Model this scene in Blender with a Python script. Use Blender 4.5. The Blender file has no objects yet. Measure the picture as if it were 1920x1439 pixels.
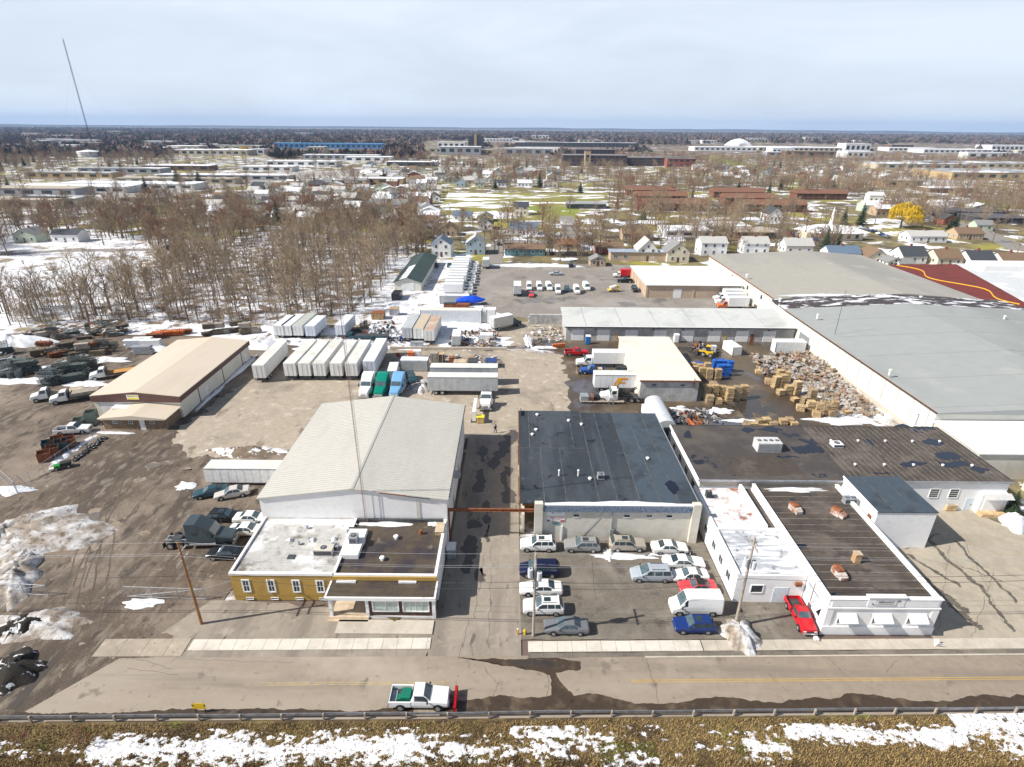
import bpy, math, random
from mathutils import Vector, Matrix, noise
R = math.radians
scene = bpy.context.scene
COL = scene.collection

# ---------------------------------------------------------------- camera
cam_d = bpy.data.cameras.new('camera'); cam = bpy.data.objects.new('camera', cam_d); COL.objects.link(cam)
cam_d.sensor_width = 36.0; cam_d.lens = 20.006; cam_d.clip_start = 0.5; cam_d.clip_end = 80000
cam.location = (0, 0, 50)
cam.rotation_euler = (Matrix.Rotation(R(90 - 24.288), 3, 'X') @ Matrix.Rotation(R(0.45), 3, 'Z')).to_euler()
scene.camera = cam

# ---------------------------------------------------------------- sky, sun, exposure
SUN_EL, SUN_AZ = R(41), R(-103)            # azimuth clockwise from +Y
world = bpy.data.worlds.new('World'); scene.world = world; world.use_nodes = True
wn = world.node_tree.nodes; wl = world.node_tree.links
for n in list(wn): wn.remove(n)
w_out = wn.new('ShaderNodeOutputWorld'); w_bg = wn.new('ShaderNodeBackground')
w_sky = wn.new('ShaderNodeTexSky'); w_sky.sky_type = 'NISHITA'; w_sky.sun_disc = False
w_sky.sun_elevation = SUN_EL; w_sky.sun_rotation = SUN_AZ; w_sky.altitude = 150; w_sky.air_density = 1.0; w_sky.dust_density = 1.5; w_sky.ozone_density = 2.0
# thin high cloud: a veil of white streaks over the blue
w_tc = wn.new('ShaderNodeTexCoord'); w_map = wn.new('ShaderNodeMapping'); w_map.inputs['Scale'].default_value = (1.2, 1.6, 6.0); w_map.inputs['Rotation'].default_value = (0.12, 0.1, 0.5)
w_no = wn.new('ShaderNodeTexNoise'); w_no.inputs['Scale'].default_value = 2.2; w_no.inputs['Detail'].default_value = 7; w_no.inputs['Roughness'].default_value = 0.55; w_no.inputs['Distortion'].default_value = 0.6
w_rmp = wn.new('ShaderNodeMapRange'); w_rmp.inputs['From Min'].default_value = 0.36; w_rmp.inputs['From Max'].default_value = 0.64; w_rmp.inputs['To Min'].default_value = 0.80; w_rmp.inputs['To Max'].default_value = 1.0
w_mix = wn.new('ShaderNodeMix'); w_mix.data_type = 'RGBA'; w_mix.inputs[7].default_value = (9.6, 10.6, 12.0, 1)
wl.new(w_tc.outputs['Generated'], w_map.inputs[0]); wl.new(w_map.outputs[0], w_no.inputs['Vector']); wl.new(w_no.outputs['Fac'], w_rmp.inputs['Value'])
w_sep = wn.new('ShaderNodeSeparateXYZ'); wl.new(w_tc.outputs['Generated'], w_sep.inputs[0])
w_el = wn.new('ShaderNodeMapRange'); w_el.inputs['From Min'].default_value = .16; w_el.inputs['From Max'].default_value = .60; w_el.inputs['To Min'].default_value = 1.0; w_el.inputs['To Max'].default_value = .05
w_mul = wn.new('ShaderNodeMath'); w_mul.operation = 'MULTIPLY'; wl.new(w_sep.outputs[2], w_el.inputs['Value']); wl.new(w_el.outputs[0], w_mul.inputs[0]); wl.new(w_rmp.outputs[0], w_mul.inputs[1]); wl.new(w_mul.outputs[0], w_mix.inputs[0]); wl.new(w_sky.outputs[0], w_mix.inputs[6]); wl.new(w_mix.outputs[2], w_bg.inputs['Color'])
w_bg.inputs['Strength'].default_value = 0.063
wl.new(w_bg.outputs[0], w_out.inputs['Surface'])
sun_d = bpy.data.lights.new('sun', 'SUN'); sun_d.energy = 5.0; sun_d.angle = R(0.5); sun_d.color = (1.0, 0.95, 0.87)
sun = bpy.data.objects.new('sun', sun_d); COL.objects.link(sun); sun.location = (0, 0, 300)
sv = Vector((math.sin(SUN_AZ) * math.cos(SUN_EL), math.cos(SUN_AZ) * math.cos(SUN_EL), math.sin(SUN_EL)))
sun.rotation_euler = sv.to_track_quat('Z', 'Y').to_euler()
vs = scene.view_settings; vs.view_transform = 'Standard'; vs.look = 'None'; vs.gamma = 1; vs.exposure = 0.48; vs.use_curve_mapping = False
scene.cycles.use_denoising = True; scene.cycles.max_bounces = 6; scene.cycles.transparent_max_bounces = 8; scene.cycles.volume_bounces = 0

# ---------------------------------------------------------------- materials
MATS = {}
def M(name, col, layers=(), rough=0.8, bump=0.0, bscale=8.0, metal=0.0, spec=0.4, emit=None, var=0.12, vscale=1.5, stretch=None):
    """procedural material: base colour with gentle noise + layers (colour, scale, lo, hi[, stretch[, rough[, seed]]])"""
    if name in MATS: return MATS[name]
    m = bpy.data.materials.new(name); m.use_nodes = True; MATS[name] = m
    nt = m.node_tree; N = nt.nodes; L = nt.links; b = N['Principled BSDF']
    geo = N.new('ShaderNodeNewGeometry')
    def noise_node(scale, st=None, seed=0.0, detail=6, rg=0.6):
        mp = N.new('ShaderNodeMapping'); mp.inputs['Location'].default_value = (seed * 17.3, seed * 9.1, seed * 5.7)
        mp.inputs['Scale'].default_value = st or (1, 1, 1)
        t = N.new('ShaderNodeTexNoise'); t.inputs['Scale'].default_value = scale; t.inputs['Detail'].default_value = detail; t.inputs['Roughness'].default_value = rg
        L.new(geo.outputs['Position'], mp.inputs[0]); L.new(mp.outputs[0], t.inputs['Vector']); return t.outputs['Fac']
    c = tuple(col) + (1,)
    mr = N.new('ShaderNodeMapRange'); mr.inputs['From Min'].default_value = .3; mr.inputs['From Max'].default_value = .7
    mr.inputs['To Min'].default_value = 1 - var; mr.inputs['To Max'].default_value = 1 + var
    L.new(noise_node(vscale, stretch, 1.0), mr.inputs['Value'])
    mul = N.new('ShaderNodeMix'); mul.data_type = 'RGBA'; mul.blend_type = 'MULTIPLY'; mul.inputs[0].default_value = 1; mul.inputs[6].default_value = c
    L.new(mr.outputs[0], mul.inputs[7]); cur = mul.outputs[2]; rcur = None
    for i, ly in enumerate(layers):
        lc, sc, lo, hi = ly[:4]; st = ly[4] if len(ly) > 4 else None; rg = ly[5] if len(ly) > 5 else None; sd = ly[6] if len(ly) > 6 else i + 2.3
        r2 = N.new('ShaderNodeMapRange'); r2.inputs['From Min'].default_value = lo; r2.inputs['From Max'].default_value = hi
        L.new(noise_node(sc, st, sd), r2.inputs['Value'])
        mx = N.new('ShaderNodeMix'); mx.data_type = 'RGBA'; mx.inputs[7].default_value = tuple(lc) + (1,)
        L.new(r2.outputs[0], mx.inputs[0]); L.new(cur, mx.inputs[6]); cur = mx.outputs[2]
        if rg is not None:
            rm = N.new('ShaderNodeMix'); rm.data_type = 'FLOAT'; rm.inputs[3].default_value = rg
            L.new(r2.outputs[0], rm.inputs[0])
            if rcur is None: rm.inputs[2].default_value = rough
            else: L.new(rcur, rm.inputs[2])
            rcur = rm.outputs[0]
    L.new(cur, b.inputs['Base Color'])
    if rcur is not None: L.new(rcur, b.inputs['Roughness'])
    else: b.inputs['Roughness'].default_value = rough
    b.inputs['Metallic'].default_value = metal; b.inputs['Specular IOR Level'].default_value = spec
    if bump:
        bp = N.new('ShaderNodeBump'); bp.inputs['Strength'].default_value = bump; bp.inputs['Distance'].default_value = 0.1
        L.new(noise_node(bscale, None, 8.0), bp.inputs['Height']); L.new(bp.outputs[0], b.inputs['Normal'])
    if emit: b.inputs['Emission Color'].default_value = tuple(emit[:3]) + (1,); b.inputs['Emission Strength'].default_value = emit[3]
    return m
def paint(name, c, rough=0.35, metal=0.0, var=.05): return M(name, c, [((.16, .14, .12), 1.3, .60, .95)] , rough=rough, metal=metal, var=var, spec=.5)
SNOW = M('snow', (.70, .72, .76), [((.46, .43, .39), .5, .52, .78), ((.25, .20, .15), 1.6, .66, .78)], rough=.6, bump=.5, bscale=3, var=.06)
DSNOW = M('dirty_snow', (.62, .62, .63), [((.30, .25, .20), .32, .44, .62), ((.16, .125, .095), .9, .50, .66), ((.06, .05, .04), 2.2, .58, .70)], rough=.75, bump=.8, bscale=3)
GLASS = M('dark_glass', (.03, .045, .055), rough=.08, spec=.8, var=.3)
BGLASS = M('blue_glass', (.075, .11, .125), rough=.1, spec=.8, var=.3)
RUBBER = M('rubber', (.02, .02, .02), rough=.8)
RIM = M('alloy', (.45, .46, .48), rough=.35, metal=.6)
CHROME = M('chrome', (.6, .6, .62), rough=.25, metal=.8)
BLACK = M('black_plastic', (.02, .02, .022), rough=.6)
LAMP = M('headlamp', (.75, .78, .80), rough=.15)
TAIL = M('tail_lamp', (.35, .02, .02), rough=.3)
GALV = M('galvanised', (.42, .44, .47), rough=.45, metal=.5, var=.2)
STEEL = M('dark_steel', (.07, .075, .08), rough=.6, metal=.3, var=.3)
RUST = M('rusty_steel', (.26, .09, .035), [((.12, .045, .025), 2., .45, .65)], rough=.9, bump=.2)
WHITE = paint('white_paint', (.78, .78, .77))
WALLW = M('white_wall', (.78, .77, .76), [((.50, .47, .43), .6, .60, .85), ((.42, .38, .34), 2.2, .68, .85, (1, 1, .2))], rough=.8, var=.05)
WOODP = M('pole_wood', (.33, .17, .07), [((.16, .08, .04), 3, .5, .7, (1, 1, .1))], rough=.85, var=.2)
WOODG = M('grey_wood', (.36, .31, .26), [((.22, .18, .15), 3, .5, .7, (1, 1, .1))], rough=.85, var=.2)
PALLET = M('pallet_wood', (.56, .40, .21), [((.36, .25, .13), 1.1, .45, .7), ((.66, .51, .30), 3, .55, .7)], rough=.85, var=.25, vscale=3)
PALBLUE = M('blue_pallet', (.03, .15, .55), [((.02, .08, .30), 2, .5, .7)], rough=.7, var=.25)
PALLET2 = M('grey_pallet_wood', (.44, .33, .20), [((.27, .20, .13), 1.1, .42, .65)], rough=.85, var=.3, vscale=3); PALLET3 = M('fresh_pallet_wood', (.64, .49, .28), [((.48, .34, .18), 1.3, .45, .65)], rough=.85, var=.25, vscale=3)
WOODT = M('timber', (.40, .26, .13), [((.25, .17, .10), 2, .45, .65)], rough=.9, var=.3)

# ---------------------------------------------------------------- mesh helpers
class MB:
    def __init__(s): s.v = []; s.f = []; s.mi = []
    def add(s, vs, fs, mi=0):
        o = len(s.v); s.v += [tuple(p) for p in vs]; s.f += [tuple(i + o for i in f) for f in fs]; s.mi += [mi] * len(fs); return s
    def box(s, x0, x1, y0, y1, z0, z1, mi=0):
        return s.add([(x0, y0, z0), (x1, y0, z0), (x1, y1, z0), (x0, y1, z0), (x0, y0, z1), (x1, y0, z1), (x1, y1, z1), (x0, y1, z1)],
                     [(0, 3, 2, 1), (4, 5, 6, 7), (0, 1, 5, 4), (1, 2, 6, 5), (2, 3, 7, 6), (3, 0, 4, 7)], mi)
    def obox(s, c, size, rot=(0, 0, 0), mi=0):
        m = Matrix.Rotation(rot[2], 3, 'Z') @ Matrix.Rotation(rot[1], 3, 'Y') @ Matrix.Rotation(rot[0], 3, 'X')
        h = [a / 2 for a in size]; c = Vector(c)
        vs = [c + m @ Vector((sx * h[0], sy * h[1], sz * h[2])) for sz in (-1, 1) for sx, sy in ((-1, -1), (1, -1), (1, 1), (-1, 1))]
        return s.add(vs, [(0, 3, 2, 1), (4, 5, 6, 7), (0, 1, 5, 4), (1, 2, 6, 5), (2, 3, 7, 6), (3, 0, 4, 7)], mi)
    def tube(s, p0, p1, r0, r1=None, n=6, cap=True, mi=0):
        r1 = r0 if r1 is None else r1; p0 = Vector(p0); p1 = Vector(p1); d = p1 - p0
        if d.length < 1e-6: return s
        q = d.to_track_quat('Z', 'Y'); vs = []
        for p, r in ((p0, r0), (p1, r1)):
            for i in range(n):
                a = 2 * math.pi * i / n; vs.append(p + q @ Vector((math.cos(a) * r, math.sin(a) * r, 0)))
        fs = [(i, (i + 1) % n, n + (i + 1) % n, n + i) for i in range(n)]
        if cap: fs += [tuple(range(n - 1, -1, -1)), tuple(range(n, 2 * n))]
        return s.add(vs, fs, mi)
    def spike(s, p0, p1, r, mi=0):
        p0 = Vector(p0); p1 = Vector(p1); q = (p1 - p0).to_track_quat('Z', 'Y')
        vs = [p0 + q @ Vector((math.cos(a) * r, math.sin(a) * r, 0)) for a in (0, 2.094, 4.189)] + [p1]
        return s.add(vs, [(0, 1, 3), (1, 2, 3), (2, 0, 3)], mi)
    def prism(s, poly, z0, z1, mi=0):           # horizontal outline
        n = len(poly); vs = [(x, y, z0) for x, y in poly] + [(x, y, z1) for x, y in poly]
        return s.add(vs, [(i, (i + 1) % n, n + (i + 1) % n, n + i) for i in range(n)] + [tuple(range(n - 1, -1, -1)), tuple(range(n, 2 * n))], mi)
    def xprism(s, poly, x0, x1, mi=0):          # outline in (y, z), extruded along x
        n = len(poly); vs = [(x0, y, z) for y, z in poly] + [(x1, y, z) for y, z in poly]
        return s.add(vs, [(i, n + i, n + (i + 1) % n, (i + 1) % n) for i in range(n)] + [tuple(range(n)), tuple(range(2 * n - 1, n - 1, -1))], mi)
    def yprism(s, poly, y0, y1, mi=0):          # outline in (x, z), extruded along y
        n = len(poly); vs = [(x, y0, z) for x, z in poly] + [(x, y1, z) for x, z in poly]
        return s.add(vs, [(i, (i + 1) % n, n + (i + 1) % n, n + i) for i in range(n)] + [tuple(range(n - 1, -1, -1)), tuple(range(n, 2 * n))], mi)
    def disc(s, c, r, axis='Y', n=12, mi=0):
        vs = []
        for i in range(n):
            a = 2 * math.pi * i / n; ca, sa = math.cos(a) * r, math.sin(a) * r
            vs.append((c[0] + ca, c[1], c[2] + sa) if axis == 'Y' else (c[0] + ca, c[1] + sa, c[2]))
        return s.add(vs, [tuple(range(n))], mi)
    def build(s, name, mat, parent=None, loc=None, rz=0.0, smooth=False):
        me = bpy.data.meshes.new(name); me.from_pydata(s.v, [], s.f)
        for m in (mat if isinstance(mat, (list, tuple)) else [mat]): me.materials.append(m)
        if any(s.mi): me.polygons.foreach_set('material_index', s.mi)
        if smooth: me.polygons.foreach_set('use_smooth', [True] * len(me.polygons))
        me.update(); o = bpy.data.objects.new(name, me); COL.objects.link(o)
        if parent is not None: o.parent = parent
        if loc is not None: o.location = loc
        o.rotation_euler.z = rz; return o
def box(name, mat, x0, x1, y0, y1, z0, z1, parent=None): return MB().box(x0, x1, y0, y1, z0, z1).build(name, mat, parent)
def tag(o, label=None, cat=None, group=None, kind=None):
    if label: o['label'] = label
    if cat: o['category'] = cat
    if group: o['group'] = group
    if kind: o['kind'] = kind
    return o
def thing(name, label, cat, loc=(0, 0, 0), rz=0.0, group=None):
    o = bpy.data.objects.new(name, None); COL.objects.link(o); o.empty_display_size = .3
    o.location = (loc[0], loc[1], loc[2] if len(loc) > 2 else 0); o.rotation_euler.z = rz; return tag(o, label, cat, group)
KIDS = {}
def kids(o):
    return [c for c in bpy.data.objects if c.parent is o]
def remember(root):                       # cache the tree of a prototype
    KIDS[root.name] = [(c, kids(c)) for c in kids(root)]; return root
def dup(root, label, loc, rz=0.0, group=None, mats=None, scale=None):
    r = root.copy(); COL.objects.link(r); r.location = (loc[0], loc[1], loc[2] if len(loc) > 2 else 0); r.rotation_euler.z = rz
    if scale: r.scale = scale if isinstance(scale, tuple) else (scale,) * 3
    r['label'] = label
    if group: r['group'] = group
    elif 'group' in r: del r['group']
    for ch, gs in KIDS[root.name]:
        c = ch.copy(); COL.objects.link(c); c.parent = r; recolour(c, mats)
        for g in gs:
            d = g.copy(); COL.objects.link(d); d.parent = c; recolour(d, mats)
    return r
def stemname(n): return n.split('.')[0]
def recolour(o, mats):
    if mats and stemname(o.name) in mats and o.type == 'MESH':
        o.material_slots[0].link = 'OBJECT'; o.material_slots[0].material = mats[stemname(o.name)]
def purge_proto(root):                    # a prototype that was only a pattern leaves the scene
    for ch, gs in KIDS[root.name]:
        for g in gs: bpy.data.objects.remove(g)
        bpy.data.objects.remove(ch)
    del KIDS[root.name]; bpy.data.objects.remove(root)
def struct(o): o['kind'] = 'structure'; return o

# ================================================================ ground, road, yards
rnd = random.Random(7)
def nz(x, y, s=1.0, sd=0.0): return noise.noise((x * s + sd * 13.7, y * s - sd * 7.1, sd * 3.3))
def fb(x, y, s=1.0, sd=0.0, o=4):
    t = 0; a = 1.0
    for i in range(o): t += a * nz(x, y, s, sd + i); s *= 2.1; a *= .5
    return t
def rough_poly(poly, step=1.2, amp=.5, sd=0.0):
    out = []
    for (x0, y0), (x1, y1) in zip(poly, poly[1:] + poly[:1]):
        d = math.hypot(x1 - x0, y1 - y0); n = max(1, int(d / step)); nx, ny = -(y1 - y0) / (d + 1e-9), (x1 - x0) / (d + 1e-9)
        for i in range(n):
            t = i / n; x = x0 + (x1 - x0) * t; y = y0 + (y1 - y0) * t; k = amp * (fb(x, y, .45, sd) + .35 * fb(x, y, 1.9, sd + 3, 3)) if amp else 0
            out.append((x + nx * k, y + ny * k))
    return out
def lerp_(a, b, t): return a + (b - a) * t
def sheet(name, mat, poly, z, amp=0.0, step=1.2, sd=0.0):
    p = rough_poly(poly, step, amp, sd) if amp else poly
    return struct(MB().add([(x, y, z) for x, y in p], [tuple(range(len(p)))]).build(name, mat))
def rect(x0, x1, y0, y1): return [(x0, y0), (x1, y0), (x1, y1), (x0, y1)]

G_FAR = M('far_ground', (.17, .13, .10), [((.26, .22, .10), .006, .50, .62), ((.12, .085, .075), .02, .5, .6), ((.72, .73, .76), .028, .60, .64)], rough=.95, var=.3, vscale=.05)
G_TOWN = M('town_ground', (.19, .155, .07), [((.095, .075, .052), .05, .47, .6), ((.28, .25, .045), .02, .54, .62), ((.24, .225, .21), .013, .60, .64, (1, .25, 1)), ((.72, .73, .77), .06, .535, .575)], rough=.95, var=.3, vscale=.3)
G_SNOWF = M('snow_field', (.70, .71, .75), [((.24, .19, .12), .12, .54, .62), ((.17, .13, .09), .5, .57, .66), ((.45, .42, .38), 1.2, .55, .7)], rough=.75, bump=.4, bscale=1.2, var=.06)
G_WOOD = M('woodland_floor', (.78, .79, .83), [((.17, .12, .08), .22, .44, .56), ((.12, .085, .06), 1.1, .54, .66), ((.75, .76, .80), .5, .66, .72)], rough=.9, bump=.5, bscale=1.5, var=.08)
G_DIRT = M('yard_dirt', (.105, .078, .056), [((.25, .20, .155), .05, .45, .60), ((.072, .055, .043), .16, .50, .62, (1, .4, 1)), ((.20, .165, .13), .7, .50, .66, (1.3, .55, 1)), ((.06, .046, .036), .55, .57, .67, (1.2, .6, 1)), ((.30, .245, .19), 1.1, .66, .70), ((.045, .036, .03), 1.6, .62, .72, None, .45)], rough=.9, bump=.8, bscale=2.5, var=.3, vscale=4)
G_APRON = M('tan_concrete', (.355, .30, .235), [((.255, .215, .172), .12, .50, .64), ((.15, .12, .09), .25, .60, .70, (1, .5, 1)), ((.48, .42, .35), .5, .56, .70), ((.20, .165, .13), 1.5, .63, .72)], rough=.88, bump=.15, bscale=6, var=.12)
G_ROAD = M('road_asphalt', (.265, .217, .168), [((.335, .285, .23), .14, .46, .66, (.16, 1, 1)), ((.20, .168, .135), .32, .54, .70, (.10, 1, 1)), ((.16, .135, .11), 1.2, .62, .74), ((.40, .345, .285), .06, .55, .7), ((.18, .15, .12), .45, .62, .70)], rough=.85, bump=.12, bscale=12, var=.1)
G_LOT = M('parking_asphalt', (.15, .13, .105), [((.22, .195, .16), .3, .48, .68), ((.085, .072, .06), .5, .58, .70), ((.05, .045, .042), 1.6, .68, .76)], rough=.88, bump=.25, bscale=10, var=.18, vscale=4)
G_BACK = M('back_lot_asphalt', (.235, .21, .185), [((.30, .275, .245), .08, .48, .66), ((.13, .12, .11), .10, .56, .68), ((.10, .10, .115), .25, .64, .72, None, .3)], rough=.85, bump=.15, bscale=5, var=.15)
G_WET = M('wet_mud', (.125, .095, .06), [((.07, .05, .034), .09, .42, .58, None, .28), ((.23, .18, .13), .2, .60, .72, None, .8), ((.10, .10, .12), .14, .58, .66, (1, .6, 1), .06)], rough=.5, bump=.25, bscale=3, var=.2, spec=.5)
G_DRIVE = M('driveway_concrete', (.285, .245, .20), [((.20, .172, .142), .35, .46, .64, (1, .2, 1)), ((.35, .305, .25), .7, .56, .74), ((.10, .086, .072), 1.1, .60, .70, (1, .3, 1))], rough=.86, bump=.12, bscale=10, var=.1)
G_PALE = M('pale_concrete', (.37, .325, .255), [((.29, .25, .195), .3, .48, .7), ((.22, .185, .14), .9, .66, .8)], rough=.88, bump=.15, bscale=6, var=.1)
G_WALK = M('sidewalk_concrete', (.48, .43, .36), [((.38, .34, .28), .5, .5, .72), ((.24, .20, .16), 1.8, .64, .76)], rough=.88, bump=.15, bscale=8, var=.1)
G_WALKW = M('new_sidewalk', (.60, .56, .49), [((.48, .44, .38), .5, .5, .72), ((.36, .32, .27), 1.7, .62, .75)], rough=.85, bump=.1, bscale=8, var=.06)
MUDWET = M('wet_gutter', (.058, .040, .026), [((.12, .085, .055), .5, .5, .65, None, .6), ((.03, .024, .02), .8, .60, .7)], rough=.35, bump=.1, bscale=5, spec=.5)
WATER = M('puddle_water', (.05, .042, .035), rough=.04, spec=.6, var=.2)
YLINE = M('yellow_line', (.42, .28, .09), [((.36, .28, .16), 1.2, .55, .75)], rough=.8)
YWORN = M('worn_yellow_line', (.40, .31, .15), [((.28, .24, .2), 1.5, .45, .6)], rough=.8)
CRACK = M('crack_fill', (.09, .075, .062), rough=.7)

# the ground: one sheet to the horizon
sheet('ground', G_FAR, rect(-15000, 15000, -2500, 15000), -.10)
sheet('town_ground', G_TOWN, rect(-700, 900, 140, 1100), -.06)
sheet('snow_field', G_SNOWF, [(-330, 140), (-44, 140), (-44, 160), (-60, 215), (-110, 262), (-330, 330)], -.03, 3, 4)
sheet('woodland_floor', G_WOOD, [(-130, 148), (-70, 147), (-44, 158), (-36, 200), (-46, 262), (-125, 300), (-160, 240), (-118, 190)], -.022, 4, 3, 3)
sheet('snowy_yard', G_SNOWF, [(-78, 131.5), (-3, 131), (-2, 165), (-9, 176), (-14, 232), (-56, 238), (-45, 160), (-78, 150)], -.014, 1.5, 2, 6)
sheet('yard_dirt', G_DIRT, [(-160, 40), (-33, 44), (-33, 60), (-33, 88), (-8, 88), (-8, 118), (-45, 130), (-58, 134), (-78, 133), (-110, 138), (-160, 138)], -.006, .8, 2, 1)
sheet('concrete_apron', G_APRON, [(-59.5, 86), (-54, 82), (-47, 80), (-33, 84), (-33, 88), (-7, 88), (-5, 74), (1.2, 74), (1.4, 88), (13, 89), (13, 97), (12.4, 118), (12.2, 128), (-2, 131), (-31, 130.5), (-32, 119), (-46, 118), (-56, 113), (-58.5, 100)], -.002, 1.9, .5, 2)
sheet('wet_yard', G_WET, [(11, 96), (1.6, 90), (1.6, 87), (27, 83), (71, 82), (72.5, 139), (13, 138.5), (4, 139), (3, 133), (13, 129)], .002, .9, 1.2, 4)
sheet('gravel_corner', G_APRON, [(-3, 133), (14, 136), (14.5, 152), (3, 153), (-4, 160), (-4, 140)], -.0035, .8, .8, 3)
sheet('back_lot', G_BACK, [(-13, 174), (-3.5, 160), (15, 151), (72, 151), (73, 206), (46, 227), (-13, 228)], -.001, .8, 3, 5)
sheet('driveway', G_DRIVE, [(-8.6, 40.4), (1.2, 41), (1.1, 61), (1.1, 89), (-7.6, 89), (-7.9, 60)], .010, 0)
sheet('forecourt', G_DRIVE, [(-40.5, 40.5), (-8.6, 41), (-8.2, 47), (-31.7, 49.6), (-34.5, 49.4)], .006, .3, 1.2, 3)
sheet('car_park', G_LOT, [(1.0, 44.2), (33.2, 44.6), (33.4, 50.2), (25.6, 49.8), (25.6, 61), (1.1, 61)], .008, .12, .8, 2)
sheet('side_lot', G_PALE, [(45.6, 45.6), (46, 59.6), (54, 60), (54, 68), (66, 68), (80, 47), (110, 48), (110, 43), (46, 43)], .006, .3, 1.5, 8)
sheet('grass_verge', M('verge', (.20, .17, .09), [((.11, .09, .07), .4, .48, .6), ((.78, .79, .82), .25, .58, .63)], rough=.95, bump=.5, bscale=4, var=.25), [(66, 68), (70, 62), (81, 47), (130, 48), (130, 84), (66, 84)], .004, .4, 1.5, 5)
def ry(x, y): return y + .018 * x                                     # the street runs a touch askew
def strip(x0, x1, a, b, n=1): return [(x0 + (x1 - x0) * i / n, ry(x0 + (x1 - x0) * i / n, a)) for i in range(n + 1)] + [(x1 - (x1 - x0) * i / n, ry(x1 - (x1 - x0) * i / n, b)) for i in range(n + 1)]
sheet('road', G_ROAD, [(-46, 34.6)] + strip(-46, 130, 35.0, 42.0)[1:-1] + [(-40, 41.5)], .014)
sheet('road_end', G_DIRT, [(-100, 32), (-43, 34), (-37, 41.5), (-36, 44.5), (-100, 46)], .010, .8, 1, 9)
for a, b, x0, x1 in ((38.92, 39.02, -26, -6), (39.14, 39.24, -26, -6), (38.92, 39.02, 12, 130), (39.14, 39.24, 12, 130)):
    sheet('road_line', YLINE if x0 > 0 else YWORN, strip(x0, x1, a, b), .018)
sheet('trench_patch', M('trench_patch', (.055, .045, .038), rough=.8), [(-46.84, 41.35), (-46.11, 41.10), (-46.08, 35.75), (-47.06, 35.84)], .0205, .15, .5, 4)
# road joints and cracks
for k, (x0, y0, x1, y1) in enumerate([(-1.9, 35.6, -1.2, 39.0), (-1.2, 39, -2.6, 40.8), (3.6, 36, 3.9, 40.2), (-5.2, 41.5, -4.6, 47), (-34, 41.4, -22, 41.2), (-41, 42, -34, 40.4), (-33, 43.8, -34.5, 41.2), (-38, 43.9, -39.2, 41.4),
                                     (-38.5, 40.2, -33, 39.7), (-4.0, 47, -3.4, 58), (-2.2, 44, -2.6, 60), (14, 42, 14.4, 36.4), (33, 42.2, 34, 39.6), (26, 40.3, 27.2, 38.2), (40, 42, 38, 40.5), (47, 46, 58, 60), (50, 45, 60, 55), (52, 58, 67, 49), (58, 57, 72, 47.5), (55, 47, 61, 62),
                                     (2.2, 47, 25, 47.6), (9.9, 50, 10.3, 58), (3, 52.6, 24, 53.1)]):
    d = math.hypot(x1 - x0, y1 - y0); n = int(d / .25) + 2; L_ = []; R_ = []; nx, ny = -(y1 - y0) / d, (x1 - x0) / d
    for i in range(n + 1):
        t = i / n; w = .012 + .016 * abs(nz(i, k, .7)); o_ = .22 * nz(i, k, .23, 5) + .1 * nz(i, k, .8, 6)
        x = x0 + (x1 - x0) * t + nx * o_; y = y0 + (y1 - y0) * t + ny * o_; L_.append((x - nx * w, y - ny * w)); R_.append((x + nx * w, y + ny * w))
    sheet('pavement_crack', CRACK, L_ + R_[::-1], .0215 + .0002 * k)
# gutter mud and melt water along the guard rail
def gutter(x0, x1, a, wmin, wmax, z, sd):
    m = MB(); n = int((x1 - x0) / .2)
    for i in range(n + 1):
        x = x0 + (x1 - x0) * i / n; w = wmin + (wmax - wmin) * max(0, .45 + .7 * fb(x, 0, .12, sd, 3)) + .16 * fb(x, 3, 1.3, sd, 3); m.v += [(x, ry(x, a), z), (x, ry(x, a + max(.05, w)), z)]
    m.f = [(2 * i, 2 * i + 2, 2 * i + 3, 2 * i + 1) for i in range(n)]; m.mi = [0] * n; struct(m.build('wet_gutter', MUDWET))
gutter(-46, -9, 35.65, .4, 1.1, .024, 3); gutter(-6.5, 130, 35.65, 1.0, 2.7, .024, 8)
sheet('wet_gutter', MUDWET, [(3.9, 37), (6.4, 37.3), (5.2, 38.6), (4.6, 40.2), (7.1, 40.6), (7.3, 41.5), (4, 42.2), (1.5, 41.6), (-5.5, 41.9), (-1.2, 41.1), (2.6, 40.4), (4, 39.9)], .0265, .26, .22, 5)
sheet('puddle', WATER, [(-.6, 41.35), (2, 40.95), (4.6, 40.9), (4.9, 41.4), (2.6, 41.7)], .0285, .12, .3, 5)
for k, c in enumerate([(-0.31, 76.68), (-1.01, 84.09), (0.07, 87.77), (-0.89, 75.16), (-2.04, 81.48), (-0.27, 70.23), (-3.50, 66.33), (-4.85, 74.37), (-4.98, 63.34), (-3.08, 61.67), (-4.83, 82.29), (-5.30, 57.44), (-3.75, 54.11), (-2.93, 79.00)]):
    sheet('damp_shade_stain', M('damp_shade_stain', (.085, .073, .064), rough=.5), [(c[0] + (.55 + .3 * (k % 3)) * math.cos(a * .52), c[1] + (1.3 + .7 * (k % 4)) * math.sin(a * .52)) for a in range(12)], .0305 + .0005 * k, .8, .25, k)  # damp patches; their dark colour also deepens the warehouse's shade on the driveway
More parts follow.
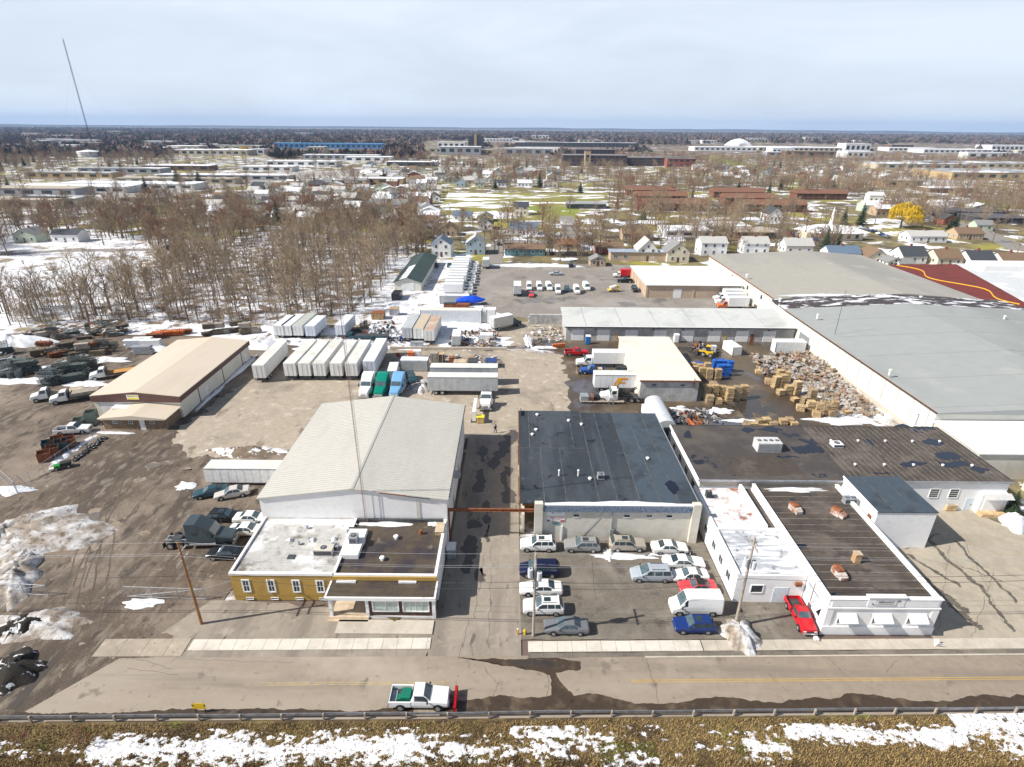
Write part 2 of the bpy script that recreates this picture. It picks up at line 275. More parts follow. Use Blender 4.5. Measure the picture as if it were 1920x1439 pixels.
for k, (u, s_) in enumerate([((44.19, 117.31), 4), ((44.66, 104.90), 5), ((27.48, 96.38), 3), ((44.95, 132.42), 4), ((46.14, 100.09), 6), ((19.61, 155.32), 3), ((3.99, 173.93), 4), ((13.44, 177.25), 3), ((35.51, 171.84), 3), ((-54.83, 59.96), 1.2), ((-58.41, 64.43), 1.4), ((-57.39, 77.89), 1.3), ((-56.04, 78.55), 1.0)]):
    sheet('puddle', WATER if k < 6 else M('dull_puddle', (.15, .13, .11), rough=.12), [(u[0] + s_ * math.cos(a * .45), u[1] + s_ * .6 * math.sin(a * .45)) for a in range(14)], .009 + .0007 * k, s_ * .55, .5, k + 20)
for k, c in enumerate([(-56.66, 62.70), (-58.92, 65.62), (-56.11, 61.03), (-53.58, 57.89), (-52.48, 54.97), (-54.13, 62.73), (-57.81, 77.88), (-56.04, 78.55), (-51.46, 76.72), (-54.16, 83.28), (-49.16, 61.11), (-55.60, 63.87), (-54.59, 56.39), (-57.25, 73.64)]):
    sheet('dried_puddle', M('dried_puddle', (.27, .215, .165), [((.17, .135, .105), .9, .45, .6)], rough=.9), [(c[0] + (.7 + .3 * (k % 3)) * math.cos(a * .52), c[1] + (.5 + .25 * (k % 2)) * math.sin(a * .52)) for a in range(12)], .0005 + .0004 * k, .75, .2, k + 40)
# wheel ruts of the dirt entrance
for k, (a, b) in enumerate([((-48.71, 44.42), (-57.67, 61.01)), ((-46.80, 43.74), (-55.52, 59.95)), ((-45.58, 44.45), (-57.13, 65.65)), ((-43.70, 43.77), (-53.06, 61.07)), ((-51.61, 51.38), (-61.07, 73.59)), ((-50.35, 51.39), (-60.87, 76.59)), ((-61.07, 73.59), (-60.04, 84.07)), ((-59.45, 73.61), (-57.75, 83.22)), ((-49.96, 47.34), (-48.54, 43.04)), ((-55.57, 62.15), (-58.29, 75.10)), ((-53.40, 63.32), (-54.15, 78.25))]):
    n = 26; pts = [(a[0] + (b[0] - a[0]) * i / n + .5 * nz(i, k, .2, 3), a[1] + (b[1] - a[1]) * i / n + .25 * nz(i, k, .25, 9)) for i in range(n + 1)]
    dx, dy = b[0] - a[0], b[1] - a[1]; l_ = math.hypot(dx, dy); nx, ny = -dy / l_, dx / l_; w = .09
    sheet('wheel_rut', M('rut_mud', (.082, .064, .05), [((.12, .095, .075), .8, .4, .6)], rough=.8), [(x + nx * w * (1 + .6 * nz(x, y, .9)), y + ny * w) for x, y in pts] + [(x - nx * w, y - ny * w * (1 + .6 * nz(x, y, .8))) for x, y in pts[::-1]], .007 + .0003 * k)

# melt water running over the side lot
STREAM = M('melt_stream', (.135, .115, .09), [((.09, .078, .065), .8, .5, .6)], rough=.5)
for k, (a, b, w) in enumerate([((55.67, 61.28), (56.31, 51.67), .55), ((56.31, 51.67), (54.97, 45.78), .4), ((59.26, 60.78), (58.80, 50.03), .35), ((51.16, 58.09), (54.06, 52.51), .45), ((50.41, 53.80), (52.01, 48.37), .8), ((50.68, 49.95), (51.83, 46.11), .7), ((49.24, 56.11), (50.31, 50.77), .5), ((56.69, 56.19), (59.93, 53.45), .2), ((57.86, 62.40), (51.80, 59.12), .9)]):
    n = 40; pts = [(lerp_(a[0], b[0], i / n) + .5 * nz(i, k, .12, 3) + .2 * nz(i, k, .5, 4), lerp_(a[1], b[1], i / n) + .4 * nz(i, k, .14, 9)) for i in range(n + 1)]
    sheet('melt_stream', STREAM, [(x + w * (.3 + abs(nz(i, k, .3, 5)) + .3 * nz(i, k, .9)), y + w * .5 * abs(nz(i, k, .35, 2))) for i, (x, y) in enumerate(pts)] + [(x - w * (.2 + abs(nz(x, y, .6, 6))), y - w * .5 * abs(nz(x, y, .7, 1))) for x, y in pts[::-1]], .0075 + .0004 * k)
# sidewalks: slabs laid one by one
def walk(name, mat, x0, x1, a, b, z, step=1.55):
    base = struct(MB().add([(x, y, z - .075) for x, y in strip(x0, x1, a, b)], [(0, 1, 2, 3)]).build(name, CRACK)); x = x0; k = 0
    while x < x1 - .2:
        e = min(x + step, x1); dz = .012 * nz(k, 3, .9)
        MB().prism([(x + .015, ry(x, a)), (e - .015, ry(e, a)), (e - .015, ry(e, b)), (x + .015, ry(x, b))], z - .07, z + dz).build('paving_slab', mat, base); x = e; k += 1
walk('sidewalk', G_WALKW, -33.6, -8.4, 43.05, 44.45, .09)
walk('sidewalk', G_WALKW, 1.9, 20.3, 42.55, 43.9, .09)
walk('sidewalk', G_WALK, 20.4, 95, 42.55, 43.9, .09)
walk('sidewalk', G_APRON, -43, -33.9, 42.4, 44.6, .06, 2.4)
kb = struct(MB().add([(x, y, .02) for x, y in strip(14, 64, 41.86, 41.95)], [(0, 1, 2, 3)]).build('kerb', CRACK))
for i in range(20):
    x0 = 14 + i * 2.5; MB().prism([(x0 + .01, ry(x0, 41.72)), (x0 + 2.49, ry(x0 + 2.5, 41.72)), (x0 + 2.49, ry(x0 + 2.5, 41.9)), (x0 + .01, ry(x0, 41.9))], .0, .12).build('kerb_stone', G_WALK, kb)
sheet('verge_strip', G_LOT, strip(1.9, 90, 41.9, 42.5, 40), .03, .1, .8)
# door apron of the office
struct(box('entrance_apron', G_WALK, -18.9, -8.4, 44.75, 46.6, 0, .14))
sheet('grate_stain', M('oil_stain', (.10, .07, .025), rough=.5), [(-13.60, 47.71), (-12.52, 47.72), (-12.15, 46.96), (-12.74, 46.36), (-13.63, 46.95)], .144, .05, .2)

# ---------------------------------------------------------------- grassy embankment with thawing snow
def emb_h(x, y):
    t = max(0, 35.1 - (y - .018 * x)); return .06 + .10 * fb(x, y, .5, 1, 3) * min(1, t) + .02 * t
def snow_mask(x, y):
    yy = y - .018 * x; m = .34 * fb(x * .6, y, .35, 4, 3) + .5 * fb(x * .55, y, 2.0, 9, 3) + .25 * fb(x, y, 4.0, 2, 2) - .10
    if x < -8: m += .52 - .32 * abs(yy - 32.6) - (.4 if x < -37 else 0)
    elif x < 5: m += .34 - .30 * abs(yy - 32.4)
    elif x < 25: m += .06 - .06 * abs(yy - 32.4)
    elif x < 41: m += .62 - .62 * abs(yy - (33.9 - .06 * (x - 25)))
    else: m += .55 - .2 * abs(yy - 34.2)
    if 0 < x < 6 and yy > 33.4: m += .35
    if yy > 34.5 and x < 39: m -= .8
    return m
g = MB(); nx_, ny_ = 300, 34; X0, X1, Y0, Y1 = -60.0, 62.0, 24.0, 35.0
for j in range(ny_ + 1):
    for i in range(nx_ + 1):
        x = X0 + (X1 - X0) * i / nx_; y = Y0 + (Y1 - Y0) * j / ny_ + .018 * x + .3; g.v.append((x, y, emb_h(x, y)))
g.f = [(j * (nx_ + 1) + i, j * (nx_ + 1) + i + 1, (j + 1) * (nx_ + 1) + i + 1, (j + 1) * (nx_ + 1) + i) for j in range(ny_) for i in range(nx_)]; g.mi = [0] * len(g.f)
struct(g.build('embankment', M('bank_soil', (.11, .078, .036), [((.055, .036, .02), .8, .48, .62), ((.17, .125, .05), .5, .52, .66), ((.13, .14, .03), .35, .60, .68)], rough=.95, bump=.8, bscale=6, var=.3, vscale=4)))
sg = MB(); st = .10; idx = {}
nx2, ny2 = int(100 / st), int(7.6 / st)
def sg_v(i, j):
    if (i, j) not in idx:
        x = -50 + i * st; y = 27.8 + j * st + .018 * x; m = snow_mask(x, y)
        idx[(i, j)] = len(sg.v); sg.v.append((x + .05 * nz(i, j, .9, 2), y + .05 * nz(i, j, .9, 6), emb_h(x, y) + .005 + .10 * min(1, max(-.3, m) * 1.6) + .03 * nz(x, y, 2, 4)))
    return idx[(i, j)]
for j in range(ny2):
    for i in range(nx2):
        x = -50 + i * st; y = 27.8 + j * st + .018 * x
        if snow_mask(x + st / 2, y + st / 2) > .02: sg.f.append((sg_v(i, j), sg_v(i + 1, j), sg_v(i + 1, j + 1), sg_v(i, j + 1)))
sg.mi = [0] * len(sg.f)
tag(sg.build('thawing_snow', M('bank_snow', (.70, .71, .74), [((.46, .41, .34), 2.5, .54, .72), ((.22, .155, .07), 3.2, .60, .64), ((.14, .09, .05), 7.0, .63, .66)], rough=.6, bump=.4, bscale=5, var=.05), smooth=True), 'patchy thawing snow lying on the grassy bank', 'snow', kind='stuff')
gr = MB()
for k in range(100000):
    x = rnd.uniform(-50, 52); y = rnd.uniform(27.2, 35.0) + .018 * x; m = snow_mask(x, y)
    if m > .06 and rnd.random() < .80 + .5 * m: continue
    z = emb_h(x, y); h = rnd.uniform(.10, .34) * (1.2 if y < 31.5 else .8); a = rnd.uniform(0, 6.28); w = rnd.uniform(.02, .045); l_ = rnd.uniform(.05, .24)
    dx, dy = math.cos(a), math.sin(a); t = fb(x, y, .35, 12, 2)
    mi = 1 if (8 < x < 13 and t > -.35 and y < 33) or t > .62 else (2 if t < -.3 or (y - .018 * x < 30.4 and rnd.random() < .6) else 0)
    if rnd.random() < .2: mi = rnd.choice((0, 2))
    o = len(gr.v); gr.v += [(x - dy * w, y + dx * w, z - .02), (x + dy * w, y - dx * w, z - .02), (x + dx * l_, y + dy * l_, z + h)]; gr.f.append((o, o + 1, o + 2)); gr.mi.append(mi)
tag(gr.build('bank_grass', [M('dry_grass', (.34, .235, .095), var=.3, vscale=3, rough=.9), M('green_grass', (.15, .16, .022), var=.3, vscale=3, rough=.9), M('brown_grass', (.125, .078, .035), var=.3, vscale=3, rough=.9)]),
    'dry tan and olive grass on the bank below the guard rail', 'grass', kind='stuff')

# ---------------------------------------------------------------- snow heaps
def mound_mb(mb, cx, cy, rx, ry_, h, sd, rot=0.0, na=30, nr=7, z0=0.0, lump=.5):
    o = len(mb.v); mb.v.append((cx, cy, z0 + h * (1 + .3 * nz(cx, cy, .7, sd)))); ca, sa = math.cos(rot), math.sin(rot)
    for j in range(1, nr + 1):
        t = j / nr
        for i in range(na):
            a = 2 * math.pi * i / na; k = 1 + .6 * fb(math.cos(a) * 1.6, math.sin(a) * 1.6, 1.0, sd, 4); x = rx * t * k * math.cos(a); y = ry_ * t * k * math.sin(a)
            X, Y = cx + ca * x - sa * y, cy + sa * x + ca * y
            z = h * (1 - t * t) * (1 + lump * fb(X, Y, .8, sd + 2, 3)) if j < nr else -.03
            mb.v.append((X, Y, z0 + max(z, -.03)))
    mb.f += [(o, o + 1 + i, o + 1 + (i + 1) % na) for i in range(na)]
    for j in range(nr - 1):
        for i in range(na):
            a = o + 1 + j * na + i; b = o + 1 + j * na + (i + 1) % na; mb.f.append((a, a + na, b + na, b))
    mb.mi = [0] * len(mb.f); return mb
def heap(name, label, mat, c, rx, ry_, h, sd, rot=0.0, cat='snow pile', **kw):
    return tag(mound_mb(MB(), c[0], c[1], rx, ry_, h, sd, rot, **kw).build(name, mat, smooth=True), label, cat)
heap('snow_pile', 'tall dirty snow pile around the foot of the right utility pole', DSNOW, (24.79, 45.13), 1.9, 2.4, 1.3, 2, na=44, nr=10)
heap('snow_pile', 'broad ploughed snow bank at the left edge of the dirt yard', DSNOW, (-66.5, 60), 9.0, 5.2, 1.6, 5, na=60, nr=12)
heap('snow_pile', 'long ridge of grey ploughed snow beside the dirt entrance', DSNOW, (-60, 53.5), 3.2, 6.0, 1.2, 8, .5, na=50, nr=10)
heap('snow_pile', 'white snow bank beside the chain link gate at left', DSNOW, (-52.5, 45.8), 5.2, 2.1, .9, 11, na=44)
SOIL = M('dark_soil', (.022, .018, .014), [((.70, .71, .74), .9, .58, .62)], rough=.95, bump=1.0, bscale=4, var=.4)
heap('soil_heap', 'black soil heap flecked with snow beside the dirt entrance', SOIL, (-52.96, 45.09), 2.6, 1.9, 1.0, 14, cat='soil heap', na=40)
heap('soil_heap', 'larger black soil heap with snow at the left end of the road', SOIL, (-49.70, 39.94), 2.9, 2.3, 1.1, 17, cat='soil heap', na=40)
heap('soil_heap', 'low brown debris heap with snow behind the big ribbed roof warehouse', M('debris_soil', (.17, .13, .09), [((.75, .75, .77), .7, .52, .58)], rough=.95, bump=1, bscale=3), (-44.41, 82.04), 5.2, 1.5, .9, 21, cat='soil heap')
heap('snow_pile', 'rubbly snow heap beside the blue tractor unit', DSNOW, (-18.97, 108.13), 2.4, 3.4, 1.0, 23)
heap('snow_pile', 'round white snow mound beside the evergreen at far right', SNOW, (70.24, 64.26), 2.0, 1.8, 1.5, 26)
heap('snow_pile', 'large white snow bank at the left edge by the scaffold stacks', SNOW, (-123.86, 132.41), 8, 3.5, 2.2, 29, na=44)
heap('snow_pile', 'white snow bank between the trailers and the tan warehouse', SNOW, (-63.71, 132.63), 6.0, 3.5, 1.5, 31)
heap('snow_pile', 'snow windrow along the far kerb of the back car park', SNOW, (8.05, 223.76), 17, 2.2, .8, 37, na=60)
sp = MB()
for (c, rx, ry_, h) in [((-49.32, 72.32), 1.4, 1.2, .25), ((-42.05, 48.91), 2.0, .7, .2), ((-46.21, 81.67), 2.6, .9, .35), ((-41.17, 82.43), 3.4, 1.0, .5), ((-73.80, 80.41), .8, 2.8, .2), ((-73.27, 84.77), .7, 3.2, .2), ((-70.41, 88.18), 4.2, .5, .15),
        ((-60.64, 104.24), .5, 7, .3), ((-60.78, 118.27), .8, 8, .4), ((9.32, 59.87), 2.2, .3, .2), ((14.50, 57.27), 4.2, .55, .25), ((19.38, 57.73), 2, .35, .2), ((12.51, 57.65), .7, 1.2, .25), ((7.89, 132.72), 4.0, .9, .4), ((4.01, 137.27), 1.1, 5, .4),
        ((33.19, 98.71), 2.4, 1.4, .2), ((40.49, 98.84), 2.5, 1.5, .2), ((38.92, 98.81), 1.0, .4, .1), ((33.21, 100.33), 1.0, .5, .12), ((42.57, 98.88), .7, .35, .1), ((50.32, 181.47), 6, .9, .4), ((44.05, 94.50), 4, .7, .3), ((62.21, 94.80), 8, 1.4, .5), ((69.30, 96.65), 6, 1.2, .5),
        ((44.78, 59.03), 1.2, .5, .15), ((-47.10, 130.39), 8, 1.2, .6), ((-34.35, 131.78), 7, 1.0, .5), ((-21.05, 130.96), 10, .6, .5), ((-10.57, 131.20), 8, .6, .4), ((-18.16, 110.31), 2, 2.5, .5), ((-85.82, 129.54), 4, 2, .5), ((-94.16, 122.40), 5, 2, .5), ((-100.50, 117.46), 5, 2, .4), ((-104.22, 110.05), 7, 2, .4), ((-89.87, 108.95), 5, 1.6, .4),
        ((98.25, 179.67), 1, 1, .1), ((-10.57, 131.20), 2, 1, .4), ((-54.24, 135.93), 9, 1.5, .5), ((-43.26, 135.40), 7, 1.5, .5), ((-74.67, 70.58), 3, 1.4, .3), ((178.98, 261.32), 12, 2.0, .5), ((-29.10, 147.06), 8, 4, .5), ((-35.00, 167.03), 5, 4, .6), ((-17.78, 149.62), 10, 5, .4), ((-8.26, 136.99), 9, 4, .4), ((-14.38, 136.85), 7, 4, .4)]:
    mound_mb(sp, c[0], c[1], rx, ry_, h, rnd.uniform(0, 50), 0, 36, 5, lump=.9)
tag(sp.build('leftover_snow', SNOW, smooth=True), 'small leftover patches of snow scattered over the yards', 'snow', kind='stuff')

# ================================================================ buildings around the yard
def wall_window(parent, face, at, z, w, h, frame=WHITE, glass=GLASS, bars=1, rows=0, t=.09, name='window'):
    """face: 'f' wall looks to -y (at=(x,y)), 'l' wall looks to -x, 'r' to +x; frame is the part, pane its sub-part"""
    def bx(mb, a0, a1, z0, z1, p0, p1):          # a along the wall, p out of the wall
        x, y = at
        if face == 'f': mb.box(x + a0, x + a1, y - p1, y - p0, z0, z1)
        elif face == 'l': mb.box(x - p1, x - p0, y + a0, y + a1, z0, z1)
        else: mb.box(x + p0, x + p1, y + a0, y + a1, z0, z1)
    f = MB(); b = t
    bx(f, -w / 2 - b, -w / 2, z - h / 2 - b, z + h / 2 + b, -.02, .07); bx(f, w / 2, w / 2 + b, z - h / 2 - b, z + h / 2 + b, -.02, .07)
    bx(f, -w / 2, w / 2, z + h / 2, z + h / 2 + b, -.02, .07); bx(f, -w / 2, w / 2, z - h / 2 - b, z - h / 2, -.02, .09)
    for i in range(bars): a = -w / 2 + w * (i + 1) / (bars + 1); bx(f, a - .025, a + .025, z - h / 2, z + h / 2, .025, .05)
    for i in range(rows): a = z - h / 2 + h * (i + 1) / (rows + 1); bx(f, -w / 2, w / 2, a - .025, a + .025, .022, .047)
    fo = f.build(name, frame, parent); p = MB(); bx(p, -w / 2, w / 2, z - h / 2, z + h / 2, -.03, .02); p.build('pane', glass, fo); return fo
def wall_door(parent, face, at, w, h, mat=WHITE, z0=.02, name='door', panels=0, handle=True):
    x, y = at; d = MB()
    def bx(mb, a0, a1, z0_, z1, p0, p1):
        if face == 'f': mb.box(x + a0, x + a1, y - p1, y - p0, z0_, z1)
        elif face == 'l': mb.box(x - p1, x - p0, y + a0, y + a1, z0_, z1)
        else: mb.box(x + p0, x + p1, y + a0, y + a1, z0_, z1)
    bx(d, -w / 2, w / 2, z0, z0 + h, -.02, .04); o = d.build(name, mat, parent)
    for i in range(panels):
        q = MB(); hh = h / panels; bx(q, -w / 2 + .04, w / 2 - .04, z0 + hh * i + .03, z0 + hh * (i + 1) - .03, .04, .065); q.build('door_panel', mat, o)
    if handle and not panels: q = MB(); bx(q, w / 2 - .16, w / 2 - .08, z0 + h * .45, z0 + h * .52, .04, .09); q.build('handle', STEEL, o)
    return o
def vent_pipe(label, loc, r=.12, h=.5, mat=GALV, cap=True, name='roof_vent'):
    t = thing(name, label, 'vent', loc); MB().tube((0, 0, -.02), (0, 0, h), r, r, 10).build('pipe', mat, t)
    if cap: MB().tube((0, 0, h), (0, 0, h + .1), r * 1.7, r * 1.2, 10).build('cap', mat, t)
    return t
def roof_unit(label, loc, w, d, h, mat, rz=0.0, fans=1, name='roof_unit', topmat=None):
    t = thing(name, label, 'roof unit', loc, rz)
    MB().box(-w / 2, w / 2, -d / 2, d / 2, .08, h).build('housing', mat, t); MB().box(-w / 2 - .05, w / 2 + .05, -d / 2 - .05, d / 2 + .05, -.02, .08).build('curb', GALV, t)
    MB().box(-w / 2 - .03, w / 2 + .03, -d / 2 - .03, d / 2 + .03, h, h + .04).build('lid', topmat or mat, t)
    for i in range(fans):
        fx = -w / 2 + w * (i + .5) / fans; r = min(w / fans, d) * .33; f = MB().tube((fx, 0, h + .04), (fx, 0, h + .1), r, r, 14).build('fan_ring', STEEL, t)
        MB().obox((fx, 0, h + .11), (r * 1.7, .08, .02)).obox((fx, 0, h + .112), (.08, r * 1.7, .02)).build('fan_guard', GALV, f)
    gl = MB()
    for k in range(6): gl.box(-w / 2 + .08, w / 2 - .08, -d / 2 - .03, -d / 2 - .002, .16 + (h - .26) * k / 6, .16 + (h - .26) * k / 6 + .05)
    gl.build('louvre', STEEL, t); return t
def strip_on(parent, name, mat, x0, x1, y0, y1, z, t=.025): return box(name, mat, x0, x1, y0, y1, z, z + t, parent)
def parapet(parent, x0, x1, y0, y1, z0, z1, mat, cap, t=.25, sides='flrb'):
    for s in sides:
        a = dict(f=(x0, x1, y0, y0 + t), b=(x0, x1, y1 - t, y1), l=(x0, x0 + t, y0 + t, y1 - t), r=(x1 - t, x1, y0 + t, y1 - t))[s]
        box('parapet', mat, *a, z0, z1, parent); box('coping', cap, a[0] - .04, a[1] + .04, a[2] - .04, a[3] + .04, z1, z1 + .06 + (.003 if s in 'lr' else 0), parent)
def text_mesh(name, s, size, mat, parent, loc, rot, bold=False, depth=.01):
    c = bpy.data.curves.new(name, 'FONT'); c.body = s; c.size = size; c.align_x = 'CENTER'; c.align_y = 'CENTER'; c.extrude = depth; c.resolution_u = 2
    if bold: c.offset = size * .02
    o = bpy.data.objects.new(name, c); COL.objects.link(o); me = bpy.data.meshes.new_from_object(o.evaluated_get(bpy.context.evaluated_depsgraph_get()))
    bpy.data.objects.remove(o); n = bpy.data.objects.new(name, me); COL.objects.link(n); me.materials.clear(); me.materials.append(mat); n.parent = parent; n.location = loc; n.rotation_euler = rot; return n

RIBROOF = M('ribbed_white_roof', (.50, .485, .44), [((.45, .435, .39), .3, .5, .7, (1, .3, 1)), ((.40, .38, .34), .9, .68, .85)], rough=.55, var=.05)
RIBM = M('roof_rib_metal', (.455, .44, .40), rough=.5, var=.05)
# ---- big ribbed warehouse
wh = thing('ribbed_warehouse', 'white gabled warehouse with pale ribbed metal roof behind the mustard office', 'warehouse', (-20.1, 73, 0))
XL, XR, XM, YF, YB, ZE, ZA = -11.9, 11.9, 0.0, -13.3, 13.4, 6.8, 8.3
MB().yprism([(XL, 0), (XR, 0), (XR, ZE), (XM, ZA), (XL, ZE)], YF, YB).build('wall', WALLW, wh)
for sgn, xe in ((-1, XL - .25), (1, XR + .25)):
    MB().yprism([(0, ZA + .03), (xe, ZE - .02), (xe, ZE + .12), (0, ZA + .17)], YF - .2, YB + .2).build('roof_slope', RIBROOF, wh)
    rib = None; n = 54
    for i in range(n):
        y = YF - .1 + (YB - YF + .2) * i / (n - 1)
        if rib is None:
            rib = MB().yprism([(0, ZA + .17), (xe, ZE + .12), (xe, ZE + .15), (0, ZA + .20)], -.04, .04).build('roof_rib', RIBM, wh); rib.location = (0, y, 0)
        else: c = rib.copy(); COL.objects.link(c); c.location = (0, y, 0)
MB().yprism([(-.3, ZA + .19), (0, ZA + .235), (.3, ZA + .19)], YF - .21, YB + .21).build('ridge_cap', RIBM, wh)
MB().box(XR + .25, XR + .37, YF, YB, ZE - .05, ZE + .07).build('gutter', GALV, wh)
for i in range(44): MB().box(XR + .26, XR + .40, YF + .4 + i * .6, YF + .72 + i * .6, ZE + .071, ZE + .14).build('ice_clump', BLACK, wh)
MB().obox((5.2, YF - .23, 7.72), (3.4, .06, .14), (0, .126, 0)).build('rusty_trim', RUST, wh)
MB().obox((8.4, YF - .23, 7.26), (3.0, .06, .1), (0, .126, 0)).build('dark_trim', STEEL, wh)
for y in (-6, 2): wall_door(wh, 'r', (XR, y), 1.0, 2.1, GALV)
wall_door(wh, 'r', (XR, 8), 3.4, 3.6, WALLW, name='shutter', panels=6)
MB().box(XR, XR + .9, -4.6, -3.6, 4.2, 4.9).build('exhaust_hood', GALV, wh)
for z in (2.6, 4.2): MB().box(XR - .02, XR + .03, YF, YB, z, z + .06).build('wall_rail', GALV, wh)
MB().box(8.0, 8.5, YF - .05, YF, 3.6, 6.6).build('stained_panel', M('stain_panel', (.60, .57, .52), rough=.8), wh)
# ---- mustard office with porch
MUST = M('mustard_render', (.42, .265, .065), [((.33, .20, .05), .5, .52, .75), ((.50, .32, .08), 2, .62, .8)], rough=.85, bump=.1, var=.06)
OROOF = M('snowy_grey_roof', (.44, .43, .41), [((.68, .68, .69), .28, .49, .60), ((.17, .15, .13), .40, .56, .66), ((.28, .26, .24), 1.1, .54, .68)], rough=.8, bump=.2, bscale=3, var=.1)
BROOF = M('wet_brown_roof', (.085, .065, .045), [((.05, .042, .045), .3, .45, .6, None, .25), ((.26, .22, .17), .35, .62, .72, None, .8)], rough=.5, var=.2)
of = thing('mustard_office', 'flat roofed mustard yellow office with white porch front beside the driveway', 'office', (-20, 54, 0))
ox = 20.0; oy = -54.0
def ob(name, mat, x0, x1, y0, y1, z0, z1): return box(name, mat, x0 + ox, x1 + ox, y0 + oy, y1 + oy, z0, z1, of)
ob('wall', MUST, -31.7, -20.1, 49.5, 59.6, 0, 3.7); ob('side_wall', WALLW, -20.1, -8.3, 49.7, 59.6, 0, 3.5)
ob('roof', OROOF, -31.4, -20.1, 49.8, 59.6, 3.7, 3.78); ob('lower_roof', BROOF, -19.85, -8.6, 49.9, 59.55, 3.5, 3.56)
for a in ((-31.75, -20.05, 49.42, 49.75), (-31.75, -31.45, 49.75, 59.6), (-20.12, -19.82, 49.75, 59.6), (-8.62, -8.28, 49.75, 59.6), (-20.05, -8.28, 49.45, 49.75)):
    ob('coping', WALLW, a[0], a[1], a[2], a[3], 3.7 if a[1] - a[0] < 5 else 3.72, 4.02 if a[0] < -20.2 else 3.9)
ob('rear_parapet', STEEL, -19.8, -8.7, 59.3, 59.58, 3.56, 3.95)
ob('cornice', MUST, -20.05, -8.3, 49.32, 49.45, 3.2, 3.72)
for u in ((-30.06, 49.66), (-27.21, 49.69), (-24.36, 49.72), (-21.63, 49.75)):
    wall_window(of, 'f', (u[0] + ox, 49.5 + oy), 2.15, .62, 1.55, WHITE, GLASS, bars=1, rows=1, t=.16); 
    wall_window(of, 'f', (u[0] + ox + .1, 49.5 + oy), .28, .8, .22, WHITE, GLASS, bars=0, t=.05, name='basement_window')
for z in (1.0, 2.9):
    for x in (-27.5, -21.2): ob('wall_lamp', GALV, x, x + .2, 49.38, 49.5, z, z + .22)
# porch
BRN = M('brown_siding', (.075, .045, .035), [((.11, .07, .055), 2, .5, .7, (1, 1, .2))], rough=.7)
ob('porch_wall', BRN, -15.6, -8.6, 47.05, 49.7, .1, 2.85); ob('porch_plinth', WALLW, -15.7, -8.5, 46.98, 49.7, 0, .32)
for x0, x1 in ((-20.0, -19.65), (-15.95, -15.6), (-8.62, -8.25)): ob('porch_pillar', WHITE, x0, x1, 46.95, 47.35, 0, 2.85)
ob('porch_roof', BROOF, -20.1, -8.35, 46.95, 49.4, 3.06, 3.12); ob('fascia', WHITE, -20.3, -8.15, 46.75, 46.95, 2.75, 3.16); ob('side_fascia', WHITE, -20.3, -20.1, 46.95, 49.4, 2.75, 3.16); ob('side_fascia', WHITE, -8.35, -8.15, 46.95, 49.4, 2.75, 3.16)
ob('soffit', WHITE, -20.1, -8.35, 46.95, 49.4, 2.85, 3.05)
SHEER = M('curtained_glass', (.46, .53, .50), [((.36, .42, .40), 1, .5, .6)], rough=.25, var=.08)
wall_window(of, 'f', (-13.75 + ox, 47.05 + oy), 1.75, 2.7, 1.35, WHITE, SHEER, bars=1, t=.13, name='shop_window'); wall_window(of, 'f', (-10.4 + ox, 47.05 + oy), 1.75, 2.7, 1.35, WHITE, SHEER, bars=3, t=.13, name='shop_window')
ob('entrance_wall', WALLW, -19.9, -15.7, 49.2, 49.5, 0, 2.9)
wall_window(of, 'f', (-18.1 + ox, 49.2 + oy), 1.5, 2.2, 2.0, WHITE, GLASS, bars=1, t=.08, name='glazed_door')
TAN = M('tan_step', (.52, .42, .30), [((.35, .27, .19), .9, .5, .7)], rough=.85)
ob('step', TAN, -19.9, -15.7, 47.2, 49.2, 0, .42); ob('step', TAN, -20.1, -15.7, 46.75, 47.2, 0, .28); ob('step', TAN, -20.2, -15.7, 46.35, 46.75, 0, .14)
ob('porch_snow', SNOW, -19.6, -17.4, 49.0, 49.35, 3.12, 3.26); ob('porch_snow', SNOW, -12.6, -10.6, 49.0, 49.35, 3.12, 3.24)
ob('roof_spine', WALLW, -20.1, -17.9, 52.4, 57.2, 3.56, 4.15); ob('grille_strip', STEEL, -20.2, -18.2, 57.2, 57.36, 3.7, 4.3)
def rs(c, z, rx, ry_, h, sd, nm, lab): return tag(mound_mb(MB(), c[0], c[1], rx, ry_, h, sd, 0, 26, 4, z0=z).build(nm, SNOW, smooth=True), lab, 'snow')
rs((-25.5, 58.9), 3.79, 5.6, .7, .22, 3, 'roof_snow', 'snow drift along the back of the mustard office roof'); rs((-16.6, 58.8), 3.57, 3.0, .55, .2, 5, 'roof_snow', 'snow drift on the brown lower roof of the office'); rs((-9.8, 59), 3.57, 1.0, .4, .15, 6, 'roof_snow', 'small snow patch in the far corner of the office roof')
rs((-18.4, 55.2), 3.57, .5, 2.2, .12, 9, 'roof_snow', 'strip of snow beside the roof spine of the office')
roof_unit('cream ducted roof unit on the snowy office roof', (-22.09, 53.16) + (3.78,), 2.2, 1.1, .8, M('cream_metal', (.55, .52, .46), rough=.5), fans=1)
roof_unit('square condenser on the white office roof spine', (-18.93, 54.81) + (4.15,), 1.0, 1.0, .9, GALV, fans=1)
roof_unit('small condenser beside the ducted unit on the office roof', (-20.96, 53.82) + (3.78,), .8, .7, .7, GALV, fans=1)
for k, c in enumerate([(-26.98, 55.37), (-24.20, 55.40), (-21.66, 55.63)]):
    t = thing('roof_dome', ['left', 'middle', 'right'][k] + ' one of three low white skylight domes on the office roof', 'skylight', c + (3.78,)); mound_mb(MB(), 0, 0, .42, .35, .3, k, 0, 12, 4).build('dome', WHITE, t, smooth=True); MB().box(-.4, .4, -.33, .33, -.02, .08).build('curb', GALV, t)
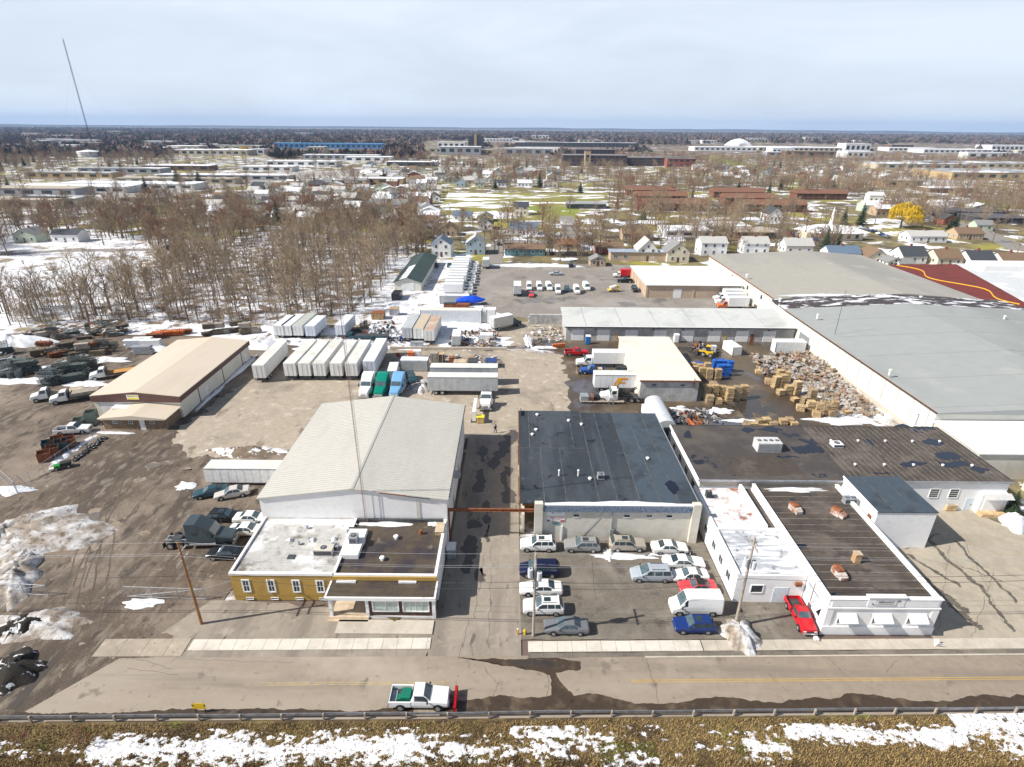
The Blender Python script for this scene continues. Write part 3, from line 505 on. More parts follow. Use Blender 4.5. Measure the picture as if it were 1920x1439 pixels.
for k, c in enumerate([(-25.58, 57.61), (-25.61, 54.60), (-20.29, 56.85)]): vent_pipe(['dark', 'squat', 'slim'][k] + ' vent pipe on the snowy office roof', c + (3.78,), .14, .35)
for k, c in enumerate([(-14.13, 56.08), (-15.04, 52.28)]): vent_pipe(['white mushroom vent far on', 'white mushroom vent near the front of'][k] + ' the brown office roof', c + (3.56,), .2, .4, WHITE)
vent_pipe('dark stub chimney on the brown office roof', (-11.23, 57.00) + (3.56,), .22, .6, RUST, False)
t = thing('roof_hatch', 'flat dark hatch lying on the snowy office roof', 'hatch', (-25.74, 52.38) + (3.78,)); MB().box(-.4, .4, -.35, .35, -.01, .12).build('lid', STEEL, t); MB().box(-.45, .45, -.4, .4, -.02, .05).build('curb', GALV, t)
t = thing('roof_crate', 'pale crate in the far corner of the brown office roof', 'crate', (-8.90, 57.69) + (3.56,)); MB().box(-.5, .5, -.9, .9, 0, .5).build('body', PALLET, t); MB().box(-.55, .55, -.95, .95, .5, .56).build('lid', TAN, t)
# lattice mast on the office roof
mt = thing('lattice_mast', 'tall thin rusty lattice radio mast standing against the ribbed warehouse gable', 'mast', (-18.6, 59.3, 3.56))
for k in range(3):
    a = k * 2.094; MB().tube((.16 * math.cos(a), .16 * math.sin(a), 0), (.16 * math.cos(a), .16 * math.sin(a), 33), .022, .018, 4).build('leg', RUST if k else GALV, mt)
lat = MB()
for i in range(66):
    for k in range(3):
        a, b = k * 2.094 + (i % 3) * 0, (k + 1) * 2.094; lat.tube((.16 * math.cos(a), .16 * math.sin(a), i * .5), (.16 * math.cos(b), .16 * math.sin(b), i * .5 + .5), .009, .009, 3, False)
tag(lat.build('lacing', GALV, mt), kind='stuff')
MB().tube((0, 0, 33), (0, 0, 35), .03, .015, 5).build('whip_antenna', GALV, mt)
# ---- black roofed building
CREAM = M('cream_block', (.60, .57, .50), [((.50, .47, .41), .5, .5, .7), ((.42, .39, .34), 2.5, .66, .8, (1, 1, .2))], rough=.85, var=.05)
BLK = M('black_membrane', (.030, .038, .047), [((.055, .066, .078), .25, .46, .60, (1, .2, 1)), ((.085, .095, .10), .8, .60, .74), ((.016, .018, .022), .4, .60, .66, None, .25)], rough=.65, var=.15)
BLK2 = M('blue_black_membrane', (.055, .074, .094), [((.035, .043, .052), .3, .5, .65), ((.085, .09, .09), .9, .62, .74)], rough=.6, var=.12)
SEAM = M('membrane_seam', (.105, .105, .10), [((.06, .065, .07), .8, .45, .6)], rough=.7)
bk = thing('black_roofed_building', 'cream block building with black membrane roof and blue stone band over the car park', 'building', (13, 73, 0))
def bb(name, mat, x0, x1, y0, y1, z0, z1): return box(name, mat, x0 - 13, x1 - 13, y0 - 73, y1 - 73, z0, z1, bk)
bb('wall', CREAM, 3.3, 24.2, 60.35, 86.6, 0, 5.2); bb('side_wall', RUST, 1.5, 3.3, 61.8, 86.6, 4.4, 5.2); bb('yard_wall', CREAM, 1.5, 1.8, 61.8, 80, 0, 3)
bb('roof', BLK, 1.2, 11.6, 61.2, 87.6, 5.2, 5.35); bb('roof', BLK, 11.6, 17.0, 60.8, 87.0, 5.203, 5.352); bb('roof', BLK2, 17.0, 24.5, 60.8, 87.0, 5.2, 5.356)
for x, y0, y1 in ((4.4, 61.2, 75), (7.3, 61.2, 75), (2.8, 75.3, 87), (6.0, 75.3, 83.5), (9.6, 75.3, 83.5), (11.6, 61, 87), (14.0, 61, 87), (17.0, 61, 87), (19.6, 61, 87), (22.0, 61, 87)): bb('membrane_seam', SEAM, x - .07, x + .07, y0, y1, 5.357, 5.372)
for y, x0, x1 in ((75.1, 1.3, 11.4), (83.6, 2.8, 11.4), (86, 1.3, 11), (83, 17.2, 24.3)): bb('membrane_seam', SEAM, x0, x1, y - .06, y + .06, 5.36, 5.376)
bb('roof_edge', GALV, 24.5, 24.62, 61, 87, 5.1, 5.4); bb('roof_edge', RUST, 1.1, 1.2, 61.2, 87.6, 5.05, 5.4)
bb('front_parapet', CREAM, 3.3, 24.2, 60.2, 60.55, 5.2, 5.75)
bb('pilaster', CREAM, 3.05, 4.1, 59.95, 60.7, 0, 6.05); bb('pilaster', CREAM, 23.4, 24.45, 59.95, 60.7, 0, 6.05)
STONE = M('blue_stone', (.20, .25, .33), [((.12, .16, .24), 3, .45, .6), ((.30, .34, .40), 4, .58, .7)], rough=.9, bump=.6, bscale=7, var=.25, vscale=6)
band = bb('stone_band', STONE, 4.2, 23.3, 60.12, 60.2, 4.75, 5.7)
for r_ in range(3):
    for i in range(40):
        x = 4.22 + i * .477 + (.2 if r_ % 2 else 0); w = .44
        if x + w > 23.3: continue
        MB().box(x - 13, x - 13 + w, 60.06 - 73 - .03 * rnd.random(), 60.13 - 73, 4.77 + r_ * .31, 5.05 + r_ * .31).build('stone', STONE, band)
bb('coping', WALLW, 4.1, 23.4, 60.1, 60.6, 5.75, 5.82)
for u in ((8.48, 59.29), (15.06, 59.37), (17.94, 59.41), (20.55, 59.44)): wall_window(bk, 'f', (u[0] - 13, 60.35 - 73), 4.05, .75, .42, WHITE, GLASS, bars=0, t=.06)
bb('downpipe', GALV, 13.1, 13.25, 60.2, 60.34, 0, 5.0); bb('downpipe', WALLW, 6.6, 6.8, 60.2, 60.34, 0, 2.4); MB().obox((-2.3, -12.72, 2.8), (.04, .04, 4.6), (0, .62, 0)).build('wall_conduit', GALV, bk); bb('meter_box', GALV, 13.0, 13.5, 60.1, 60.35, 1.2, 2.0)
sg_ = thing('wall_sign', 'white sign with dark hooked emblem on the cream front wall', 'sign', (5.85, 60.33, 4.35)); MB().box(-1.15, 1.15, -.03, .02, -.35, .55).build('board', WHITE, sg_)
NAVY = M('navy_print', (.03, .05, .14), rough=.5); RED = M('red_print', (.45, .02, .05), rough=.5); TEAL = M('teal_print', (.12, .25, .25), rough=.5)
e = MB()
for k in range(9): a = math.radians(60 + k * 27); e.obox((-.3 + .17 * math.cos(a), -.034, .2 + .17 * math.sin(a)), (.09, .008, .07), (0, -a, 0))
e.build('emblem', NAVY, sg_); MB().box(-.02, .75, -.037, -.03, .17, .2).build('lettering_line', GALV, sg_); MB().box(-.02, .75, -.037, -.03, .06, .09).build('lettering_line', GALV, sg_)
s2_ = thing('wall_banner', 'red, white and blue banner sign below the white sign', 'sign', (5.85, 60.33, 3.4)); MB().box(-1.15, 1.15, -.03, .02, -.33, .33).build('board', WHITE, s2_)
MB().box(-.72, 1.1, -.036, -.03, .2, .31).build('red_bar', RED, s2_); MB().box(.6, 1.13, -.037, -.03, -.3, -.1).build('red_bar', RED, s2_); MB().box(-.72, .2, -.036, -.03, -.31, -.24).build('red_bar', RED, s2_); MB().box(-1.12, -.78, -.036, -.03, -.31, -.02).build('blue_block', NAVY, s2_)
for k in range(3): MB().box(-.5, .9 - .2 * k, -.036, -.03, .1 - k * .1, .14 - k * .1).build('lettering_line', GALV, s2_)
s3_ = thing('small_wall_sign', 'small teal square sign below the red banner', 'sign', (5.9, 60.33, 2.75)); MB().box(-.42, .42, -.03, .02, -.2, .2).build('board', TEAL, s3_); MB().box(-.2, .2, -.036, -.03, -.02, .1).build('emblem', NAVY, s3_)
rs((15.6, 61.05), 5.36, 6.8, .42, .35, 33, 'roof_snow', 'long snow drift behind the parapet of the black roof'); rs((8, 61.1), 5.36, 4, .25, .2, 35, 'roof_snow', 'thin snow line at the left end of the black roof parapet')
for k, c in enumerate([(6.69, 67.55), (9.39, 67.59)]): vent_pipe(['left', 'right'][k] + ' slim white vent pipe near the front of the black roof', c + (5.35,), .1, .9, WHITE)
p_ = rough_poly([((22.05, 64.91)[0] - 13 + .7 * math.cos(t * .42), (22.05, 64.91)[1] - 73 + 1.7 * math.sin(t * .42)) for t in range(15)], .2, .6, 5); MB().add([(x, y, 5.378) for x, y in p_], [tuple(range(len(p_)))]).build('roof_puddle', M('roof_puddle', (.012, .016, .028), rough=.08, spec=.6), bk)
roof_unit('small square exhaust box on the black roof', (12.47, 67.10) + (5.35,), .9, .8, .7, GALV, fans=1)
for k, (c, w) in enumerate([((4.30, 85.82), 'far left corner'), ((9.46, 83.80), 'far edge middle'), ((3.93, 80.60), 'left strip'), ((3.28, 79.02), 'left edge'), ((11.45, 82.53), 'middle seam'), ((10.93, 66.68), 'near middle seam'), ((20.10, 72.11), 'right strip')]): vent_pipe('short pale stub vent on the ' + w + ' of the black roof', c + (5.35,), .17, .25, WHITE)
MB().box(-11.5, -11.4, 12.6, 14.6, 5.3, 5.9).build('back_parapet', BLK, bk)
bm = thing('rusty_beam', 'rusty steel beam bridging the driveway between the two front buildings', 'beam', (-3, 60.6, 4.4)); MB().box(-5.3, 6.2, -.12, .12, .38, .42).build('flange', RUST, bm); MB().box(-5.3, 6.2, -.12, .12, 0, .04).build('flange', RUST, bm); MB().box(-5.3, 6.2, -.03, .03, .04, .38).build('web', RUST, bm); MB().box(-5.2, -5.0, -.1, .1, -4.4, 0).build('post', RUST, bm)
db = thing('gas_meter_cage', 'pale metal cabinet beside the warehouse wall in the driveway', 'cabinet', (-7.5, 57.2, 0)); MB().box(-.5, .5, -.7, .7, .1, 1.5).build('body', GALV, db); MB().box(-.55, .55, -.75, .75, 1.5, 1.58).build('lid', WALLW, db); MB().box(-.45, .45, -.6, .6, 0, .1).build('base', STEEL, db)
# ---- white workshop group on the right
WHT = M('white_block', (.80, .80, .80), [((.66, .63, .60), .7, .56, .8), ((.55, .50, .46), 3, .70, .85, (1, 1, .15))], rough=.8, var=.04)
DROOF = M('brown_felt_roof', (.066, .052, .042), [((.115, .095, .08), .25, .46, .62), ((.045, .038, .034), .5, .55, .68), ((.014, .018, .032), .22, .635, .655, None, .15)], rough=.8, var=.2, vscale=2)
FSEAM = M('felt_seam', (.20, .18, .155), [((.10, .085, .075), 1.2, .45, .6)], rough=.9)
eb = thing('white_workshop', 'white parapeted workshop with three slatted awnings and name panel by the street', 'workshop', (39.6, 55, 0))
def eb_(name, mat, x0, x1, y0, y1, z0, z1): return box(name, mat, x0 - 39.6, x1 - 39.6, y0 - 55, y1 - 55, z0, z1, eb)
eb_('wall', WHT, 33.7, 45.6, 45.4, 66.8, 0, 4.3); eb_('roof', DROOF, 33.95, 45.35, 45.7, 66.8, 4.3, 4.36)
eb_('parapet', WHT, 33.7, 45.6, 45.4, 45.75, 4.3, 4.85); eb_('coping', WHT, 33.62, 45.68, 45.3, 45.8, 4.85, 4.95)
eb_('parapet', WHT, 33.7, 34.0, 45.75, 66.8, 4.3, 4.75); eb_('parapet', WHT, 45.3, 45.6, 45.75, 66.8, 4.3, 4.75); eb_('coping', WHT, 45.22, 45.68, 45.8, 66.8, 4.75, 4.83); eb_('coping', WHT, 33.62, 34.06, 45.8, 66.8, 4.75, 4.83)
eb_('frieze', WHT, 34.0, 38.0, 45.32, 45.4, 3.95, 4.75); eb_('frieze', WHT, 41.3, 45.3, 45.32, 45.4, 3.95, 4.75); eb_('string_course', WHT, 33.6, 45.7, 45.26, 45.4, 3.62, 3.78); eb_('plinth', WHT, 33.6, 45.7, 45.2, 45.4, 0, 1.15); eb_('pilaster', WHT, 33.68, 34.4, 45.3, 45.4, 1.15, 3.62); eb_('pilaster', WHT, 44.9, 45.62, 45.3, 45.4, 1.15, 3.62)
eb_('name_parapet', WHT, 37.7, 41.6, 45.28, 45.7, 4.0, 5.2); eb_('name_cornice', WHT, 37.6, 41.7, 45.2, 45.75, 5.2, 5.32)
for i in range(17): y = 46.4 + i * 1.2; eb_('felt_seam', FSEAM, 34.05, 45.3, y - .05, y + .05, 4.36, 4.375)
nm = thing('name_sign', 'white EBERHARDT name panel on the workshop parapet', 'sign', (39.6, 45.27, 4.55)); MB().box(-1.05, 1.05, -.03, .0, -.32, .32).build('board', WHITE, nm)
fr_ = MB(); fr_.box(-1.08, 1.08, -.04, -.0, .32, .36).box(-1.08, 1.08, -.04, 0, -.36, -.32).box(-1.08, -1.05, -.04, 0, -.32, .32).box(1.05, 1.08, -.04, 0, -.32, .32); fr_.build('frame', GALV, nm)
text_mesh('lettering', 'EBERHARDT', .30, M('grey_print', (.16, .17, .20), rough=.6), nm, (0, -.04, .13), (R(90), 0, 0), True)
for k in range(9): MB().box(-.85 + k * .19, -.71 + k * .19, -.04, -.03, -.19, -.09).build('small_lettering', MATS['grey_print'], nm)
for x, z in ((-1.35, -.18), (1.3, .28)): MB().obox((x, -.03, z), (.3, .02, .12), (0, .5 if x < 0 else -.4, 0)).build('emblem', M('plum_print', (.14, .02, .12), rough=.5), nm)
for i, c in enumerate(((35.84, 45.73), (39.69, 45.92), (43.56, 46.03))):
    x = (35.9, 39.65, 43.4)[i]; wall_window(eb, 'f', (x - 39.6, 45.4 - 55), 2.1, 1.5, 1.2, WHITE, GLASS, bars=1, t=.08)
    aw = MB(); n = 7
    awo = MB().add([(x - 40.6, -9.62, 2.95), (x - 38.6, -9.62, 2.95), (x - 38.6, -10.45, 2.3), (x - 40.6, -10.45, 2.3)], [(0, 1, 2, 3)]).build('awning', WHT, eb)
    for k in range(n):
        t0 = k / n; t1 = (k + .8) / n; MB().add([(x - 40.62, -9.62 - .83 * t0, 2.96 - .65 * t0), (x - 38.58, -9.62 - .83 * t0, 2.96 - .65 * t0), (x - 38.58, -9.62 - .83 * t1, 2.98 - .65 * t1), (x - 40.62, -9.62 - .83 * t1, 2.98 - .65 * t1)], [(0, 1, 2, 3)]).build('awning_slat', WHITE, awo)
    for sx in (-1.0, 1.0): MB().tube((x - 39.6 + sx, -9.62, 2.1), (x - 39.6 + sx, -10.44, 2.3), .02).build('awning_arm', GALV, awo)
wall_window(eb, 'l', (33.7 - 39.6, 46.8 - 55), 2.1, 1.2, 1.2, WHITE, GLASS, bars=0); MB().add([(-5.9, -8.9, 2.95), (-5.9, -7.5, 2.95), (-6.6, -7.5, 2.4), (-6.6, -8.9, 2.4)], [(0, 1, 2, 3), (3, 2, 1, 0)]).build('awning', WHITE, eb)
RUSTW = M('rusty_white_metal', (.52, .48, .45), [((.30, .12, .06), .8, .45, .6)], rough=.7)
def duct_hood(label, c, rz, s=1.0):
    t = thing('exhaust_hood', label, 'exhaust hood', c, rz); MB().box(-.5 * s, .5 * s, -.4 * s, .7 * s, 0, .75 * s).build('housing', RUSTW, t); MB().yprism([(-.5 * s, .75 * s), (.5 * s, .75 * s), (.3 * s, .95 * s), (-.3 * s, .95 * s)], -.4 * s, .7 * s).build('hood_top', RUST, t)
    MB().add([(-.45 * s, -.4 * s, .1), (.45 * s, -.4 * s, .1), (.45 * s, -1.0 * s, .05), (-.45 * s, -1.0 * s, .05), (-.45 * s, -.4 * s, .75 * s), (.45 * s, -.4 * s, .75 * s), (.45 * s, -1.0 * s, .45 * s), (-.45 * s, -1.0 * s, .45 * s)], [(0, 1, 5, 4), (4, 5, 6, 7), (0, 4, 7, 3), (1, 2, 6, 5), (3, 7, 6, 2)]).build('snout', RUSTW, t); return t
duct_hood('rust topped exhaust hood at the far left of the workshop roof', (37.22, 61.35) + (4.36,), .2); duct_hood('rusty exhaust hood with curved snow-white snout on the workshop roof', (42.39, 60.51) + (4.36,), .5); duct_hood('rusty exhaust hood with dark mouth near the front of the workshop roof', (36.83, 49.54) + (4.36,), .1, 1.0)
roof_unit('grey condenser against the annex wall on the workshop roof', (45.35, 63.20) + (4.36,), 1.6, .8, .8, GALV, fans=2)
ch = thing('brick_chimney', 'small tan brick chimney on the workshop roof', 'chimney', (39.94, 51.73) + (4.36,)); MB().box(-.35, .35, -.35, .35, -.02, 1.2).build('stack', M('tan_brick', (.50, .31, .15), [((.36, .21, .10), 5, .45, .6)], rough=.9), ch); MB().box(-.4, .4, -.4, .4, 1.2, 1.3).build('cap', TAN, ch)
rs((39.5, 66.0), 4.37, 4.6, .55, .3, 43, 'roof_snow', 'snow drift along the back edge of the workshop roof')
# left wing
lw = thing('white_wing', 'low white wing with two small flat roofs beside the car park', 'building', (29.5, 58, 0))
def lb(name, mat, x0, x1, y0, y1, z0, z1): return box(name, mat, x0 - 29.5, x1 - 29.5, y0 - 58, y1 - 58, z0, z1, lw)
WROOF = M('rust_stained_white_roof', (.68, .68, .69), [((.26, .11, .07), .36, .545, .62), ((.48, .36, .30), .9, .56, .68)], rough=.7, var=.05)
SROOF = M('frosted_slate_roof', (.40, .42, .45), [((.76, .77, .80), .6, .47, .56, (.5, 2.2, 1)), ((.16, .16, .17), .9, .56, .66)], rough=.8, var=.15)
lb('wall', WHT, 25.7, 33.6, 49.8, 67.2, 0, 3.7); lb('roof', SROOF, 26.0, 33.6, 50.1, 57.7, 3.7, 3.75); lb('rear_roof', WROOF, 26.0, 32.0, 58.0, 67.1, 3.7, 3.8); lb('parapet', WHT, 25.7, 26.02, 49.8, 67.2, 3.7, 4.1); lb('parapet', WHT, 26.02, 33.6, 57.7, 58.0, 3.7, 4.15); lb('parapet', WHT, 26.02, 33.6, 49.8, 50.1, 3.7, 3.95); lb('parapet', WHT, 32.0, 32.35, 58.0, 67.1, 3.7, 4.5); lb('rear_strip', DROOF, 32.35, 33.6, 58.0, 67.1, 3.7, 3.78)
for k in range(7): lb('slate_course', SROOF, 26.3, 33.3, 50.6 + k * 1.0, 50.66 + k * 1.0, 3.751, 3.79)
wall_window(lw, 'f', (28.2 - 29.5, 49.8 - 58), 2.0, 1.3, 1.0, WHITE, GLASS, bars=0, t=.1); wall_door(lw, 'f', (31.0 - 29.5, 49.8 - 58), 1.7, 2.2, M('pale_blue_door', (.60, .68, .74), rough=.5)); lb('wall_unit', RUST, 32.4, 33.1, 49.5, 49.8, 2.6, 3.1)
for y in (52, 54.6, 57.2, 60.5, 64): wall_window(lw, 'l', (25.7 - 29.5, y - 58), 2.0, 1.1, 1.1, WHITE, GLASS, bars=1, t=.08)
roof_unit('dark round-topped condenser on the rust stained white roof', (27.07, 64.97) + (3.8,), .7, .7, .9, STEEL, fans=1)
# back workshop
bw = thing('long_workshop', 'long white workshop under a brown felt roof with seams and dark puddles', 'workshop', (48.3, 75.5, 0))
def wb(name, mat, x0, x1, y0, y1, z0, z1): return box(name, mat, x0 - 48.3, x1 - 48.3, y0 - 75.5, y1 - 75.5, z0, z1, bw)
wb('wall', WHT, 26.6, 70.4, 67.6, 83.2, 0, 4.9); DROOF2 = M('grey_felt_roof', (.062, .054, .05), [((.10, .085, .072), .14, .46, .6), ((.018, .02, .03), .2, .60, .63, None, .2), ((.14, .13, .115), .4, .66, .74)], rough=.75, var=.15, vscale=2)
wb('roof', DROOF2, 26.4, 48.0, 67.4, 83.4, 4.9, 4.98); wb('roof', DROOF, 48.0, 70.6, 67.4, 83.4, 4.9, 4.985); wb('roof_patch', DROOF, 31.5, 42, 68.5, 74, 4.98, 4.992); wb('eave_band', GALV, 26.3, 70.7, 67.3, 67.4, 4.75, 5.03); wb('verge', WHT, 26.25, 26.4, 67.4, 83.4, 4.7, 5.08); wb('verge', STEEL, 70.6, 70.72, 67.4, 83.4, 4.75, 5.04); wb('back_edge', STEEL, 26.4, 70.6, 83.4, 83.5, 4.75, 5.04)
for i in range(26): x = 48.4 + i * .87; wb('felt_seam', FSEAM, x - .045, x + .045, 67.5, 83.3, 4.985, 5.0)
wb('grey_band', G_WALK, 26.6, 46.6, 67.55, 67.6, 3.9, 4.74)
RPUD = M('roof_puddle', (.012, .016, .028), rough=.08, spec=.6)
for k, (c, a, b) in enumerate([((66.59, 78.52), 1.7, .9), ((65.87, 74.19), 1.9, 1.2), ((65.63, 71.80), 2.0, .9), ((58.25, 71.69), 1.1, .6), ((60.54, 72.31), 1.3, .7), ((68.42, 83.09), 1.9, .6), ((42.50, 82.13), 2.0, .7), ((39.50, 82.08), 1.8, .6), ((45.52, 76.07), 2.4, 1.1), ((68.37, 70.41), 1.3, .7), ((64.84, 83.59), 1.2, .5), ((41.77, 73.53), 1.6, .5), ((28.43, 80.31), 1.0, 1.4), ((53.33, 69.36), 1.5, .4)]):
    p_ = rough_poly([(c[0] - 48.3 + a * math.cos(t * .42), c[1] - 75.5 + b * math.sin(t * .42)) for t in range(15)], .2, .75, k + 3)
    MB().add([(x, y, 5.003 + .0004 * k) for x, y in p_], [tuple(range(len(p_)))]).build('roof_puddle', RPUD, bw)
hv = roof_unit('big pale packaged roof unit with four fans on the long workshop roof', (39.31, 75.97) + (4.98,), 3.6, 2.0, 1.5, M('pale_metal', (.55, .55, .54), rough=.5), fans=4)
roof_unit('low white octagonal ventilator on the long workshop roof', (50.67, 77.12) + (4.985,), 1.5, 1.3, .5, WHITE, fans=1)
vent_pipe('tall white chimney pipe with cowl on the long workshop back edge', (67.48, 84.38) + (4.98,), .3, 2.2, WHITE, name='chimney_pipe')
for k in range(5):
    for j in range(2): vent_pipe(['back', 'front'][j] + ' row stub vent on the seamed felt roof, %s from the left' % ('first', 'second', 'third', 'fourth', 'fifth')[k], (50.5 + k * 4.3, 78.5 - 7 * j, 4.985), .13, .2, WHITE)
for i, c in enumerate((60.2, 63.0)): wall_window(bw, 'f', (c - 48.3, 67.6 - 75.5), 2.9, 1.25, 1.35, WHITE, GLASS, bars=0, rows=3, t=.08)
wall_door(bw, 'f', (65.6 - 48.3, 67.6 - 75.5), 1.0, 2.1, M('pale_blue_door', (.60, .68, .74)))
wb('dock_surround', WHT, 66.6, 70.4, 66.9, 67.6, 0, 3.2); wall_door(bw, 'f', (68.5 - 48.3, 66.9 - 75.5), 2.8, 2.6, WALLW, name='dock_door', panels=4); MB().add([(18.2, -8.6, 3.4), (22.2, -8.6, 3.4), (22.2, -9.5, 2.9), (18.2, -9.5, 2.9)], [(0, 1, 2, 3), (3, 2, 1, 0)]).build('dock_canopy', WHT, bw); wb('dock_grate', PALLET, 66.6, 70.2, 65.9, 66.85, 0, .5)
for y in (70, 73.5, 77, 80.5): wall_window(bw, 'l', (26.6 - 48.3, y - 75.5), 2.6, 1.2, 1.2, WHITE, GLASS, bars=1, t=.08)
an = thing('white_annex', 'tall white box annex with blue-grey roof between the two workshops', 'building', (50.5, 63.4, 0))
def ab(name, mat, x0, x1, y0, y1, z0, z1): return box(name, mat, x0 - 50.5, x1 - 50.5, y0 - 63.4, y1 - 63.4, z0, z1, an)
ab('wall', WHT, 46.7, 54.3, 59.4, 67.5, 0, 5.6); ab('roof', BLK2, 46.6, 54.4, 59.3, 67.5, 5.6, 5.7); ab('coping', WHT, 46.5, 46.6, 59.3, 67.5, 5.5, 5.78)
for x in (49.0, 51.8): ab('membrane_seam', SEAM, x - .06, x + .06, 59.4, 67.4, 5.7, 5.715)
ab('louvre_vent', RUST, 46.6, 46.7, 60.2, 60.9, 3.9, 4.4)
wbx = thing('wooden_bin', 'small open wooden box standing by the workshop door', 'box', (63.29, 67.81)); MB().box(-.7, .7, -.5, .5, 0, .08).build('base', RUST, wbx)
for a in ((-.7, .7, -.5, -.42), (-.7, .7, .42, .5), (-.7, -.62, -.42, .42), (.62, .7, -.42, .42)): MB().box(*a, .08, 1.0).build('side_board', PALLET, wbx)
# ---- building at the right edge
rb_ = thing('white_roofed_building', 'flat white roofed building behind the long workshop at the right edge', 'building', (78, 80, 0)); box('wall', CREAM, -5.8, 14, -4.3, 6, 0, 4.6, rb_); box('roof', M('bright_white_roof', (.80, .81, .82), rough=.6, var=.04), -6.1, 14.2, -4.6, 6.3, 4.6, 4.75, rb_); wall_window(rb_, 'l', (-5.8, 1.0), 3.2, 1.0, .6, WHITE, GLASS, bars=0)
rc_ = thing('snow_roofed_house', 'house with thick snow rounded over its roof at the right edge', 'house', (86, 68, 0)); box('wall', CREAM, -8, 8, -4.5, 5, 0, 3.6, rc_); mound_mb(MB(), 0, 0, 9.2, 5.6, 1.5, 5, 0, 30, 6, z0=3.55, lump=.15).build('roof', SNOW, rc_, smooth=True); wall_window(rc_, 'l', (-8, -1.5), 2, 2.2, 1.6, WHITE, GLASS, bars=1); wall_window(rc_, 'f', (-5, -4.5), 2, 2.0, 1.4, WHITE, BGLASS, bars=1)
# ---- grey roofed warehouse complex
GROOF = M('grey_sheet_roof', (.31, .325, .315), [((.265, .28, .27), .04, .48, .62, (1, .3, 1)), ((.36, .37, .355), .12, .58, .72), ((.21, .215, .21), .3, .64, .76, (.4, 1, 1))], rough=.7, var=.04, vscale=.4)
GROOF2 = M('warm_grey_sheet_roof', (.34, .325, .285), [((.29, .28, .25), .04, .48, .62, (1, .3, 1)), ((.39, .37, .33), .12, .58, .72), ((.24, .23, .20), .3, .64, .76, (.4, 1, 1))], rough=.7, var=.04, vscale=.4)
PANELW = M('cream_metal_wall', (.68, .66, .58), [((.60, .58, .51), .2, .5, .7)], rough=.6, var=.03)
bg = thing('grey_roofed_warehouse', 'huge grey roofed warehouse with long cream side wall along the pallet yard', 'warehouse', (104, 115, 0))
def gb(name, mat, x0, x1, y0, y1, z0, z1): return box(name, mat, x0 - 104, x1 - 104, y0 - 115, y1 - 115, z0, z1, bg)
gb('wall', PANELW, 72.4, 150, 86.5, 146, 0, 6.3); MB().yprism([(-32, 6.3), (0, 8.0), (46, 6.0), (46, 5.7), (-32, 6.1)], -29, 31.5).build('roof', GROOF, bg); gb('eave_trim', RUST, 72.0, 72.1, 86, 146.4, 6.15, 6.38)
for i in range(0, 15, 3):
    MB().yprism([(-32, 6.3), (0, 8.0), (46, 6.0), (46, 6.02), (0, 8.03), (-32, 6.33)], -27 + i * 4, -26.94 + i * 4).build('roof_seam', M('roof_seam_grey', (.285, .30, .29), rough=.7), bg)
for i in range(14): gb('wall_seam', GALV, 72.36, 72.4, 88 + i * 4.3, 88.12 + i * 4.3, .3, 6.2)
gb('wall_base', G_WALK, 72.2, 72.4, 86.5, 146, 0, .9); gb('door_panel', GALV, 72.34, 72.4, 131, 136, 0, 3.6)
bh = thing('far_grey_warehouse', 'second grey roofed warehouse with warm grey roof beyond the snowy roof valley', 'warehouse', (106, 188, 0))
def hb(name, mat, x0, x1, y0, y1, z0, z1): return box(name, mat, x0 - 106, x1 - 106, y0 - 188, y1 - 188, z0, z1, bh)
hb('wall', PANELW, 74.2, 130, 157, 216, 0, 6.3); MB().yprism([(-32.2, 6.3), (4, 8.2), (26, 6.6), (26, 6.2), (-32.2, 6.1)], -32, 29).build('roof', GROOF2, bh); hb('eave_trim', RUST, 73.7, 73.8, 156, 217, 6.1, 6.36)
for i in range(13): hb('wall_seam', GALV, 74.16, 74.2, 158 + i * 4.6, 158.1 + i * 4.6, .3, 6.2)
for y in (165, 176, 190): hb('wall_louvre', STEEL, 74.14, 74.2, y, y + 1.2, 3.6, 4.8)
lk = thing('valley_roof', 'low dark link roof streaked with melting snow between the two grey warehouses', 'roof', (104, 151.5, 0)); box('wall', PANELW, -30.4, 45, -5, 4.4, 0, 5.7, lk); lkroof = (M('snow_streaked_roof', (.055, .045, .045), [((.70, .71, .74), .35, .52, .56, (.5, 1.6, 1)), ((.12, .1, .1), .6, .55, .65)], rough=.7, var=.3)); MB().yprism([(-31, 6.3), (0, 8.05), (45.2, 5.9), (45.2, 5.7), (-31, 5.7)], -4.9, 4.5).build('roof', lkroof, lk)
tag(mound_mb(MB(), 88, 157.2, 13, .9, .45, 3, .06, 50, 4, z0=7.1).build('roof_snow', SNOW, smooth=True), 'long ragged snow ridge on the far lip of the roof valley', 'snow')
rr = thing('red_roofed_block', 'long low block with dark red membrane roof and yellow hose beyond the grey roofs', 'building', (140, 176, 0)); REDR = M('dark_red_roof', (.16, .022, .010), [((.11, .018, .010), .2, .5, .65)], rough=.6, var=.12)
MB().prism([(-9.5, -26), (1, -26), (18, 27), (-9, 25)], 0, 6.3).build('wall', PANELW, rr); MB().prism([(-9.6, -26.2), (1.2, -26.2), (18.2, 27.2), (-9.2, 25.2)], 6.3, 6.45).build('roof', REDR, rr)
hs = MB(); pp = [(-5 + 3 * math.sin(i * .5) + i * .25, 24 - i * 2.0, 6.5) for i in range(25)]
for a, b in zip(pp, pp[1:]): hs.tube(a, b, .18, .18, 5)
tag(hs.build('yellow_hose', M('yellow_rubber', (.70, .38, .03), rough=.5)), 'yellow hose snaking along the dark red roof', 'hose').location = (140, 176, 0)
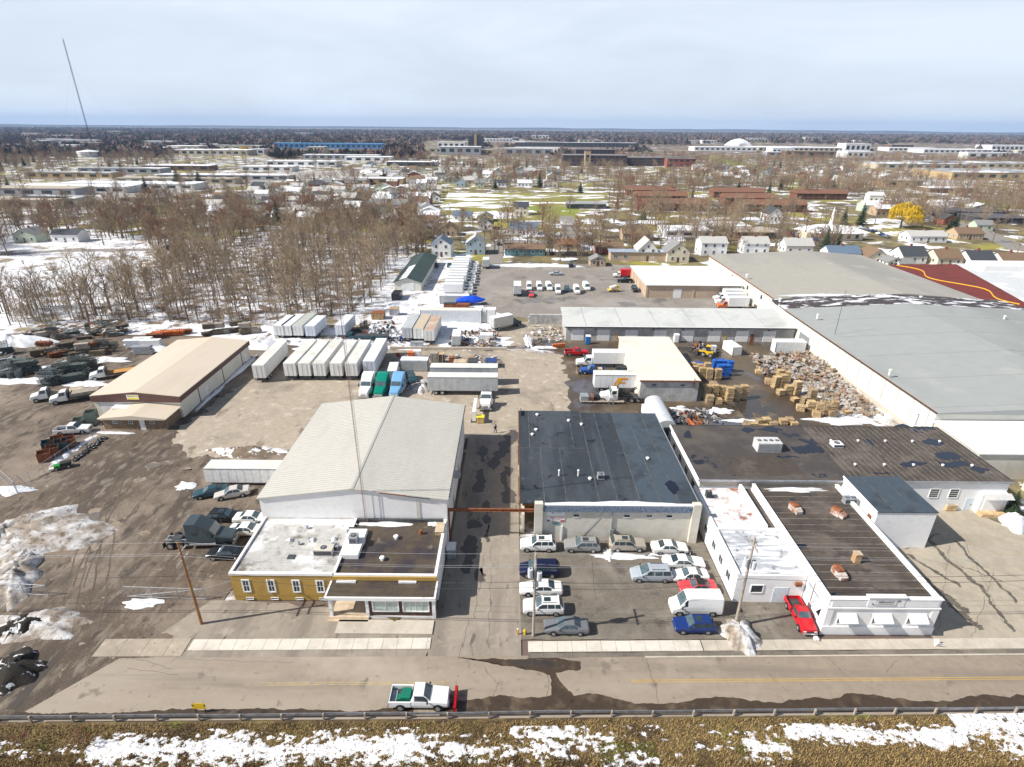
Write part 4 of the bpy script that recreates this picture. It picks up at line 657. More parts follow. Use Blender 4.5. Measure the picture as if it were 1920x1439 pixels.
gw = thing('grey_membrane_block', 'low pale grey flat roofed block at the right edge beyond the red roof', 'building', (170, 195, 0)); MB().prism([(-28, -40), (40, -40), (40, 12), (-10, 12)], 0, 5.6).build('wall', PANELW, gw); MB().prism([(-28.4, -40.4), (40, -40.4), (40, 12.4), (-10, 12.4)], 5.6, 5.8).build('roof', M('pale_grey_roof', (.52, .54, .55), [((.78, .79, .8), .08, .5, .56)], rough=.7), gw); MB().box(-8, 18, 0, 9, 5.8, 7.6).build('roof_box', WALLW, gw)
for k, (c, w) in enumerate([((72.65, 100.88), 'middle'), ((75.99, 136.37), 'near corner'), ((122.48, 136.26), 'far right')]): vent_pipe('lone vent stack on the %s of the near grey roof' % w, c + (6.9,), .2, 1.1, WHITE)
for k, (c, w) in enumerate([((74.25, 178.85), 'left'), ((110.80, 200.59), 'back'), ((72.90, 151.01), 'front'), ((113.30, 154.26), 'right')]): vent_pipe('small stub vent on the %s of the warm grey roof' % w, c + (7.0,), .3, .9, WHITE)
t = thing('thin_mast', 'thin dark aerial mast standing at the cream side wall', 'mast', (75.02, 125.62)); MB().tube((0, 0, 0), (0, 0, 17), .07, .04, 5).build('pole', STEEL, t); MB().tube((-.6, 0, 15.5), (.6, 0, 15.5), .03, .03, 4).build('crossbar', STEEL, t)
# ---- block garage rows
CMU = M('grey_block', (.42, .42, .41), [((.32, .32, .315), .6, .46, .6), ((.52, .51, .50), 1.4, .58, .7), ((.25, .24, .23), 1.8, .66, .8, (1, 1, .3))], rough=.9, bump=.15, bscale=5, var=.1)
lg = thing('garage_row', 'long grey block garage row with white roller doors and pale roof', 'garage', (42.7, 145, 0))
def qb(name, mat, x0, x1, y0, y1, z0, z1): return box(name, mat, x0 - 42.7, x1 - 42.7, y0 - 145, y1 - 145, z0, z1, lg)
MB().xprism([(-7, 0), (6.5, 0), (6.5, 4.6), (-7, 3.8)], -29, 29.3).build('wall', CMU, lg); MB().xprism([(-7.5, 3.77), (6.9, 4.62), (6.9, 4.76), (-7.5, 3.92)], -29.5, 29.3).build('roof', M('pale_flat_roof', (.52, .53, .51), [((.42, .43, .42), .12, .5, .65), ((.70, .71, .72), .1, .62, .7)], rough=.75, var=.06), lg); MB().box(-29.5, 29.3, -7.62, -7.5, 3.66, 3.98).build('eave_band', M('dark_eave', (.03, .03, .05), rough=.5), lg); MB().box(-29.6, 29.35, -7.66, -7.4, 3.93, 4.0).build('eave_trim', WHITE, lg)
for i in range(6): MB().xprism([(-7.3, 3.93), (6.7, 4.76), (6.7, 4.79), (-7.3, 3.96)], -24 + i * 9.2, -23.9 + i * 9.2).build('roof_seam', GALV, lg)
for u in ((16.74, 137.56), (23.33, 137.71), (30.48, 137.87), (37.78, 138.04), (44.82, 138.20), (51.74, 138.36), (58.81, 138.52), (65.75, 138.68)): wall_door(lg, 'f', (u[0] - 42.7, -7), 3.2, 2.9, WHITE, name='roller_door', panels=5)
for u, m in (((26.56, 137.38), PALLET), ((54.37, 138.02), PALLET), ((61.43, 138.18), RUST)): wall_door(lg, 'f', (u[0] - 42.7, -7), .95, 2.1, m)
for u in ((21.20, 146.05), (35.97, 146.40), (43.52, 146.59), (50.80, 146.76), (65.40, 147.11)): MB().box(u[0] - 42.9, u[0] - 42.5, -7.2, -7, 3.0, 3.25).build('wall_lamp', STEEL, lg)
bl = thing('block_workshop', 'grey block workshop with flat cream roof in the middle of the yard', 'workshop', (31.2, 115.3, 0))
MB().xprism([(-12.6, 0), (12.8, 0), (12.8, 4.5), (-12.6, 4.5)], -5.7, 5.8).build('wall', CMU, bl); MB().box(-5.75, -5.7, -12.6, 12.8, 0, 4.5).build('side_panel', CREAM, bl); MB().box(-6.0, 6.1, -12.9, 13.0, 4.5, 4.66).build('roof', M('cream_roof', (.66, .63, .55), [((.58, .55, .48), .15, .5, .7)], rough=.7, var=.04), bl); MB().box(-6.05, 6.15, -12.98, -12.9, 4.4, 4.72).build('eave_trim', RUST, bl)
for x in (-3.0, 2.6): wall_window(bl, 'f', (x, -12.6), 3.6, .8, .3, CMU, GLASS, bars=0, t=.04)
MB().tube((4.8, -12.75, 3.2), (4.8, -12.75, 5.1), .08).build('flue', RUST, bl); MB().tube((4.6, -12.6, 3.2), (4.8, -12.75, 3.2), .08).build('flue_elbow', RUST, bl)
for y in (-8, -1, 6): wall_door(bl, 'l', (-5.75, y), 2.4, 2.6, WHITE, name='dock_door', panels=4)
wg = thing('tan_garage', 'tan pilastered garage under a bright white roof beside the back lot', 'garage', (58, 193, 0)); TANW = M('tan_wall', (.48, .37, .28), [((.40, .31, .24), .3, .5, .7)], rough=.85)
box('wall', TANW, -15, 15, -14, 12.5, 0, 4.3, wg); MB().xprism([(-14.5, 4.3), (-4.5, 4.95), (13, 4.4), (13, 4.25), (-14.5, 4.15)], -15.5, 15.4).build('roof', M('bright_white_roof', (.80, .81, .82)), wg)
for i in range(6): box('pilaster', TANW, -15.15, -15, -13.6 + i * 5.1, -13.1 + i * 5.1, 0, 4.1, wg)
for x in (-15, 0, 14.7): box('pilaster', TANW, x - .1, x + .4, -14.12, -14, 0, 4.1, wg)
wall_door(wg, 'f', (-5, -14), 2.6, 2.9, WHITE, name='roller_door', panels=4)
for i in range(4): wall_door(wg, 'l', (-15, -9 + i * 6), 3, 3.1, TANW, name='roller_door', panels=4)
t = thing('back_office', 'small tan office with slate blue roof behind the white roofed garage', 'office', (44.51, 233.89) + (0,)); box('wall', TANW, -4.5, 26, 0, 6, 0, 3.6, t); box('roof', M('slate_blue_roof', (.30, .35, .42), [((.6, .62, .66), .2, .55, .65)], rough=.7), -5, 26.4, -.4, 6.4, 3.6, 3.8, t)
for x in (-2.5, 1.5): wall_window(t, 'f', (x, 0), 1.9, 1.6, 1.1, WHITE, BGLASS)
# ---- tan warehouse on the left
TANR = M('tan_metal_roof', (.58, .50, .40), [((.53, .455, .36), .2, .5, .7, (1, .3, 1))], rough=.6, var=.03); BRF = M('brown_fascia', (.115, .06, .05), rough=.6)
tw = thing('tan_warehouse', 'tan metal roofed warehouse with brown fascia and small stone office in front', 'warehouse', (-69.3, 109, 0))
MB().yprism([(-8, 0), (8, 0), (8, 4.3), (0, 5.1), (-8, 4.3)], -14.7, 14.8).build('wall', PANELW, tw)
for xe in (-8.3, 8.3): MB().yprism([(0, 5.13), (xe, 4.3), (xe, 4.45), (0, 5.28)], -15, 15.1).build('roof_slope', TANR, tw)
MB().box(8.0, 8.32, -15, 15.1, 3.35, 4.32).build('fascia', BRF, tw); MB().yprism([(-8.25, 3.2), (8.25, 3.2), (8.25, 4.35), (0, 5.18), (-8.25, 4.35)], -15.02, -14.7).build('gable_fascia', BRF, tw); MB().box(-8.32, -8, -15, 15.1, 3.35, 4.32).build('fascia', BRF, tw)
for y in (-8.5, 1.5, 10.5): MB().box(8, 8.08, y, y + .15, 0, 3.4).build('downpipe', BRF, tw)
for y in (-5.5, 12.5): wall_door(tw, 'r', (8, y), 1.1, 2.1, WHITE)
wall_door(tw, 'f', (-4.8, -14.7), 4.2, 3.0, WHITE, name='roller_door', panels=4)
sn = thing('yellow_sign', 'white and yellow sign on the brown gable fascia', 'sign', (-69.6, 93.95, 4.2)); MB().box(-1.1, 1.1, -.04, .0, -.42, .52).build('board', WHITE, sn); YEL = M('sign_yellow', (.75, .62, .03), rough=.5); MB().box(-1.0, 1.05, -.048, -.04, -.38, -.08).build('yellow_band', YEL, sn); MB().box(-.6, 1.0, -.048, -.04, .1, .44).build('print_block', M('olive_print', (.50, .48, .18), rough=.5), sn); MB().obox((-.78, -.046, .26), (.16, .01, .34), (0, -.25, 0)).build('emblem', BLACK, sn)
ta = thing('stone_office', 'low brown stone office with tan gable roof before the tan warehouse', 'office', (-67.3, 91.8, 0)); BSTONE = M('brown_stone', (.22, .155, .10), [((.14, .10, .07), 2, .45, .6), ((.30, .22, .15), 3, .58, .7)], rough=.9, bump=.4, bscale=5, var=.2)
MB().yprism([(-5.6, 0), (5.6, 0), (5.6, 2.3), (0, 2.85), (-5.6, 2.3)], -2.4, 2.3).build('wall', BSTONE, ta)
for xe in (-6.1, 6.1): MB().yprism([(0, 2.9), (xe, 2.28), (xe, 2.4), (0, 3.02)], -2.9, 2.3).build('roof_slope', TANR, ta)
MB().yprism([(-5.9, 2.18), (5.9, 2.18), (5.9, 2.3), (0, 2.9), (-5.9, 2.3)], -2.9, -2.75).build('gable_fascia', TANR, ta)
for x in (-3.4, -.6, 3.2): wall_window(ta, 'f', (x, -2.4), 1.5, .7, .45, WHITE, GLASS, bars=1, t=.05)
wall_door(ta, 'f', (1.4, -2.4), .9, 2.0, WHITE)
MB().box(-5.9, -.5, .6, 2.2, 2.62, 2.7).build('roof_snow', SNOW, ta)
# ---- shed with the green-black roof
sh = thing('dark_roofed_shed', 'long cream shed with dark green roof at the edge of the wood', 'shed', (-34.8, 206, 0)); MB().yprism([(-4.4, 0), (4.4, 0), (4.4, 2.9), (0, 4.4), (-4.4, 2.9)], -21, 21).build('wall', PANELW, sh); GRNR = M('dark_green_roof', (.035, .06, .055), [((.05, .08, .075), .5, .5, .7, (.3, 1, 1))], rough=.6)
for xe in (-4.8, 4.8): MB().yprism([(0, 4.42), (xe, 2.8), (xe, 2.92), (0, 4.54)], -21.4, 21.4).build('roof_slope', GRNR, sh)
MB().yprism([(-2.6, 3.72), (-.1, 4.5), (-.1, 4.62), (-2.6, 3.84)], -21.3, -2).build('roof_snow', SNOW, sh); wall_door(sh, 'f', (0, -21), 4.2, 2.6, WHITE, name='roller_door', panels=4)
# ---- quonset link and retaining wall
qs = thing('quonset_tunnel', 'pale rounded metal tunnel roof behind the black roofed building', 'shed', (27.2, 93.5, 0)); prof = [(1.7 * math.cos(R(a)), 2.2 + 1.2 * math.sin(R(a))) for a in range(0, 181, 15)]
MB().yprism([(1.7, 0)] + prof + [(-1.7, 0)], -5.5, 4.8).build('shell', M('pale_tin', (.62, .64, .66), rough=.45, metal=.2), qs); MB().box(-2.2, -1.75, -5.4, 4.7, 0, 1.6).build('side_plinth', WALLW, qs); MB().box(-.5, .5, -5.56, -5.5, .02, 2.1).build('door', STEEL, qs)
rw = thing('retaining_wall', 'grey concrete block retaining wall below the back lot', 'wall', (9.6, 151.5, 0))
for r_ in range(4):
    for i in range(8): MB().box(-5.2 + i * 1.3 + (.3 if r_ % 2 else 0), -3.94 + i * 1.3 + (.3 if r_ % 2 else 0), -.5 + .05 * rnd.random(), .5, r_ * .68, r_ * .68 + .66).build('concrete_block', CMU, rw)
lwall = thing('low_concrete_wall', 'low pale concrete kerb wall edging the scrap yard', 'wall', (-15.5, 130.6, 0))
for i in range(9): MB().box(-14.5 + i * 3.2, -11.35 + i * 3.2, -.25, .25, 0, .7 + .05 * rnd.random()).build('concrete_block', G_WALK, lwall)

# ================================================================ vehicles
def lerp(a, b, t): return a + (b - a) * t
class Loft:
    def __init__(s, st): s.st = st
    def at(s, q):
        i = min(int(q), len(s.st) - 2); t = q - i; return [lerp(a, b, t) for a, b in zip(s.st[i], s.st[i + 1])]
    def ring(s, q):
        x, zl, zb, zt, wb, wt = s.at(q)
        h = [(wb * .82, zl), (wb * .97, zl + .1), (wb, (zl + zb) * .5 + .04), (wb * .97, zb), (wt, zt), (wt * .6, zt + .035)]
        return [(x, y, z) for y, z in h] + [(x, -y, z) for y, z in h[::-1]]
    def mesh(s, mb=None):
        mb = mb or MB(); n = len(s.st); vs = [p for i in range(n) for p in s.ring(i)]; fs = []
        for i in range(n - 1):
            for j in range(12): k = (j + 1) % 12; fs.append((i * 12 + j, i * 12 + k, (i + 1) * 12 + k, (i + 1) * 12 + j))
        fs += [tuple(range(11, -1, -1)), tuple(range((n - 1) * 12, n * 12))]; return mb.add(vs, fs)
    def qs(s, a, b): return sorted(set([a, b] + [k for k in range(len(s.st)) if min(a, b) < k < max(a, b)]))
    def side(s, a, b, t0, t1, sd):
        vs = []; Q = s.qs(a, b)
        for q in Q:
            x, zl, zb, zt, wb, wt = s.at(q)
            for t in (t0, t1): vs.append((x, sd * (lerp(wb * .97, wt, t) + .012), lerp(zb, zt, t) + .006))
        f = [(2 * i, 2 * i + 2, 2 * i + 3, 2 * i + 1) for i in range(len(Q) - 1)]
        return MB().add(vs, f if sd < 0 else [g[::-1] for g in f])
    def top(s, a, b, w, dx=.012, dz=.014):
        vs = []; Q = s.qs(a, b)
        for q in Q:
            x, zl, zb, zt, wb, wt = s.at(q)
            for k in (-1, -.6, .6, 1): vs.append((x + dx, wt * w * k, zt + dz + (.035 if abs(k) < 1 else .0)))
        f = []
        for i in range(len(Q) - 1):
            for j in range(3): a_ = i * 4 + j; f.append((a_, a_ + 1, a_ + 5, a_ + 4))
        return MB().add(vs, f)
def wheel(parent, x, y, r=.33, w=.22, rim=RIM):
    s = 1 if y > 0 else -1; o = MB().tube((x, y - w / 2, r), (x, y + w / 2, r), r, r, 16).build('wheel', RUBBER, parent)
    yy = y + s * (w / 2 + .006); MB().tube((x, yy - s * .02, r), (x, yy, r), r * .64, r * .6, 12).build('rim', rim, o); return o
SED = [(2.45, .38, .55, .60, .66, .56), (2.36, .24, .66, .73, .82, .70), (1.6, .20, .80, .88, .88, .78), (1.05, .20, .88, .95, .90, .80), (.25, .20, .91, 1.40, .90, .61), (-.75, .20, .93, 1.42, .90, .61), (-1.5, .20, .95, 1.04, .90, .75), (-2.25, .24, .92, 1.0, .86, .72), (-2.42, .38, .78, .84, .78, .65)]
SUV = [(2.3, .42, .70, .76, .70, .58), (2.2, .28, .90, .98, .86, .75), (1.2, .26, 1.02, 1.09, .92, .84), (.9, .26, 1.05, 1.12, .92, .84), (.15, .26, 1.06, 1.66, .92, .68), (-1.75, .26, 1.08, 1.68, .92, .68), (-2.2, .28, 1.06, 1.12, .90, .80), (-2.32, .42, .85, .90, .84, .74)]
MVAN = [(2.5, .38, .62, .68, .70, .58), (2.4, .24, .78, .86, .86, .74), (1.75, .22, .98, 1.05, .93, .82), (1.45, .22, 1.02, 1.10, .95, .84), (.35, .22, 1.04, 1.70, .95, .70), (-2.0, .22, 1.06, 1.70, .95, .70), (-2.42, .26, 1.02, 1.1, .92, .80), (-2.5, .4, .8, .86, .86, .74)]
CVAN = [(2.85, .42, .70, .78, .76, .66), (2.75, .28, .95, 1.05, .92, .80), (2.2, .26, 1.15, 1.24, .97, .86), (2.05, .26, 1.2, 1.30, .98, .88), (1.25, .26, 1.3, 2.36, .98, .78), (.9, .26, 1.3, 2.44, .98, .80), (-2.75, .26, 1.3, 2.44, .98, .82), (-2.85, .32, 1.2, 2.3, .95, .78)]
PCAB = [(2.75, .48, .72, .80, .78, .66), (2.65, .36, .98, 1.06, .92, .80), (1.3, .34, 1.10, 1.18, .96, .86), (1.1, .34, 1.14, 1.20, .96, .86), (.45, .34, 1.16, 1.80, .96, .70), (-.5, .34, 1.16, 1.82, .96, .70), (-.72, .36, 1.16, 1.24, .95, .84)]
def small_bits(t, lf, xf, xr, zf, zr, wf, wr, cowl):
    for s in (-1, 1):
        MB().box(xf - .06, xf + .015, s * wf - .16, s * wf + .16, zf - .07, zf + .07).build('headlight', LAMP, t); MB().box(xr - .015, xr + .05, s * wr - .13, s * wr + .13, zr - .09, zr + .09).build('tail_light', TAIL, t)
        x, zl, zb, zt, wb, wt = lf.at(cowl); MB().box(x - .35, x - .2, s * (wb + .02) - (.18 if s < 0 else 0), s * (wb + .02) + (.18 if s > 0 else 0), zb + .02, zb + .15).build('mirror', BLACK, t)
    MB().box(xf - .02, xf + .012, -wf + .2, wf - .2, zf - .12, zf + .04).build('grille', BLACK, t); MB().box(xr - .02, xr + .03, -.28, .28, zr - .3, zr - .18).build('number_plate', WHITE, t)
def car(name, st, label, cat, body, doors, wb=(1.45, -1.4), r=.32, rearglass=(5.08, 5.92), W=.88, roofglass=None, toproof=None, rack=False):
    t = thing(name, label, cat); lf = Loft(st); lf.mesh().build('body', body, t, smooth=False)
    lf.top(3.10, 3.94, .93, .014, .012).build('windshield', BGLASS, t); n = len(st)
    if rearglass: lf.top(rearglass[0], rearglass[1], .92, -.016, .012).build('rear_window', GLASS, t)
    for s in (-1, 1):
        for a, b in doors: lf.side(a, b, .12, .86, s).build('side_window', GLASS, t)
        for x in wb: wheel(t, x, s * (W - .06), r); MB().tube((x, s * (W - .02), r + .02), (x, s * (W + .012), r + .02), r * 1.22, r * 1.22, 14).build('wheel_arch', BLACK, t)
    if roofglass: lf.top(roofglass[0], roofglass[1], .62, 0, .016).build('sunroof', GLASS, t)
    if toproof: lf.top(4.0, 5.0, .98, 0, .02).build('soft_top', toproof, t)
    if rack:
        for s in (-1, 1): MB().box(-1.5, .1, s * .55 - .03, s * .55 + .03, st[4][3] + .06, st[4][3] + .1).build('roof_rail', STEEL, t)
    x0 = st[0][0]; x1 = st[-1][0]; small_bits(t, lf, x0 - .02, x1 + .0, st[0][2] + .02, st[-1][2] - .02, st[0][4] * .78, st[-1][4] * .85, 3); return t
def pbox(name, mat, t, *a): return MB().box(*a).build(name, mat, t)
def pickup(name, label, body, load=None, plow=None, toolbox=None):
    t = thing(name, label, 'pickup truck'); lf = Loft(PCAB); lf.mesh().build('body', body, t)
    lf.top(3.10, 3.92, .92, .014, .012).build('windshield', BGLASS, t); lf.top(5.1, 5.9, .9, -.016, .01).build('rear_window', GLASS, t)
    for s in (-1, 1):
        lf.side(3.45, 4.9, .12, .85, s).build('side_window', GLASS, t)
        pbox('bed_side', body, t, -2.75, -.76, s * .9 - .06, s * .9 + .06, .50, 1.14)
        for x in (1.75, -1.75): wheel(t, x, s * .9, .38, .24); MB().tube((x, s * .93, .4), (x, s * .972, .4), .46, .46, 14).build('wheel_arch', BLACK, t)
    pbox('bed_floor', STEEL, t, -2.75, -.74, -.84, .84, .50, .62); pbox('tailgate', body, t, -2.81, -2.755, -.95, .95, .52, 1.13); pbox('rear_bumper', CHROME, t, -2.98, -2.82, -.92, .92, .45, .62); pbox('front_bumper', CHROME, t, 2.74, 2.84, -.86, .86, .45, .66); pbox('bed_front', body, t, -.755, -.70, -.84, .84, .6, 1.12)
    small_bits(t, lf, 2.76, -2.8, .82, .9, .62, .82, 3)
    if load:
        for i, (m, a) in enumerate(load): pbox('bed_load', m, t, *a)
    if plow:
        b = MB(); n = 6
        for i in range(n):
            a0 = -.5 + i / n; a1 = -.5 + (i + 1) / n; b.add([(3.45 - .28 * (1 - 4 * a0 * a0), -1.15, .45 + a0 * .75), (3.45 - .28 * (1 - 4 * a0 * a0), 1.15, .45 + a0 * .75), (3.45 - .28 * (1 - 4 * a1 * a1), 1.15, .45 + a1 * .75), (3.45 - .28 * (1 - 4 * a1 * a1), -1.15, .45 + a1 * .75)], [(0, 1, 2, 3), (3, 2, 1, 0)])
        po = b.build('plow_blade', plow, t)
        for y in (-1.1, 0, 1.1): MB().box(3.2, 3.48, y - .03, y + .03, .1, .8).build('blade_rib', plow, po)
        MB().tube((2.7, -.4, .55), (3.2, -.1, .45), .05).tube((2.7, .4, .55), (3.2, .1, .45), .05).tube((2.85, 0, .5), (2.85, 0, 1.3), .05).build('plow_mount', STEEL, t)
        for s in (-1, 1): MB().tube((3.3, s * 1.1, .7), (3.3, s * 1.1, 1.35), .02).build('marker_rod', plow, t)
    return t
def clad(name, c, rough=.3): return M(name, c, [((.20, .18, .15), 2., .66, .95)], rough=rough, var=.04, spec=.5)
P_WHITE = clad('car_white', (.76, .76, .75)); P_CREAM = clad('car_cream', (.68, .66, .60)); P_SILVER = clad('car_silver', (.36, .40, .45)); P_TAN = clad('car_tan', (.27, .27, .265)); P_GREY = clad('car_grey', (.15, .16, .17)); P_BLUE = clad('car_blue', (.012, .035, .16)); P_NAVY = clad('car_navy', (.010, .014, .045)); P_RED = clad('car_red', (.50, .012, .02)); P_BLACK = clad('car_black', (.012, .014, .018)); P_TEAL = clad('car_teal', (.02, .06, .08)); P_CORAL = clad('car_coral', (.60, .06, .07)); P_SBLUE = clad('car_sky_blue', (.16, .36, .58)); P_GREEN = clad('truck_green', (.0, .20, .14)); P_SLATE = clad('truck_slate', (.055, .075, .085)); P_ORANGE = clad('orange_paint', (.62, .16, .04)); P_YELLOW = clad('yellow_paint', (.70, .46, .02)); P_DBLUE = clad('pickup_blue', (.02, .08, .30)); P_STEELB = clad('steel_blue', (.28, .34, .42))
SD = ((3.4, 4.42), (4.48, 5.45)); SU = ((3.42, 4.28), (4.32, 4.72), (4.76, 5.25)); MV = ((3.42, 4.2), (4.24, 4.62), (4.66, 5.2))
p_sed = remember(car('sedan', SED, 'x', 'car', P_WHITE, SD)); p_suv = remember(car('sport_utility_car', SUV, 'x', 'car', P_WHITE, SU, (1.42, -1.38), .36, roofglass=(4.1, 4.5), rack=True)); p_mv = remember(car('minivan', MVAN, 'x', 'minivan', P_SILVER, MV, (1.6, -1.5), .33, W=.92, rack=True))
p_conv = remember(car('convertible', SED, 'x', 'car', P_CORAL, SD, toproof=BLACK)); p_cv = remember(car('cargo_van', CVAN, 'x', 'van', P_WHITE, ((3.35, 4.3),), (1.95, -1.75), .36, rearglass=None, W=.96)); p_pick = remember(pickup('pickup_truck', 'x', P_RED))
FACE = dict(R=0.0, L=math.pi, C=-math.pi / 2, A=math.pi / 2)
def put(proto, label, px, face, body=None, dy=.9, grp=None, extra=None, sc=None):
    rz = FACE[face] if isinstance(face, str) else face; m = {'body': body} if body else {}
    if body: m.update({k: body for k in ('bed_side', 'tailgate', 'bed_front')})
    if extra: m.update(extra)
    dx = dy * math.cos(rz) if abs(math.sin(rz)) > .7 else 0
    return dup(proto, label, (px[0], px[1] + dy, .02), rz, grp, m, sc)
put(p_suv, 'white sport utility car with dark glass roof at the left end of the wall row', (3.54, 57.84), 'L', P_WHITE); put(p_suv, 'silver grey estate car with roof rails, second along the cream wall', (9.23, 57.81), 'L', P_TAN, sc=(1, 1, .92))
put(p_suv, 'tan sport utility car facing right, third along the cream wall', (15.17, 57.98), 'R', clad('car_sand', (.36, .325, .27))); put(p_sed, 'old white saloon with a tyre leaning on its bumper', (20.50, 57.54), 'R', P_WHITE, sc=(.95, 1, .95))
put(p_sed, 'long white saloon parked in front of the tyre-leaning saloon', (21.58, 54.76), 'R', P_WHITE, sc=(1.06, 1, 1)); put(p_mv, 'silver blue minivan with roof rails in the right half of the car park', (17.08, 52.64), 'L', P_SILVER); put(p_sed, 'white coupe between the silver minivan and the red convertible', (21.74, 52.51), 'L', P_WHITE, sc=(.92, .97, .95))
put(p_conv, 'coral red convertible with black soft top behind the white van', (22.17, 50.72), 'L', P_CORAL, extra={'soft_top': BLACK}, sc=(.9, .97, .92)); put(p_cv, 'white high-roof cargo van in the car park', (20.92, 47.52), 'L', P_WHITE, .95); put(p_suv, 'dark blue hatchback beside the dirty snow pile', (20.05, 44.94), 'L', P_BLUE, sc=(.96, .96, .92))
put(p_mv, 'navy blue minivan behind the transformer pole', (3.56, 53.29), 'L', P_NAVY); put(p_sed, 'white saloon between the navy minivan and white sport utility car', (3.61, 50.20), 'L', P_WHITE, sc=(1.04, 1, 1)); put(p_suv, 'white sport utility car with small sunroof beside the transformer pole', (3.73, 47.35), 'L', P_WHITE); put(p_sed, 'grey saloon nearest the sidewalk at the car park corner', (6.13, 44.66), 'L', P_GREY)
put(p_pick, 'red pickup truck with black bed facing the street beside the workshop', (32.35, 47.3), R(-92), P_RED, 0, sc=.9)
put(p_sed, 'dark teal saloon beside the white storage trailer', (-44.26, 69.91), R(200), P_TEAL, 0); put(p_sed, 'silver saloon with sunroof beside the dark teal saloon', (-41.08, 69.69), R(200), clad('car_pale', (.50, .48, .45)), 0)
put(p_suv, 'black estate car behind the slate tractor unit', (-39.54, 63.95), 'R', P_BLACK, .2, sc=(1, 1, .88)); put(p_sed, 'white saloon half hidden by the mustard office, far one', (-35.69, 63.77), 'R', P_WHITE, 0); put(p_sed, 'white coupe half hidden by the mustard office, near one', (-35.22, 61.28), 'R', P_WHITE, 0); put(p_sed, 'black saloon between the slate tractor unit and the office', (-35.85, 56.11), 'L', P_BLACK, .6)
p_str = pickup('pickup_truck', 'white plough pickup with red blade and green tank driving along the street', P_WHITE, [(M('green_tank', (.01, .16, .10), rough=.4), (-1.75, -.85, -.55, .55, .62, 1.25)), (M('green_tank', (.01, .16, .10)), (-2.1, -1.75, -.5, .1, .62, 1.0)), (GALV, (-2.7, -2.2, -.7, .7, .63, .72))], P_RED); p_str.location = ((-8.45, 35.90)[0], (-8.45, 35.90)[1] + 1.0, .03)
# back lot and yard cars (small in view)
for px, f, pr, c, lab, sc in [((22.74, 223.33), 'C', p_suv, P_BLACK, 'black car by the snow windrow of the back lot', 1), ((15.90, 208.95), 'L', p_sed, P_SILVER, 'pale blue car alone on the yellow stall lines', 1), ((6.01, 180.18), 'C', p_sed, P_CORAL, 'red car in front of the parked van row', .95), ((18.15, 186.47), 'C', p_suv, P_TEAL, 'dark teal car inside the van row', .95), ((40.96, 187.15), 'C', p_suv, P_BLACK, 'black car beside the tan garage wall', 1), ((-21.60, 111.92), R(-70), p_suv, P_TEAL, 'dark green car behind the blue tractor unit', 1),
        ((-29.96, 221.48), 'A', p_sed, P_NAVY, 'navy car beside the dark roofed shed', 1), ((-24.77, 221.67), 'A', p_sed, P_TEAL, 'dark car in the snow behind the shed', 1)]: put(pr, lab, px, f, c, 0, sc=sc)
for k, px in enumerate([(5.51, 188.14), (8.93, 188.25), (12.18, 188.35), (14.96, 184.36), (21.17, 184.54), (24.84, 188.73)]): put(p_cv, 'white van in the back lot row, %s from the left' % ('first', 'second', 'third', 'fourth', 'fifth', 'sixth')[k], px, R(-90 + (k % 3) * 3), P_WHITE, 0, 'vans parked in the back lot', sc=.93)
put(p_pick, 'black pickup truck at the corner of the tan garage', (39.58, 198.60), 'L', P_BLACK, 0)
put(p_pick, 'red pickup truck parked across the yard before the garage row', (15.45, 127.45), 'R', P_RED, .5)
pb = pickup('pickup_truck', 'blue flatbed pickup with tan plough blade and wooden load', P_DBLUE, [(PALLET, (-2.2, -.9, -.6, .6, .62, 1.2))], TAN); pb.location = (17.84, 116.78) + (.02,); pb.rotation_euler.z = math.pi
put(p_pick, 'white pickup truck behind the rusty bins', (-77.42, 88.07), R(12), P_WHITE, 0)
for q in (p_sed, p_suv, p_mv, p_conv, p_cv, p_pick): purge_proto(q)
